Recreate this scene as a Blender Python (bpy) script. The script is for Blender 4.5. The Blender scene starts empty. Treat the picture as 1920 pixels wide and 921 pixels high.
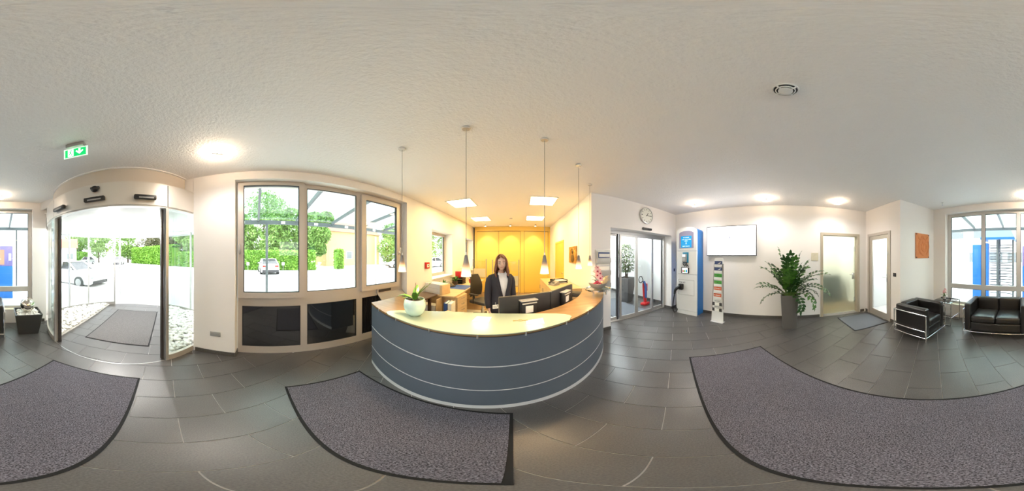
import bpy, bmesh, math, random
from mathutils import Vector, Matrix, noise

S = bpy.context.scene
C = S.collection
PI = math.pi
RAD = math.radians

# ------------------------------------------------------------------ camera
cam_d = bpy.data.cameras.new('camera')
cam = bpy.data.objects.new('camera', cam_d); C.objects.link(cam)
cam_d.type = 'PANO'
for holder in (cam_d, getattr(cam_d, 'cycles', None)):
    if holder is None:
        continue
    try:
        holder.panorama_type = 'EQUIRECTANGULAR'
        holder.latitude_min = RAD(-82.6875); holder.latitude_max = RAD(90.0)
        holder.longitude_min = -PI; holder.longitude_max = PI
    except Exception:
        pass
cam.location = (0, 0, 1.6)
cam.rotation_euler = (RAD(90), 0, 0)
cam_d.clip_start = 0.02
S.camera = cam

# ------------------------------------------------------------------ exposure
S.view_settings.view_transform = 'Standard'
S.view_settings.look = 'None'
S.view_settings.exposure = 1.58
S.view_settings.gamma = 1.0
S.view_settings.use_curve_mapping = False

# ------------------------------------------------------------------ sky
w = bpy.data.worlds.new('overcast_sky'); S.world = w
w.use_nodes = True
nt = w.node_tree
bg = nt.nodes['Background']
bg.inputs['Color'].default_value = (0.94, 0.96, 1.0, 1)
bg.inputs['Strength'].default_value = 1.0
# an overcast sky: three times brighter overhead than at the horizon
_tc = nt.nodes.new('ShaderNodeTexCoord'); _sx = nt.nodes.new('ShaderNodeSeparateXYZ'); nt.links.new(_tc.outputs['Generated'], _sx.inputs[0])
_mr = nt.nodes.new('ShaderNodeMapRange'); _mr.inputs['To Min'].default_value = 0.85; _mr.inputs['To Max'].default_value = 2.55
nt.links.new(_sx.outputs['Z'], _mr.inputs['Value']); nt.links.new(_mr.outputs['Result'], bg.inputs['Strength'])
try:
    w.cycles.sampling_method = 'MANUAL'; w.cycles.sample_map_resolution = 256
except Exception:
    pass

sun_d = bpy.data.lights.new('sun', 'SUN'); sun_d.energy = 1.1; sun_d.angle = RAD(50); sun_d.color = (1.0, 0.96, 0.9)
sun = bpy.data.objects.new('sun', sun_d); C.objects.link(sun)
sun.rotation_euler = (RAD(10), RAD(-8), 0)

# ------------------------------------------------------------------ materials
def srgb(h):
    h = h.lstrip('#')
    out = []
    for i in (0, 2, 4):
        c = int(h[i:i + 2], 16) / 255
        out.append(c / 12.92 if c <= 0.04045 else ((c + 0.055) / 1.055) ** 2.4)
    return tuple(out)

def col4(c):
    if isinstance(c, str): c = srgb(c)
    return (c[0], c[1], c[2], 1)

def mat(name, c, rough=0.5, metal=0.0, bump=None, var=None, emit=None, estr=0.0, spec=None, coat=0.0):
    """bump=(scale, strength[, detail]); var=(scale, amount, colour2)"""
    m = bpy.data.materials.new(name); m.use_nodes = True
    n = m.node_tree.nodes; l = m.node_tree.links
    p = n['Principled BSDF']
    p.inputs['Base Color'].default_value = col4(c)
    p.inputs['Roughness'].default_value = rough
    p.inputs['Metallic'].default_value = metal
    if spec is not None: p.inputs['Specular IOR Level'].default_value = spec
    if coat: p.inputs['Coat Weight'].default_value = coat
    if emit is not None:
        p.inputs['Emission Color'].default_value = col4(emit); p.inputs['Emission Strength'].default_value = estr
    tc = None
    if bump or var:
        tc = n.new('ShaderNodeTexCoord')
    if var:
        t = n.new('ShaderNodeTexNoise'); t.inputs['Scale'].default_value = var[0]; t.inputs['Detail'].default_value = 3
        l.new(tc.outputs['Object'], t.inputs['Vector'])
        r = n.new('ShaderNodeValToRGB')
        r.color_ramp.elements[0].position = 0.5 - var[1]; r.color_ramp.elements[1].position = 0.5 + var[1]
        r.color_ramp.elements[0].color = col4(c); r.color_ramp.elements[1].color = col4(var[2])
        l.new(t.outputs['Fac'], r.inputs['Fac']); l.new(r.outputs['Color'], p.inputs['Base Color'])
    if bump:
        t = n.new('ShaderNodeTexNoise'); t.inputs['Scale'].default_value = bump[0]
        t.inputs['Detail'].default_value = bump[2] if len(bump) > 2 else 2
        l.new(tc.outputs['Object'], t.inputs['Vector'])
        b = n.new('ShaderNodeBump'); b.inputs['Strength'].default_value = bump[1]; b.inputs['Distance'].default_value = 0.01
        l.new(t.outputs['Fac'], b.inputs['Height']); l.new(b.outputs['Normal'], p.inputs['Normal'])
    return m

def glass(name, tint=(0.96, 0.99, 0.98), refl=1.0, rough=0.0):
    m = bpy.data.materials.new(name); m.use_nodes = True
    n = m.node_tree.nodes; l = m.node_tree.links
    n.remove(n['Principled BSDF'])
    out = n['Material Output']
    tr = n.new('ShaderNodeBsdfTransparent'); tr.inputs['Color'].default_value = (*tint, 1)
    gl = n.new('ShaderNodeBsdfGlossy'); gl.inputs['Roughness'].default_value = rough
    ge = n.new('ShaderNodeNewGeometry'); dt = n.new('ShaderNodeVectorMath'); dt.operation = 'DOT_PRODUCT'
    l.new(ge.outputs['Normal'], dt.inputs[0]); l.new(ge.outputs['Incoming'], dt.inputs[1])
    def mth(op, a, b=None):
        k = n.new('ShaderNodeMath'); k.operation = op
        for i, v in enumerate((a, b)):
            if v is None: continue
            if isinstance(v, (int, float)): k.inputs[i].default_value = v
            else: l.new(v, k.inputs[i])
        return k.outputs[0]
    sch = mth('ADD', mth('MULTIPLY', mth('POWER', mth('SUBTRACT', 1.0, mth('ABSOLUTE', dt.outputs['Value'])), 5.0), 0.9), 0.035)
    mulo = mth('MULTIPLY', sch, refl)
    mx = n.new('ShaderNodeMixShader')
    l.new(mulo, mx.inputs[0])
    l.new(tr.outputs[0], mx.inputs[1]); l.new(gl.outputs[0], mx.inputs[2]); l.new(mx.outputs[0], out.inputs['Surface'])
    return m

def frosted(name, c, rough=0.45, trans=0.8):
    m = mat(name, c, rough)
    p = m.node_tree.nodes['Principled BSDF']
    p.inputs['Transmission Weight'].default_value = trans
    p.inputs['IOR'].default_value = 1.2
    return m

def zramp_emit(name, stops, estops, z0, z1, rough=0.5):
    """base colour and emission strength by object-space height (a lamp shade lit from within)"""
    m = mat(name, stops[0][1], rough)
    n = m.node_tree.nodes; l = m.node_tree.links; p = n['Principled BSDF']
    tc = n.new('ShaderNodeTexCoord'); sx = n.new('ShaderNodeSeparateXYZ'); l.new(tc.outputs['Object'], sx.inputs[0])
    mr = n.new('ShaderNodeMapRange'); mr.inputs['From Min'].default_value = z0; mr.inputs['From Max'].default_value = z1
    l.new(sx.outputs['Z'], mr.inputs['Value'])
    def ramp(st):
        r = n.new('ShaderNodeValToRGB'); e = r.color_ramp.elements
        e[0].position, e[0].color = st[0][0], col4(st[0][1]); e[1].position, e[1].color = st[-1][0], col4(st[-1][1])
        for pos, c in st[1:-1]:
            k = e.new(pos); k.color = col4(c)
        l.new(mr.outputs['Result'], r.inputs['Fac']); return r
    l.new(ramp(stops).outputs['Color'], p.inputs['Base Color'])
    l.new(ramp(estops).outputs['Color'], p.inputs['Emission Color'])
    p.inputs['Emission Strength'].default_value = 0.6
    return m

def speckle(name, a, b, scale, rough, bump=0.0, big=None, lo=0.36, hi=0.66):
    """two-tone fine speckle; big=(scale, factor) adds faint large clouds"""
    m = mat(name, a, rough)
    n = m.node_tree.nodes; l = m.node_tree.links; p = n['Principled BSDF']
    g = n.new('ShaderNodeNewGeometry')
    t = n.new('ShaderNodeTexNoise'); t.inputs['Scale'].default_value = scale; t.inputs['Detail'].default_value = 4
    t.inputs['Roughness'].default_value = 0.75
    l.new(g.outputs['Position'], t.inputs['Vector'])
    r = n.new('ShaderNodeValToRGB'); e = r.color_ramp.elements
    e[0].position, e[0].color = lo, col4(a); e[1].position, e[1].color = hi, col4(b)
    l.new(t.outputs['Fac'], r.inputs['Fac'])
    last = r.outputs['Color']
    if big:
        t2 = n.new('ShaderNodeTexNoise'); t2.inputs['Scale'].default_value = big[0]; t2.inputs['Detail'].default_value = 5
        l.new(g.outputs['Position'], t2.inputs['Vector'])
        mr = n.new('ShaderNodeMapRange'); mr.inputs['To Min'].default_value = 1 - big[1]; mr.inputs['To Max'].default_value = 1 + big[1]
        l.new(t2.outputs['Fac'], mr.inputs['Value'])
        mx = n.new('ShaderNodeVectorMath'); mx.operation = 'SCALE'
        l.new(last, mx.inputs[0]); l.new(mr.outputs['Result'], mx.inputs['Scale']); last = mx.outputs[0]
    l.new(last, p.inputs['Base Color'])
    if bump:
        bn = n.new('ShaderNodeBump'); bn.inputs['Strength'].default_value = bump; bn.inputs['Distance'].default_value = 0.004
        l.new(t.outputs['Fac'], bn.inputs['Height']); l.new(bn.outputs['Normal'], p.inputs['Normal'])
    return m

def wood(name, a, b, rough=0.4, scale=6.0, axis=0):
    m = mat(name, a, rough)
    n = m.node_tree.nodes; l = m.node_tree.links; p = n['Principled BSDF']
    tc = n.new('ShaderNodeTexCoord'); mp = n.new('ShaderNodeMapping')
    sc = [scale * 3] * 3; sc[axis] = scale * 0.25
    mp.inputs['Scale'].default_value = sc
    l.new(tc.outputs['Object'], mp.inputs['Vector'])
    t = n.new('ShaderNodeTexNoise'); t.inputs['Scale'].default_value = 2.0; t.inputs['Detail'].default_value = 6
    l.new(mp.outputs['Vector'], t.inputs['Vector'])
    r = n.new('ShaderNodeValToRGB'); e = r.color_ramp.elements
    e[0].position, e[0].color = 0.3, col4(a); e[1].position, e[1].color = 0.7, col4(b)
    l.new(t.outputs['Fac'], r.inputs['Fac']); l.new(r.outputs['Color'], p.inputs['Base Color'])
    return m

M = {}
M['wall'] = mat('wall_plaster', (0.86, 0.828, 0.808), 0.85, bump=(220, 0.12))
M['ceil'] = mat('ceiling_plaster', (0.90, 0.885, 0.885), 0.9, bump=(42, 0.8, 4))
M['tile'] = speckle('stone_tile', (0.040, 0.0372, 0.0355), (0.107, 0.099, 0.095), 130, 0.38, 0.06, (3.0, 0.30))
M['tile'].node_tree.nodes['Principled BSDF'].inputs['Specular IOR Level'].default_value = 1.0
M['tile'].node_tree.nodes['Principled BSDF'].inputs['Coat Weight'].default_value = 0.0
M['tile'].node_tree.nodes['Principled BSDF'].inputs['Coat Roughness'].default_value = 0.25
M['grout'] = mat('grout', (0.58, 0.56, 0.53), 0.9)
M['office_floor'] = mat('office_floor', (0.20, 0.13, 0.07), 0.45, var=(4, .2, (0.26, .17, .09)))
M['base'] = speckle('skirting_stone', (0.062, 0.058, 0.054), (0.12, 0.11, 0.10), 90, 0.45)
M['alu'] = mat('satin_aluminium', (0.60, 0.585, 0.565), 0.34, 0.75)
M['alu_warm'] = mat('champagne_aluminium', (0.60, 0.55, 0.49), 0.38, 0.55)
M['frame'] = mat('window_frame_paint', (0.55, 0.50, 0.455), 0.42, 0.25)
M['gframe'] = mat('grey_frame_paint', (0.56, 0.55, 0.535), 0.4, 0.3)
M['header'] = mat('header_metal', (0.66, 0.63, 0.59), 0.42, 0.35)
M['gasket'] = mat('black_gasket', (0.02, 0.02, 0.022), 0.6)
M['bronze'] = mat('dark_door_edge', (0.045, 0.038, 0.036), 0.4)
M['glass'] = glass('clear_glass')
M['glass_green'] = glass('curved_glass', (0.955, 0.985, 0.978), 1.3)
M['glass_roof'] = glass('canopy_glass', (0.80, 0.90, 0.86), 0.6)
M['dark_glass'] = mat('dark_panel_glass', (0.010, 0.011, 0.014), 0.04, spec=0.9)
M['dark_glass'].node_tree.nodes['Principled BSDF'].inputs['IOR'].default_value = 1.7
M['frost'] = frosted('frosted_door_glass', (0.78, 0.90, 0.80), 0.38, 0.9)
M['mat_dark'] = speckle('entrance_mat_pile', (0.012, 0.0115, 0.015), (0.235, 0.222, 0.27), 135, 0.95, 0.8, (1.6, 0.18), .40, .65)
M['mat_drum'] = speckle('door_mat_ribs', (0.085, 0.08, 0.08), (0.19, 0.18, 0.18), 90, 0.9, 0.5)
M['mat_blue'] = speckle('small_mat_pile', (0.045, 0.05, 0.06), (0.20, 0.215, 0.24), 120, 0.95, 0.7)
M['mat_edge'] = mat('mat_rubber', (0.008, 0.008, 0.009), 0.7, spec=.3)
M['pebble'] = mat('white_pebble', (0.74, 0.71, 0.66), 0.6, var=(9, .25, (0.88, .87, .84)))
M['counter'] = mat('counter_front', (0.128, 0.155, 0.195), 0.30, 0.25, var=(2.5, .3, (0.134, .161, .20)), spec=.7)
M['steel'] = mat('brushed_steel', (0.62, 0.62, 0.61), 0.28, 0.9)
M['strip'] = mat('pale_metal_strip', (0.72, 0.72, 0.73), 0.4, 0.2)
M['chrome'] = mat('chrome', (0.80, 0.80, 0.81), 0.08, 1.0)
M['topwood'] = wood('counter_top_wood', (0.24, 0.135, 0.055), (0.31, 0.185, 0.08), 0.26, 3)
M['frost_top'] = mat('satin_glass_top', (0.35, 0.43, 0.33), 0.16, var=(2, .3, (0.37, .44, .35)))
M['black'] = mat('black_plastic', (0.014, 0.014, 0.016), 0.4)
M['dark'] = mat('dark_grey_plastic', (0.05, 0.05, 0.055), 0.45)
M['grey'] = mat('grey_plastic', (0.33, 0.33, 0.33), 0.5)
M['lgrey'] = mat('light_grey_paint', (0.62, 0.62, 0.63), 0.4)
M['white'] = mat('white_paint', (0.80, 0.80, 0.79), 0.4)
M['paper'] = mat('paper', (0.86, 0.85, 0.80), 0.8)
M['cream'] = mat('cream_plastic', (0.70, 0.63, 0.48), 0.5)
M['leather'] = mat('black_leather', (0.012, 0.011, 0.011), 0.30, bump=(60, 0.12, 3), spec=0.7)
M['mint'] = mat('mint_ceramic', (0.58, 0.76, 0.70), 0.18, coat=0.4)
M['pot'] = mat('grey_planter', (0.13, 0.125, 0.125), 0.42)
M['pot_dark'] = mat('dark_planter', (0.045, 0.045, 0.045), 0.28)
M['soil'] = mat('soil', (0.035, 0.024, 0.016), 0.95, bump=(80, 0.6))
M['leaf'] = mat('leaf_green', (0.045, 0.15, 0.022), 0.32, var=(14, .3, (0.09, .24, .03)))
M['leaf_dark'] = mat('leaf_dark', (0.012, 0.052, 0.012), 0.36, var=(14, .3, (0.035, .115, .022)))
M['steelwork'] = mat('canopy_steelwork', (0.12, 0.13, 0.14), 0.5)
M['bar'] = mat('turnstile_bar', (0.16, 0.17, 0.18), 0.4)
M['pane_far'] = mat('far_window_glass', (0.22, 0.25, 0.26), 0.15)
M['leaf_var'] = mat('leaf_variegated', (0.035, 0.10, 0.015), 0.5, var=(16, .2, (0.26, .33, .11)))
M['stem'] = mat('green_stem', (0.10, 0.18, 0.04), 0.5)
M['bark'] = mat('bark', (0.11, 0.075, 0.05), 0.85, bump=(30, .6))
M['pink'] = mat('pink_petal', (0.80, 0.38, 0.42), 0.6, var=(10, .3, (0.88, .62, .60)))
M['magenta'] = mat('magenta_petal', (0.42, 0.03, 0.09), 0.6)
M['straw'] = mat('straw', (0.72, 0.58, 0.36), 0.8)
M['blue'] = mat('blue_enamel', (0.003, 0.13, 0.42), 0.3)
M['sky_blue'] = mat('turnstile_blue', (0.03, 0.22, 0.75), 0.4)
M['screen_blue'] = mat('info_screen', (0.0, 0.25, 0.55), 0.2, emit=(0.0, 0.22, 0.55), estr=0.25)
M['tv'] = mat('tv_screen', (0.9, 0.9, 0.9), 0.2, emit=(1, 1, 1), estr=1.25)
M['red'] = mat('red_plastic', (0.55, 0.012, 0.012), 0.35)
M['desk'] = wood('desk_beech', (0.62, 0.44, 0.24), (0.70, 0.52, 0.30), 0.35, 3)
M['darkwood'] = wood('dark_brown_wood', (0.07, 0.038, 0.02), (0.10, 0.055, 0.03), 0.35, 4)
M['cabinet'] = mat('cabinet_laminate', (0.82, 0.56, 0.12), 0.35)
M['door_cream'] = mat('door_frame_paint', (0.46, 0.40, 0.31), 0.45)
M['terracotta'] = mat('terracotta', (0.62, 0.20, 0.07), 0.7, var=(12, .3, (0.70, .27, .10)), bump=(70, .25))
M['gold'] = mat('gold', (0.55, 0.36, 0.12), 0.35, 0.8)
M['ball'] = mat('mirror_steel', (0.72, 0.66, 0.58), 0.06, 1.0)
M['asphalt'] = speckle('asphalt', (0.46, 0.46, 0.465), (0.54, 0.54, 0.545), 40, 0.9, 0.1)
M['paving'] = speckle('pale_paving', (0.62, 0.61, 0.60), (0.70, 0.69, 0.68), 30, 0.85)
M['hedge'] = mat('hedge_leaf', (0.13, 0.33, 0.035), 0.6, var=(1.3, .3, (0.30, .55, .07)))
M['tree'] = mat('tree_leaf', (0.13, 0.29, 0.05), 0.6, var=(0.8, .3, (0.33, .50, .13)))
M['tree_b'] = mat('tree_leaf_olive', (0.10, 0.12, 0.05), 0.7, var=(0.9, .3, (0.26, .25, .14)))
M['house'] = mat('yellow_render', (0.72, 0.56, 0.26), 0.9)
M['house_w'] = mat('white_render', (0.78, 0.76, 0.73), 0.9)
M['roof'] = mat('roof_tiles', (0.35, 0.15, 0.10), 0.8)
M['car_w'] = mat('white_car_paint', (0.80, 0.80, 0.80), 0.18, coat=0.6)
M['car_s'] = mat('silver_car_paint', (0.45, 0.46, 0.48), 0.22, 0.5)
M['carglass'] = mat('car_glass', (0.03, 0.035, 0.04), 0.06)
M['tyre'] = mat('tyre', (0.02, 0.02, 0.02), 0.8)
M['taillight'] = mat('tail_light', (0.55, 0.03, 0.02), 0.25)
M['skin'] = mat('skin', (0.74, 0.47, 0.36), 0.5)
M['hair'] = mat('brown_hair', (0.12, 0.037, 0.013), 0.38, bump=(90, .4, 5), var=(40, .25, (0.24, .08, .028)))
M['suit'] = mat('navy_suit', (0.018, 0.018, 0.030), 0.75, bump=(200, .2))
M['blouse'] = mat('white_blouse', (0.78, 0.76, 0.76), 0.7)
M['lip'] = mat('lips', (0.50, 0.10, 0.10), 0.4)
M['eye_w'] = mat('eye_white', (0.75, 0.72, 0.70), 0.3)
M['iris'] = mat('iris', (0.05, 0.03, 0.02), 0.2)
M['ledpanel'] = mat('office_light_panel', (0.9, 0.85, 0.7), 0.5, emit=(1.0, 0.73, 0.32), estr=13.5)
M['bulb'] = mat('lamp_bulb', (1, 1, 1), 0.4, emit=(1.0, 0.86, 0.66), estr=14.0)
M['lampglass'] = mat('lamp_glass', (0.85, 0.82, 0.76), 0.3, emit=(1.0, 0.86, 0.68), estr=1.2)
M['exit_green'] = mat('exit_green', (0.0, 0.30, 0.07), 0.4, emit=(0.0, 0.33, 0.08), estr=0.7)
M['exit_white'] = mat('exit_white', (0.85, 0.95, 0.88), 0.4, emit=(0.80, 1.0, 0.86), estr=0.8)
M['acrylic'] = mat('acrylic_edge', (0.75, 0.85, 0.78), 0.1, emit=(0.7, 1.0, 0.8), estr=0.25)
M['clockface'] = mat('clock_face', (0.72, 0.74, 0.68), 0.35)
M['icon'] = mat('icon_paint', (0.30, 0.13, 0.035), 0.4, var=(9, .2, (0.55, .30, .07)))
M['navy'] = mat('leaflet_navy', (0.03, 0.06, 0.19), 0.4)
M['green'] = mat('leaflet_green', (0.04, 0.34, 0.04), 0.4)
M['orange'] = mat('leaflet_orange', (0.62, 0.10, 0.025), 0.4)
M['pad'] = mat('blue_desk_pad', (0.03, 0.09, 0.32), 0.45)
M['yellow'] = mat('yellow_card', (0.75, 0.55, 0.08), 0.5)
M['concrete'] = mat('concrete_grey', (0.30, 0.28, 0.27), 0.6)
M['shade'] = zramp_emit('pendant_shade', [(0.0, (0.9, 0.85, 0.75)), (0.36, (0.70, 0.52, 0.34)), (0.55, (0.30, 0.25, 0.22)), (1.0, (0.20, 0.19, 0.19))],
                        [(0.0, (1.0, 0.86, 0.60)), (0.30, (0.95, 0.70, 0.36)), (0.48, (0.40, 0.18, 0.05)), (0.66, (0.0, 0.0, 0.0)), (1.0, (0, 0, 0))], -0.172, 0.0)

# ------------------------------------------------------------------ mesh builder
class MB:
    def __init__(self):
        self.v = []; self.f = []; self.mi = []; self.T = None
    def add(self, vs, fs, m=0):
        o = len(self.v)
        if self.T is not None: vs = [self.T @ Vector(p) for p in vs]
        self.v.extend([tuple(p) for p in vs])
        for f in fs:
            self.f.append([i + o for i in f]); self.mi.append(m)
        return self
    def box(self, x0, y0, z0, x1, y1, z1, m=0):
        vs = [(x0, y0, z0), (x1, y0, z0), (x1, y1, z0), (x0, y1, z0), (x0, y0, z1), (x1, y0, z1), (x1, y1, z1), (x0, y1, z1)]
        return self.add(vs, [(0, 3, 2, 1), (4, 5, 6, 7), (0, 1, 5, 4), (1, 2, 6, 5), (2, 3, 7, 6), (3, 0, 4, 7)], m)
    def rbox(self, x0, y0, z0, x1, y1, z1, r=0.01, seg=2, m=0):
        b = bmesh.new(); bmesh.ops.create_cube(b, size=1)
        for v in b.verts:
            v.co = Vector(((x0 + x1) / 2 + v.co.x * (x1 - x0), (y0 + y1) / 2 + v.co.y * (y1 - y0), (z0 + z1) / 2 + v.co.z * (z1 - z0)))
        bmesh.ops.bevel(b, geom=list(b.edges), offset=r, segments=seg, profile=0.5, affect='EDGES')
        b.verts.index_update()
        self.add([v.co.copy() for v in b.verts], [[v.index for v in f.verts] for f in b.faces], m); b.free()
        return self
    def cyl(self, p0, p1, r0, r1=None, n=16, m=0, caps=True):
        r1 = r0 if r1 is None else r1
        p0 = Vector(p0); p1 = Vector(p1); d = (p1 - p0).normalized()
        a = d.orthogonal().normalized(); b = d.cross(a)
        vs = []
        for p, r in ((p0, r0), (p1, r1)):
            for i in range(n):
                t = 2 * PI * i / n; vs.append(p + a * (r * math.cos(t)) + b * (r * math.sin(t)))
        fs = [(i, (i + 1) % n, n + (i + 1) % n, n + i) for i in range(n)]
        if caps: fs += [tuple(range(n - 1, -1, -1)), tuple(range(n, 2 * n))]
        return self.add(vs, fs, m)
    def tube(self, pts, r, n=8, m=0, closed=False, caps=True):
        pts = [Vector(p) for p in pts]; k = len(pts)
        rs = r if isinstance(r, (list, tuple)) else [r] * k
        vs = []; up = None
        for i, p in enumerate(pts):
            if closed: d = (pts[(i + 1) % k] - pts[i - 1])
            else: d = pts[min(i + 1, k - 1)] - pts[max(i - 1, 0)]
            d = d.normalized() if d.length > 1e-9 else Vector((0, 0, 1))
            if up is None: up = d.orthogonal().normalized()
            up = (up - d * up.dot(d))
            up = up.normalized() if up.length > 1e-6 else d.orthogonal().normalized()
            b = d.cross(up)
            for j in range(n):
                t = 2 * PI * j / n; vs.append(p + up * (rs[i] * math.cos(t)) + b * (rs[i] * math.sin(t)))
        fs = []
        for i in range(k if closed else k - 1):
            i2 = (i + 1) % k
            for j in range(n):
                j2 = (j + 1) % n; fs.append((i * n + j, i * n + j2, i2 * n + j2, i2 * n + j))
        if caps and not closed: fs += [tuple(range(n - 1, -1, -1)), tuple(range((k - 1) * n, k * n))]
        return self.add(vs, fs, m)
    def lathe(self, prof, n=24, c=(0, 0, 0), m=0, cap0=False, cap1=False):
        vs = []
        for r, z in prof:
            for i in range(n):
                t = 2 * PI * i / n; vs.append((c[0] + r * math.cos(t), c[1] + r * math.sin(t), c[2] + z))
        fs = []
        for k in range(len(prof) - 1):
            for i in range(n):
                j = (i + 1) % n; fs.append((k * n + i, k * n + j, (k + 1) * n + j, (k + 1) * n + i))
        if cap0: fs.append(tuple(range(n - 1, -1, -1)))
        if cap1: fs.append(tuple(range((len(prof) - 1) * n, len(prof) * n)))
        return self.add(vs, fs, m)
    def loft(self, rings, m=0, cap0=True, cap1=True):
        n = len(rings[0]); vs = [p for r in rings for p in r]; fs = []
        for k in range(len(rings) - 1):
            for i in range(n):
                j = (i + 1) % n; fs.append((k * n + i, k * n + j, (k + 1) * n + j, (k + 1) * n + i))
        if cap0: fs.append(tuple(range(n - 1, -1, -1)))
        if cap1: fs.append(tuple(range((len(rings) - 1) * n, len(rings) * n)))
        return self.add(vs, fs, m)
    def prism(self, poly, z0, z1, m=0):
        n = len(poly)
        vs = [(x, y, z0) for x, y in poly] + [(x, y, z1) for x, y in poly]
        fs = [tuple(range(n - 1, -1, -1)), tuple(range(n, 2 * n))] + [(i, (i + 1) % n, n + (i + 1) % n, n + i) for i in range(n)]
        return self.add(vs, fs, m)
    def arc(self, cx, cy, r0, r1, a0, a1, z0, z1, n=24, m=0):
        vs = []
        for i in range(n + 1):
            t = RAD(a0 + (a1 - a0) * i / n); c, s = math.cos(t), math.sin(t)
            vs += [(cx + r0 * c, cy + r0 * s, z0), (cx + r1 * c, cy + r1 * s, z0), (cx + r1 * c, cy + r1 * s, z1), (cx + r0 * c, cy + r0 * s, z1)]
        fs = []
        for i in range(n):
            o = i * 4; q = o + 4
            for a in range(4):
                b = (a + 1) % 4; fs.append((o + a, o + b, q + b, q + a))
        fs += [(3, 2, 1, 0), (n * 4, n * 4 + 1, n * 4 + 2, n * 4 + 3)]
        return self.add(vs, fs, m)
    def ball(self, c, r, nu=12, nv=8, sc=(1, 1, 1), m=0):
        c = Vector(c); vs = [c + Vector((0, 0, r * sc[2]))]
        for j in range(1, nv):
            p = PI * j / nv
            for i in range(nu):
                t = 2 * PI * i / nu
                vs.append(c + Vector((r * sc[0] * math.sin(p) * math.cos(t), r * sc[1] * math.sin(p) * math.sin(t), r * sc[2] * math.cos(p))))
        vs.append(c - Vector((0, 0, r * sc[2]))); L = len(vs) - 1
        fs = [(0, 1 + i, 1 + (i + 1) % nu) for i in range(nu)]
        for j in range(nv - 2):
            for i in range(nu):
                a = 1 + j * nu + i; b = 1 + j * nu + (i + 1) % nu; fs.append((a, a + nu, b + nu, b))
        o = 1 + (nv - 2) * nu
        fs += [(L, o + (i + 1) % nu, o + i) for i in range(nu)]
        return self.add(vs, fs, m)
    def quad(self, a, b, c, d, m=0):
        return self.add([a, b, c, d], [(0, 1, 2, 3)], m)
    def leaf(self, p, d, up, L, W, m=0, droop=0.15):
        """a folded pointed leaf of six triangles"""
        p = Vector(p); d = Vector(d).normalized(); up = Vector(up)
        s = d.cross(up); s = s.normalized() if s.length > 1e-6 else d.orthogonal().normalized()
        u = s.cross(d)
        mid = p + d * (L * .5) + u * (L * .02); tip = p + d * L - u * (L * droop)
        a = p + d * (L * .33) + s * (W * .5) + u * (W * .12); b = p + d * (L * .33) - s * (W * .5) + u * (W * .12)
        e = p + d * (L * .7) + s * (W * .4) + u * (W * .02); g = p + d * (L * .7) - s * (W * .4) + u * (W * .02)
        return self.add([p, a, e, tip, g, b, mid], [(0, 1, 6), (1, 2, 6), (2, 3, 6), (3, 4, 6), (4, 5, 6), (5, 0, 6)], m)
    def mesh(self, name, mats, smooth=40, fix=True):
        me = bpy.data.meshes.new(name)
        me.from_pydata(self.v, [], self.f)
        if not isinstance(mats, (list, tuple)): mats = [mats]
        for q in mats: me.materials.append(q)
        if len(mats) > 1: me.polygons.foreach_set('material_index', self.mi)
        if fix:
            b = bmesh.new(); b.from_mesh(me); bmesh.ops.recalc_face_normals(b, faces=list(b.faces)); b.to_mesh(me); b.free()
        if smooth:
            me.shade_smooth()
            try: me.set_sharp_from_angle(angle=RAD(smooth))
            except Exception: pass
        me.update()
        return me
    def build(self, name, mats, parent=None, loc=None, rotz=None, smooth=40, fix=True):
        o = bpy.data.objects.new(name, self.mesh(name, mats, smooth, fix)); C.objects.link(o)
        if parent is not None: o.parent = parent
        if loc is not None: o.location = loc
        if rotz is not None: o.rotation_euler = (0, 0, rotz)
        return o

def thing(name, label, cat, loc=(0, 0, 0), rotz=0.0, group=None, kind=None):
    o = bpy.data.objects.new(name, None); C.objects.link(o)
    o.empty_display_size = 0.1
    o.location = loc; o.rotation_euler = (0, 0, rotz)
    if label: o['label'] = label
    if cat: o['category'] = cat
    if group: o['group'] = group
    if kind: o['kind'] = kind
    return o

def tag(o, label=None, cat=None, group=None, kind=None):
    if label: o['label'] = label
    if cat: o['category'] = cat
    if group: o['group'] = group
    if kind: o['kind'] = kind
    return o

def struct(o):
    o['kind'] = 'structure'; return o

def dup(root, loc=None, rotz=None, label=None, group=None):
    r = root.copy(); C.objects.link(r)
    if loc is not None: r.location = loc
    if rotz is not None: r.rotation_euler = (0, 0, rotz)
    if label: r['label'] = label
    if group: r['group'] = group
    for ch in list(root.children):
        c = ch.copy(); C.objects.link(c); c.parent = r
        for g in list(ch.children):
            d = g.copy(); C.objects.link(d); d.parent = c
    return r

def text_obj(s, size, m, name, parent, loc, rot=(RAD(90), 0, 0), depth=0.0006, align='CENTER', bold=0.0):
    cu = bpy.data.curves.new(name, 'FONT'); cu.body = s; cu.size = size; cu.align_x = align; cu.align_y = 'CENTER'; cu.extrude = depth
    cu.resolution_u = 2; cu.offset = bold
    t = bpy.data.objects.new(name + '_curve', cu); C.objects.link(t)
    dg = bpy.context.evaluated_depsgraph_get()
    me = bpy.data.meshes.new_from_object(t.evaluated_get(dg))
    bpy.data.objects.remove(t); bpy.data.curves.remove(cu)
    me.name = name; me.materials.clear(); me.materials.append(m)
    o = bpy.data.objects.new(name, me); C.objects.link(o); o.parent = parent
    o.location = loc; o.rotation_euler = rot
    return o

def point_light(name, parent, loc, power, color, radius=0.04):
    d = bpy.data.lights.new(name, 'POINT'); d.energy = power; d.color = color; d.shadow_soft_size = radius
    o = bpy.data.objects.new(name, d); C.objects.link(o); o.parent = parent; o.location = loc
    return o

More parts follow.
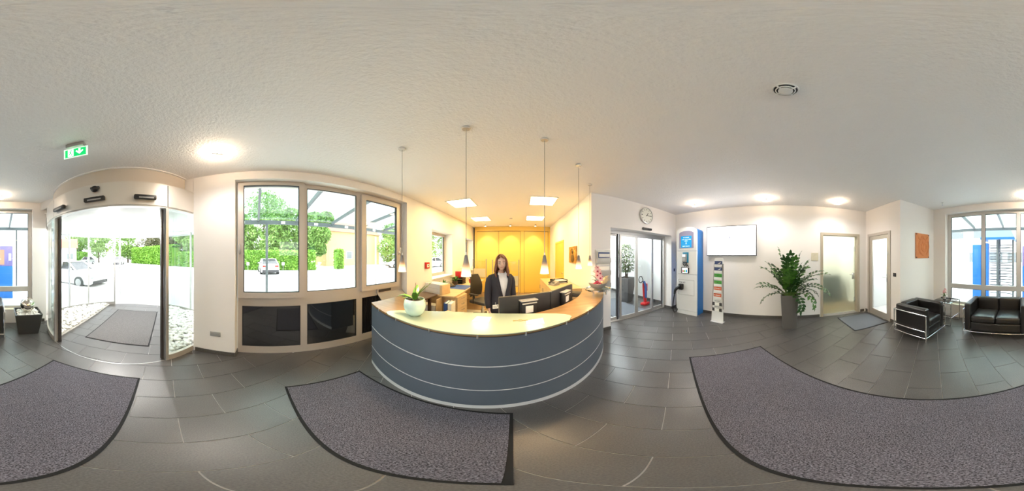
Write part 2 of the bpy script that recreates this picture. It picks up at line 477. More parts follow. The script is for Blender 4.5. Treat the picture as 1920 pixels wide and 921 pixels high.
# wall frames: local x runs to the right as one looks at the wall from the lobby, local y into the wall
def frame(origin, deg):
    return Matrix.Translation((origin[0], origin[1], 0)) @ Matrix.Rotation(RAD(deg), 4, 'Z')
FR_E = ((3.97, 0.0), -94.3)
FR_N = ((1.45, 2.745), -2.0)
FR_ND = ((2.11, 3.03), -3.7)
FR_S = ((0.0, -3.68), 178.3)
FR_W = ((-2.235, -0.29), 85.7)
FR_OE = ((1.47, 2.75), -92.4)
FR_SE = ((2.43, -2.56), -95.0)
FR_EN = ((2.43, -2.56), 178.8)
def on(fr, u, off=0.0, z=0.0):
    """world point u along the wall, off in front of it"""
    return tuple(frame(*fr) @ Vector((u, -off, z)))
def wrot(fr): return RAD(fr[1])
CEIL = 2.87
# ================================================================== the setting
# ---- floor slab and its tiles
fl = MB()
fl.prism([(-2.38, -0.93), (-2.36, -3.9), (6.3, -3.9), (6.3, 8.6), (-1.9, 8.6)], -0.12, -0.006)
fl.arc(-2.55, -2.58, 0.0, 2.02, 0, 360, -0.12, -0.0065, 48)
floor = struct(fl.build('floor', M['grout'], smooth=0))

def clip(poly, a, b, c):
    """keep a*x+b*y<=c"""
    out = []
    for i in range(len(poly)):
        p, q = poly[i], poly[(i + 1) % len(poly)]
        dp = a * p[0] + b * p[1] - c; dq = a * q[0] + b * q[1] - c
        if dp <= 0: out.append(p)
        if (dp < 0 < dq) or (dq < 0 < dp):
            t = dp / (dp - dq); out.append((p[0] + t * (q[0] - p[0]), p[1] + t * (q[1] - p[1])))
    return out
def area(poly):
    return abs(sum(poly[i][0] * poly[(i + 1) % len(poly)][1] - poly[(i + 1) % len(poly)][0] * poly[i][1] for i in range(len(poly)))) / 2
WL = (-1, 0.075, 2.26 - 0.075 * -0.29 + 0.08)          # just inside the west wall
EL = (1, -0.075, 4.02); NL = (0.035, 1, 2.745 + .035 * 1.45 + .33); SL = (-0.03, -1, 3.72)
def lens(poly):
    for k in range(36):
        t = 2 * PI * k / 36
        poly = clip(poly, math.cos(t), math.sin(t), math.cos(t) * -2.80 + math.sin(t) * -2.75 + 1.90)
        if not poly: return poly
        poly = clip(poly, math.cos(t), math.sin(t), math.cos(t) * -2.30 + math.sin(t) * -2.40 + 1.97)
        if not poly: return poly
    return poly
du = (math.cos(RAD(122)), math.sin(RAD(122))); dv = (math.cos(RAD(32)), math.sin(RAD(32)))
PW, PL = 0.3185, 0.637
GAP = 0.0028
tile_n = 0
def add_tile(poly):
    global tile_n
    if len(poly) < 3 or area(poly) < 0.004: return
    cx = sum(p[0] for p in poly) / len(poly); cy = sum(p[1] for p in poly) / len(poly)
    b = MB(); b.prism([(x - cx, y - cy) for x, y in poly], -0.009, 0.0)
    o = b.build('tile', M['tile'], floor, (cx, cy, 0.0), smooth=0); tile_n += 1
def hid(poly):
    """under the counter or out of sight behind it"""
    return all(math.hypot(x + .57, y - 3.44) < 2.25 for x, y in poly)
for n in range(-18, 16):
    v0 = -0.08 + PW * n
    for k in range(-14, 14):
        u0 = (0.083 if n % 2 else 0.402) + PL * k
        pl = []
        for (u, v) in ((u0 + GAP, v0 + GAP), (u0 + PL - GAP, v0 + GAP), (u0 + PL - GAP, v0 + PW - GAP), (u0 + GAP, v0 + PW - GAP)):
            pl.append((u * du[0] + v * dv[0], u * du[1] + v * dv[1]))
        cx = sum(p[0] for p in pl) / 4; cy = sum(p[1] for p in pl) / 4
        q = pl
        for L_ in (WL, EL, NL, SL): q = clip(q, *L_)
        if q:
            if cx > 2.42 and cy < -2.57: q = clip(q, 1, 0, 2.46)
            elif cx > 2.42 and cy > -2.57 - .3: q = clip(q, 0, -1, 2.60)
        if q and not hid(q) and not (cx > 2.55 and cy < -2.75):
            # inside the drum the west and south lines have no wall: the rest of the tile comes below
            add_tile(q)
        d = lens(pl)
        if d:
            add_tile(clip(d, 1, -0.075, -(WL[2])))
            e = clip(clip(d, -1, 0.075, WL[2]), 0.03, 1, -SL[2])
            add_tile(e)
# office floor behind the counter
of = MB(); of.prism([(-1.95, 4.55), (1.6, 4.55), (1.7, 8.5), (-1.6, 8.5)], -0.006, -0.001)
struct(of.build('floor_3', M['office_floor'], smooth=0))
cf = MB(); cf.prism([(1.9, 2.98), (5.2, 2.86), (5.2, 8.4), (1.9, 8.4)], -0.006, -0.0005)
struct(cf.build('floor_1', M['tile'], smooth=0))

# ---- ceiling
ce = MB(); ce.prism([(-2.75, -4.1), (6.3, -4.1), (6.3, 8.6), (-2.75, 8.6)], CEIL, CEIL + 0.25)
struct(ce.build('ceiling', M['ceil'], smooth=0))

# ---- walls
def wall(name, fr, u0, u1, thick, z1, opens, m='wall'):
    """opens: (u0,u1,z0,z1) holes; a wall is cut into piers, sills and lintels in one mesh"""
    b = MB(); b.T = frame(*fr)
    us = u0
    for (a, c, za, zb) in sorted(opens):
        b.box(us, 0, 0, a, thick, z1)
        if za > 0: b.box(a, 0, 0, c, thick, za)
        if zb < z1: b.box(a, 0, zb, c, thick, z1)
        us = c
    b.box(us, 0, 0, u1, thick, z1)
    return struct(b.build(name, M[m], smooth=0))
wall('wall_west', FR_W, -0.63, 7.6, 0.36, CEIL, [(0.0, 2.974, 0.0, 2.735), (3.93, 5.14, 1.02, 2.285), (6.28, 7.25, 1.02, 2.29)])
wall('wall_north', FR_N, 0.0, 2.9, 0.30, CEIL, [(0.439, 2.50, 0.0, 2.19)])
wall('wall_east', FR_E, -2.75, 2.60, 0.20, CEIL, [(1.335, 2.345, 0.0, 2.155)])
wall('wall_10', FR_EN, -1.42, -0.005, 0.14, CEIL, [(-1.20, -0.345, 0.0, 2.165)])
wall('wall_1', FR_SE, 0.0, 1.25, 0.14, CEIL, [])
wall('wall_south', FR_S, -2.40, 1.06, 0.36, CEIL, [(-1.96, 0.745, 0.34, 2.705)])
wall('wall_9', FR_OE, -5.6, -0.16, 0.14, CEIL, [(-3.06, -1.99, 0.0, 2.06)])
bw = MB(); bw.box(-2.0, 7.35, 0, 2.0, 7.5, CEIL); struct(bw.build('wall_8', M['wall'], smooth=0))
# pieces of outside wall that meet the drum
st = MB(); st.prism([(-2.62, -0.93), (-2.62, -0.70), (-3.6, -0.66), (-3.45, -0.80)], 0, 3.0)
struct(st.build('wall_5', M['house_w'], smooth=0))
st = MB(); st.prism([(-1.02, -4.0), (-0.85, -4.02), (-0.95, -4.35), (-1.34, -4.16)], 0, 3.0)
struct(st.build('wall_6', M['house_w'], smooth=0))
# corridor behind the glass doors
cw = MB()
cw.prism([(4.23, 2.98), (4.40, 2.98), (4.55, 8.4), (4.45, 8.4)], 0, CEIL)
struct(cw.build('wall_3', M['white'], smooth=0))
cw = MB(); cw.prism([(1.75, 7.9), (4.5, 7.9), (4.5, 8.05), (1.75, 8.05)], 0, CEIL)
struct(cw.build('wall_2', M['white'], smooth=0))
cw = MB(); cw.prism([(1.76, 3.07), (1.86, 3.07), (2.0, 7.9), (1.90, 7.9)], 0, CEIL)
struct(cw.build('wall_4', M['white'], smooth=0))
ch = MB(); ch.box(2.0, 5.4, 2.35, 4.35, 5.52, CEIL)
struct(ch.build('trim_1', M['white'], smooth=0))
# rooms behind the frosted door and the glass door
rw = MB()
rw.box(5.9, -3.2, 0, 6.0, 0.2, CEIL); rw.box(4.02, 0.1, 0, 5.9, 0.2, CEIL); rw.box(4.0, -2.78, 0, 5.9, -2.68, CEIL)
struct(rw.build('wall_11', M['wall'], smooth=0))
rw = MB()
rw.box(2.56, -4.9, 0, 2.66, -2.72, CEIL); rw.box(2.66, -4.95, 0, 3.95, -4.85, CEIL); rw.box(3.87, -4.85, 0, 3.97, -2.72, CEIL)
struct(rw.build('wall_7', M['white'], smooth=0))
fh = MB(); fh.box(2.5, -4.95, -0.1, 4.0, -3.9, -0.001); struct(fh.build('floor_2', M['tile'], smooth=0))
chh = MB(); chh.box(2.5, -4.95, CEIL, 4.0, -4.1, CEIL + 0.2); struct(chh.build('ceiling_2', M['ceil'], smooth=0))

# ---- skirting
def skirt(name, fr, spans, h=0.075, t=0.012):
    b = MB(); b.T = frame(*fr)
    for a, c in spans: b.box(a, -t, 0, c, -0.0005, h)
    return struct(b.build(name, M['base'], smooth=0))
skirt('baseboard_west', FR_W, [(-0.60, 0.0)])
skirt('baseboard_north', FR_N, [(0.14, 0.439), (2.50, 2.76)])
skirt('baseboard_east', FR_E, [(-2.60, 1.27), (2.41, 2.53)])
skirt('baseboard_1', FR_EN, [(-1.36, -1.235), (-0.31, -0.02)])
skirt('baseboard_2', FR_SE, [(0.0, 1.17)])
skirt('baseboard_south', FR_S, [(-2.29, -1.96), (0.745, 1.02)])
b = MB(); b.prism([(4.215, 3.0), (4.23, 3.0), (4.45, 7.88), (4.435, 7.88)], 0.0, 0.09)
struct(b.build('baseboard_3', M['base'], smooth=0))
b = MB(); b.T = frame(*FR_N); b.box(0.427, 0.0, 0, 0.4388, 0.25, 0.075); b.box(2.4892, 0.0, 0, 2.4998, 0.25, 0.075)
b.T = frame(*FR_W); b.box(0.0008, 0.0, 0, 0.012, 0.15, 0.075)
struct(b.build('baseboard_4', M['base'], smooth=0))

# ================================================================== window on the west (large, three bays)
wt = struct(thing('window_1', None, None, on(FR_W, 0, -0.15), wrot(FR_W)))
# local: x along wall from u=0, y into wall; frame plane front at y=0
b = MB()
Z0, Z1 = 0.0, 2.735
def fbar(b, x0, z0, x1, z1, y0=0.0, y1=0.06): b.box(x0, y0, z0, x1, y1, z1)
fbar(b, 0.012, Z0, 0.075, Z1); fbar(b, 2.84, Z0, 2.97, Z1); fbar(b, 0.075, Z0, 2.84, 0.135); fbar(b, 0.075, 2.665, 2.84, Z1)
fbar(b, 0.93, 0.135, 1.03, 2.665); fbar(b, 1.872, 0.135, 1.985, 2.665)
fbar(b, 0.075, 0.845, 0.93, 1.0); fbar(b, 1.03, 0.86, 1.872, 1.06); fbar(b, 1.985, 0.86, 2.84, 1.0)
b.build('window_frame', M['frame'], wt, smooth=0)
def sash(name, x0, z0, x1, z1, w_, y0=-0.055):
    s = MB(); fbar(s, x0, z0, x0 + w_, z1, y0, -0.001); fbar(s, x1 - w_, z0, x1, z1, y0, -0.001)
    fbar(s, x0 + w_, z0, x1 - w_, z0 + w_, y0, -0.001); fbar(s, x0 + w_, z1 - w_, x1 - w_, z1, y0, -0.001)
    o = s.build(name, M['frame'], wt, smooth=0)
    g = MB(); g_ = 0.008
    fbar(g, x0 + w_, z0 + w_, x0 + w_ + g_, z1 - w_, y0 + .01, 0); fbar(g, x1 - w_ - g_, z0 + w_, x1 - w_, z1 - w_, y0 + .01, 0)
    fbar(g, x0 + w_ + g_, z0 + w_, x1 - w_ - g_, z0 + w_ + g_, y0 + .01, 0); fbar(g, x0 + w_ + g_, z1 - w_ - g_, x1 - w_ - g_, z1 - w_, y0 + .01, 0)
    g.build('gasket', M['gasket'], o, smooth=0)
    p = MB(); p.box(x0 + w_, -0.02, z0 + w_, x1 - w_, -0.012, z1 - w_); p.build('pane', M['glass'], o, smooth=0)
    return o
s1 = sash('sash', 0.022, 0.985, 0.985, 2.755, 0.082)
s2 = sash('sash', 1.95, 0.985, 2.865, 2.69, 0.088)
for so, hx, hz in ((s1, 0.052, 1.66), (s2, 2.835, 1.66)):
    h = MB(); h.rbox(hx - .014, -0.066, hz - .035, hx + .014, -0.055, hz + .035, .004); h.cyl((hx, -0.066, hz), (hx, -0.10, hz), .008, n=10)
    h.rbox(hx - .009, -0.112, hz - .012, hx + .009, -0.096, hz + .11, .004)
    h.build('window_handle', M['alu'], so)
p = MB(); p.box(1.03, 0.02, 1.06, 1.872, 0.028, 2.665); p.build('pane', M['glass'], wt, smooth=0)
g = MB()
for q in ((1.03, 1.06, 1.038, 2.665), (1.864, 1.06, 1.872, 2.665), (1.038, 1.06, 1.864, 1.068), (1.038, 2.657, 1.864, 2.665)): g.box(q[0], 0.001, q[1], q[2], 0.02, q[3])
g.build('gasket', M['gasket'], wt, smooth=0)
for x0, x1 in ((0.075, 0.93), (1.03, 1.872)):
    p = MB(); p.box(x0, 0.018, 0.135, x1, 0.028, 0.845 if x0 < .5 else .86); p.build('lower_pane', M['dark_glass'], wt, smooth=0)
    g = MB(); zt = 0.845 if x0 < .5 else .86
    for q in ((x0, .135, x0 + .008, zt), (x1 - .008, .135, x1, zt), (x0 + .008, .135, x1 - .008, .143), (x0 + .008, zt - .008, x1 - .008, zt)): g.box(q[0], 0.004, q[1], q[2], 0.0175, q[3])
    g.build('gasket', M['gasket'], wt, smooth=0)
p = MB(); p.box(1.985, 0.03, 0.135, 2.84, 0.055, 0.86)
vent = p.build('ventilation_recess', M['black'], wt, smooth=0)
g = MB()
for k in range(24):
    x = 2.0 + k * 0.035; g.box(x, 0.004, 0.14, x + 0.006, 0.029, 0.855)
g.build('louvre', M['black'], vent, smooth=0)
# slot grip and flap over the vent
g = MB(); g.box(2.30, -0.03, 0.905, 2.66, -0.001, 0.985); sl = g.build('slot_plate', M['frame'], wt, smooth=0)
g = MB(); g.box(2.325, -0.034, 0.92, 2.635, -0.0305, 0.972); g.build('slot', M['bronze'], sl, smooth=0)
g = MB(); g.add([(2.30, -.03, .90), (2.95, -.03, .90), (2.95, -.16, .79), (2.30, -.16, .79), (2.30, -.024, .894), (2.95, -.024, .894), (2.95, -.154, .784), (2.30, -.154, .784)],
                [(0, 1, 2, 3), (7, 6, 5, 4), (0, 4, 5, 1), (1, 5, 6, 2), (2, 6, 7, 3), (3, 7, 4, 0)])
g.build('vent_flap', M['concrete'], wt, smooth=0)
# office windows on the same wall
for i, (u0, u1) in enumerate(((3.93, 5.14), (6.28, 7.25))):
    t = struct(thing('window_%d' % (i + 2), None, None, on(FR_W, u0, -0.26, 1.02), wrot(FR_W)))
    W_ = u1 - u0; H_ = 1.265
    b = MB(); b.box(0, 0, 0, .085, .07, H_); b.box(W_ - .085, 0, 0, W_, .07, H_); b.box(.085, 0, 0, W_ - .085, .07, .085); b.box(.085, 0, H_ - .085, W_ - .085, .07, H_)
    b.build('window_frame', M['frame'], t, smooth=0)
    p = MB(); p.box(.085, .03, .085, W_ - .085, .038, H_ - .085); p.build('pane', M['glass'], t, smooth=0)
    g = MB()
    for q in ((.085, .085, .095, H_ - .085), (W_ - .095, .085, W_ - .085, H_ - .085)): g.box(q[0], .004, q[1], q[2], .03, q[3])
    g.build('gasket', M['gasket'], t, smooth=0)
    sl = MB(); sl.box(0, -0.30, -0.03, W_, -0.001, -0.001)
    sl.build('window_sill', M['white'], t, smooth=0)

# ================================================================== south window
ws = struct(thing('window_4', None, None, on(FR_S, 0, -0.13), wrot(FR_S)))
b = MB()
b.box(-1.955, 0, .345, -1.86, .06, 2.70); b.box(.66, 0, .345, .74, .06, 2.70)
b.box(-1.86, 0, 2.625, .66, .06, 2.70); b.box(-1.86, 0, .345, .66, .06, .40)
b.box(-1.03, -.01, .40, -0.935, .06, 2.625); b.box(-0.18, -.01, .40, -0.085, .06, 2.625)
for q in ((-1.86, -1.03), (-.935, -.18), (-.085, .66)): b.box(q[0], -.01, .76, q[1], .06, .875)
b.build('window_frame', M['gframe'], ws, smooth=0)
for q in ((-1.86, -1.03), (-.935, -.18), (-.085, .66)):
    for z0, z1 in ((.40, .76), (.875, 2.625)):
        p = MB(); p.box(q[0], .025, z0, q[1], .033, z1); p.build('pane', M['glass'], ws, smooth=0)
        g = MB()
        for e in ((q[0], z0, q[0] + .009, z1), (q[1] - .009, z0, q[1], z1), (q[0] + .009, z1 - .009, q[1] - .009, z1)): g.box(e[0], .003, e[1], e[2], .024, e[3])
        g.build('gasket', M['gasket'], ws, smooth=0)
sl = MB(); sl.box(-1.955, -0.13, .341, .74, -.001, .3445); sl.build('window_sill', M['cream'], ws, smooth=0)

# ================================================================== glass sliding doors to the corridor
dn = struct(thing('door_1', None, None, on(FR_ND, 0, 0), wrot(FR_ND)))
b = MB(); b.box(-.03, 0, 2.12, 1.95, .10, 2.22); b.box(1.80, 0, 0, 1.90, .10, 2.12); b.box(-.03, 0, 0, 1.80, .10, .016)
b.build('door_frame', M['alu'], dn, smooth=0)
def leaf_panel(x0, x1, y, wl, wr, ml, mr, open_=False):
    s = MB(); s.box(x0, y, .02, x0 + wl, y + .04, 2.118, ml); s.box(x1 - wr, y, .02, x1, y + .04, 2.118, mr)
    s.box(x0 + wl, y, .02, x1 - wr, y + .04, .10, 0); s.box(x0 + wl, y, 2.07, x1 - wr, y + .04, 2.118, 0)
    o = s.build('sliding_leaf', [M['alu'], M['dark']], dn, smooth=0)
    p = MB(); p.box(x0 + wl, y + .016, .10, x1 - wr, y + .024, 2.07); p.build('pane', M['glass'], o, smooth=0)
leaf_panel(-.02, .24, .055, .03, .055, 0, 1)
leaf_panel(.245, .765, .01, .05, .045, 0, 0)
leaf_panel(.77, 1.335, .01, .035, .035, 0, 0)
leaf_panel(1.34, 1.80, .055, .075, .02, 0, 1)
s = MB(); s.rbox(1.33, -.012, .95, 1.352, .008, 1.12, .004); s.build('door_handle', M['steel'], dn)

# ================================================================== frosted door in the east wall
de = struct(thing('door_2', None, None, on(FR_E, 0, 0), wrot(FR_E)))
b = MB()
b.box(1.297, -.018, 0, 1.362, -.001, 2.192); b.box(2.318, -.018, 0, 2.385, -.001, 2.192); b.box(1.362, -.018, 2.13, 2.318, -.001, 2.192)
b.box(1.336, 0, 0, 1.362, .20, 2.13); b.box(2.318, 0, 0, 2.344, .20, 2.13); b.box(1.362, 0, 2.13, 2.318, .20, 2.154)
b.build('door_frame', M['door_cream'], de, smooth=0)
p = MB(); p.box(1.366, .145, .012, 2.314, .155, 2.126); p.build('frosted_pane', M['frost'], de, smooth=0)
h = MB(); h.rbox(2.225, .115, .96, 2.295, .144, 1.13, .006); h.cyl((2.255, .115, 1.09), (2.255, .075, 1.09), .011, n=12); h.tube([(2.255, .078, 1.09), (2.20, .072, 1.09), (2.13, .075, 1.09)], .0095, 8)
h.cyl((2.262, .1145, 1.0), (2.262, .109, 1.0), .016, n=12)
h.build('door_handle', M['steel'], de)
h = MB(); h.rbox(2.285, .10, .30, 2.316, .1445, .42, .006); h.rbox(2.285, .10, 1.72, 2.316, .1445, 1.84, .006); h.build('hinge', M['steel'], de)
th = MB(); th.box(1.362, 0.0, -0.004, 2.318, .22, 0.003); th.build('threshold', M['concrete'], de, smooth=0)
t = thing('storage_cabinet', 'dark grey cabinet behind the frosted glass door', 'cabinet', (5.1, -1.55, 0), RAD(-90))
b = MB(); b.box(-.9, 0, .0005, .9, .45, .95); b.build('carcass', M['grey'], t, smooth=0)
for k in range(3):
    b = MB(); b.box(-.89 + k * .6, -.02, .06, -.31 + k * .6, -.0005, .94); o = b.build('cabinet_door', M['dark'], t, smooth=0)
    b = MB(); b.box(-.36 + k * .6, -.035, .5, -.34 + k * .6, -.0205, .65); b.build('handle', M['steel'], o, smooth=0)
fs = MB(); fs.box(4.02, -2.68, -.006, 5.9, 0.1, -0.0015); struct(fs.build('floor_4', M['office_floor'], smooth=0))

# ================================================================== white framed glass door
dg = struct(thing('door_3', None, None, on(FR_EN, 0, 0), wrot(FR_EN)))
b = MB()
b.box(-1.235, -.02, 0, -1.165, .10, 2.19); b.box(-.375, -.02, 0, -.31, .10, 2.19); b.box(-1.165, -.02, 2.12, -.375, .10, 2.19); b.box(-1.165, 0, 0, -.375, .10, .015)
b.build('door_frame', M['frame'], dg, smooth=0)
b = MB()
b.box(-1.16, .0, .02, -1.05, .05, 2.115); b.box(-.455, .0, .02, -.38, .05, 2.115); b.box(-1.05, .0, .02, -.455, .05, .17); b.box(-1.05, .0, 2.02, -.455, .05, 2.115)
lf = b.build('door_leaf', M['alu_warm'], dg, smooth=0)
p = MB(); p.box(-1.05, .02, .17, -.455, .028, 2.02); p.build('pane', M['glass'], lf, smooth=0)
h = MB(); h.rbox(-.45, -.012, .98, -.42, -.0005, 1.16, .004); h.cyl((-.436, -.012, 1.09), (-.436, -.05, 1.09), .009, n=10); h.tube([(-.436, -.048, 1.09), (-.49, -.055, 1.09), (-.55, -.05, 1.09)], .009, 8)
h.build('door_handle', M['steel'], lf)
h = MB(); h.rbox(-.43, -.012, 1.62, -.395, -.0005, 1.70, .004); h.build('upper_lock', M['steel'], lf)

# ================================================================== office door in the office east wall
do = struct(thing('door_4', None, None, on(FR_OE, 0, 0), wrot(FR_OE)))
b = MB(); b.box(-3.09, -.015, 0, -3.03, .03, 2.09); b.box(-2.02, -.015, 0, -1.955, .03, 2.09); b.box(-3.03, -.015, 2.03, -2.02, .03, 2.09)
b.build('door_frame', M['cabinet'], do, smooth=0)
b = MB(); b.box(-3.028, .0, .01, -2.022, .04, 2.028); lf = b.build('door_leaf', M['cabinet'], do, smooth=0)
h = MB(); h.cyl((-2.10, -.001, 1.05), (-2.10, -.05, 1.05), .01, n=10); h.tube([(-2.10, -.048, 1.05), (-2.16, -.052, 1.05), (-2.22, -.05, 1.05)], .009, 8); h.rbox(-2.12, -.008, .95, -2.08, -.0005, 1.10, .003)
h.build('door_handle', M['steel'], lf)

# ================================================================== the curved entrance (drum with sliding doors)
CI, RI = (-2.80, -2.75), 1.905
CO, RO = (-2.30, -2.40), 1.97
dd = struct(thing('door_5', None, None, (0, 0, 0)))
def pol(c, r, a, z=0.0): return (c[0] + r * math.cos(RAD(a)), c[1] + r * math.sin(RAD(a)), z)
for a0, a1 in ((-27, 3.6), (4.0, 59.6), (60.0, 74.3)):
    b = MB(); b.arc(CI[0], CI[1], RI - .05, RI, a0, a1, 2.265, 2.585, max(6, int((a1 - a0) / 2.5)))
    b.build('header_panel', M['header'], dd)
b = MB(); b.arc(CI[0], CI[1], RI - .10, RI - .01, -27, 74.3, 2.245, 2.265, 44); b.build('header_rail', M['alu'], dd)
b = MB(); b.arc(CI[0], CI[1], 1.60, RI, -27, 74.3, 2.5855, 2.60, 44); b.build('header_lid', M['header'], dd)
b = MB(); b.arc(CI[0] + .13, CI[1] + .07, 1.60, 1.675, -29, 76, 2.60, CEIL, 44); struct(b.build('trim_2', mat('bulkhead_paint', (0.62, 0.56, 0.50), 0.85), smooth=40))
b = MB(); b.arc(CI[0] + .13, CI[1] + .07, 1.675, 1.70, -29, 76, CEIL - .016, CEIL - .0005, 44); struct(b.build('trim_3', M['ceil'], smooth=40))
for a0, a1 in ((-27, 3.2), (60.2, 74.0)):
    n = max(6, int((a1 - a0) / 2.5))
    b = MB(); b.arc(CI[0], CI[1], RI - .035, RI - .023, a0, a1, .10, 2.243, n); b.build('curved_pane', M['glass_green'], dd)
    b = MB(); b.arc(CI[0], CI[1], RI - .055, RI - .005, a0, a1, 0.0, .10, n); b.build('bottom_rail', M['alu_warm'], dd)
for a0, a1 in ((3.3, 4.6), (59.0, 60.2)):
    b = MB(); b.arc(CI[0], CI[1], RI - .075, RI - .003, a0, a1, 0.0, 2.244, 2); b.build('door_post', M['alu'], dd, smooth=0)
for a0, a1 in ((4.7, 6.2), (57.8, 58.9)):
    b = MB(); b.arc(CI[0], CI[1], RI - .11, RI - .07, a0, a1, 0.005, 2.243, 2); b.build('leaf_edge', M['bronze'], dd, smooth=0)
for a0, a1 in ((-26, 4.6), (59.0, 73)):
    b = MB(); b.arc(CI[0], CI[1], RI - .098, RI - .09, a0, a1, .02, 2.24, 10); b.build('sliding_pane', M['glass_green'], dd)
b = MB(); b.arc(CI[0], CI[1], RI - .03, RI - .018, 4.6, 59, .0002, .004, 30); b.build('floor_track', M['steel'], dd)
b = MB(); b.prism([(-2.283, -.925), (-2.66, -.925), (-2.66, -1.25), (-2.30, -1.10)], 2.601, CEIL); b.prism([(-1.02, -3.66), (-1.02, -4.0), (-1.25, -4.1), (-1.10, -3.45)], 2.601, CEIL)
struct(b.build('trim_4', M['wall'], smooth=0))
# sensors and camera dome on the header
for a, wd in ((11.0, .30), (31.0, .29), (50.3, .28)):
    t = MB(); t.T = Matrix.Translation(pol(CI, RI, a, 2.36)) @ Matrix.Rotation(RAD(a + 90), 4, 'Z')
    t.rbox(-wd / 2, -.055, -.03, wd / 2, -.0005, .03, .012)
    o = t.build('door_sensor', M['black'], dd)
    t2 = MB(); t2.T = t.T; t2.rbox(-wd * .30, -.060, -.024, wd * .36, -.0552, -.004, .002); t2.ball((-wd * .12, -.058, -.016), .008, 8, 6); t2.build('sensor_lens', M['grey'], o)
t = MB(); t.T = Matrix.Translation(pol(CI, RI, 31.2, 2.512)) @ Matrix.Rotation(RAD(121.2), 4, 'Z')
t.rbox(-.065, -.04, .0, .065, -.0005, .035, .012); o = t.build('camera_dome', M['dark'], dd)
t2 = MB(); t2.T = t.T; t2.ball((0, -.03, -.002), .05, 14, 8, (1.1, .85, .9)); t2.build('dome_glass', M['black'], o)
# inner ceiling of the drum
def lens_poly():
    pts = []
    for i in range(72):
        a = 2 * PI * i / 72; p0 = (-2.55, -2.575); best = None
        for c, r in ((CI, RI - .06), (CO, RO - .02)):
            dx, dy = math.cos(a), math.sin(a); ox, oy = p0[0] - c[0], p0[1] - c[1]
            bq = dx * ox + dy * oy; cq = ox * ox + oy * oy - r * r; t_ = -bq + math.sqrt(bq * bq - cq)
            best = t_ if best is None else min(best, t_)
        pts.append((p0[0] + best * math.cos(a), p0[1] + best * math.sin(a)))
    return pts
LP = lens_poly()
b = MB(); b.prism(LP, 2.30, 2.56); struct(b.build('ceiling_1', M['white'], smooth=0))
for (x, y) in ((-2.45, -3.0),):
    t = MB(); t.lathe([(.13, 2.2995), (.13, 2.285), (.11, 2.275), (.10, 2.275), (.10, 2.285), (0, 2.285)], 24, (x, y, 0)); t.build('drum_lamp', M['grey'], dd); t = MB(); t.cyl((x, y, 2.2845), (x, y, 2.280), .095, n=24); t.build('lamp_diffuser', M['lampglass'], dd); point_light('lamp_light', dd, (x, y, 2.22), 34, (1, .97, .93), .09)
for a in (12, 27, 46):
    t = MB(); t.arc(CI[0], CI[1], RI - .20, RI - .14, a - 5, a + 5, 2.285, 2.2995, 6); t.build('drum_vent', M['grey'], dd)
for (x, y) in ((-1.9, -2.6), (-2.9, -2.1)):
    t = MB(); t.lathe([(.03, 2.2995), (.03, 2.29), (0, 2.288)], 12, (x, y, 0)); t.build('drum_spot', M['bulb'], dd); point_light('lamp_light', dd, (x, y, 2.25), 12, (1, .97, .93), .03)
# outer side
b = MB(); b.arc(CO[0], CO[1], RO - .05, RO + .02, -180, -58, 2.26, 2.62, 40); b.arc(CO[0], CO[1], RO - .05, RO + .02, 120, 180, 2.26, 2.62, 20); b.build('outer_header', M['header'], dd)
for a0, a1 in ((-98.8, -58), (-124, -99.4), (120, 160), (161, 187)):
    n = 14
    b = MB(); b.arc(CO[0], CO[1], RO - .03, RO - .018, a0, a1, .10, 2.26, n); b.build('outer_pane', M['glass_green'], dd)
    b = MB(); b.arc(CO[0], CO[1], RO - .05, RO, a0, a1, 0.0, .10, n); b.build('outer_rail', M['alu'], dd)
for a in (-99.1, -124.4, 187.4, 160.5, -80):
    b = MB(); b.arc(CO[0], CO[1], RO - .05, RO, a - .5, a + .5, 0.0, 2.26, 2); b.build('outer_post', M['alu'], dd, smooth=0)
b = MB(); b.arc(CO[0], CO[1], RO - .03, RO - .018, 187.5, 235, .0002, .004, 20); b.build('outer_track', M['steel'], dd)

# gravel beds of white pebbles inside the drum
def pebble_mb(b, x, y, z, r, rng):
    T = Matrix.Translation((x, y, z)) @ Matrix.Rotation(rng.uniform(0, PI), 4, 'Z') @ Matrix.Rotation(rng.uniform(-.4, .4), 4, 'X')
    old = b.T; b.T = T; b.ball((0, 0, 0), r, 7, 5, (1.25, .95, .72)); b.T = old
def in_lens(x, y, m=0.07):
    return math.hypot(x - CI[0], y - CI[1]) < RI - .06 - m and math.hypot(x - CO[0], y - CO[1]) < RO - .05 - m
dirp = (math.cos(RAD(211)), math.sin(RAD(211)))
def side(x, y, px, py): return dirp[0] * (y - py) - dirp[1] * (x - px)
rng = random.Random(3)
gl_ = thing('gravel_bed', 'bed of white pebbles left of the entrance mat, under the curved glass', 'gravel bed', (-1.7, -3.6, 0), 0, None)
def bed_poly(sgn, px, py):
    poly = [(x, y) for x, y in LP]
    # half plane by clipping
    if sgn > 0: return clip(poly, -(-dirp[1]), -(dirp[0]), -(-dirp[1] * px + dirp[0] * py))
    return clip(poly, -dirp[1], dirp[0], -dirp[1] * px + dirp[0] * py)
GLX, GLY = -0.99, -2.72
GRX, GRY = -1.86, -1.12
b = MB()
pl = bed_poly(+1, GLX, GLY)
b.prism([(x + 1.7, y + 3.6) for x, y in pl], .0005, .02); b.build('gravel_base', M['grout'], gl_, smooth=0)
b = MB(); n = 0
for i in range(9000):
    x = rng.uniform(-3.6, -0.7); y = rng.uniform(-4.6, -2.5)
    if n < 900 and in_lens(x, y) and side(x, y, GLX, GLY) > .03:
        pebble_mb(b, x + 1.7, y + 3.6, rng.uniform(.03, .085), rng.uniform(.022, .038), rng); n += 1
o = b.build('pebbles', M['pebble'], gl_, smooth=80, fix=False); o['kind'] = 'stuff'
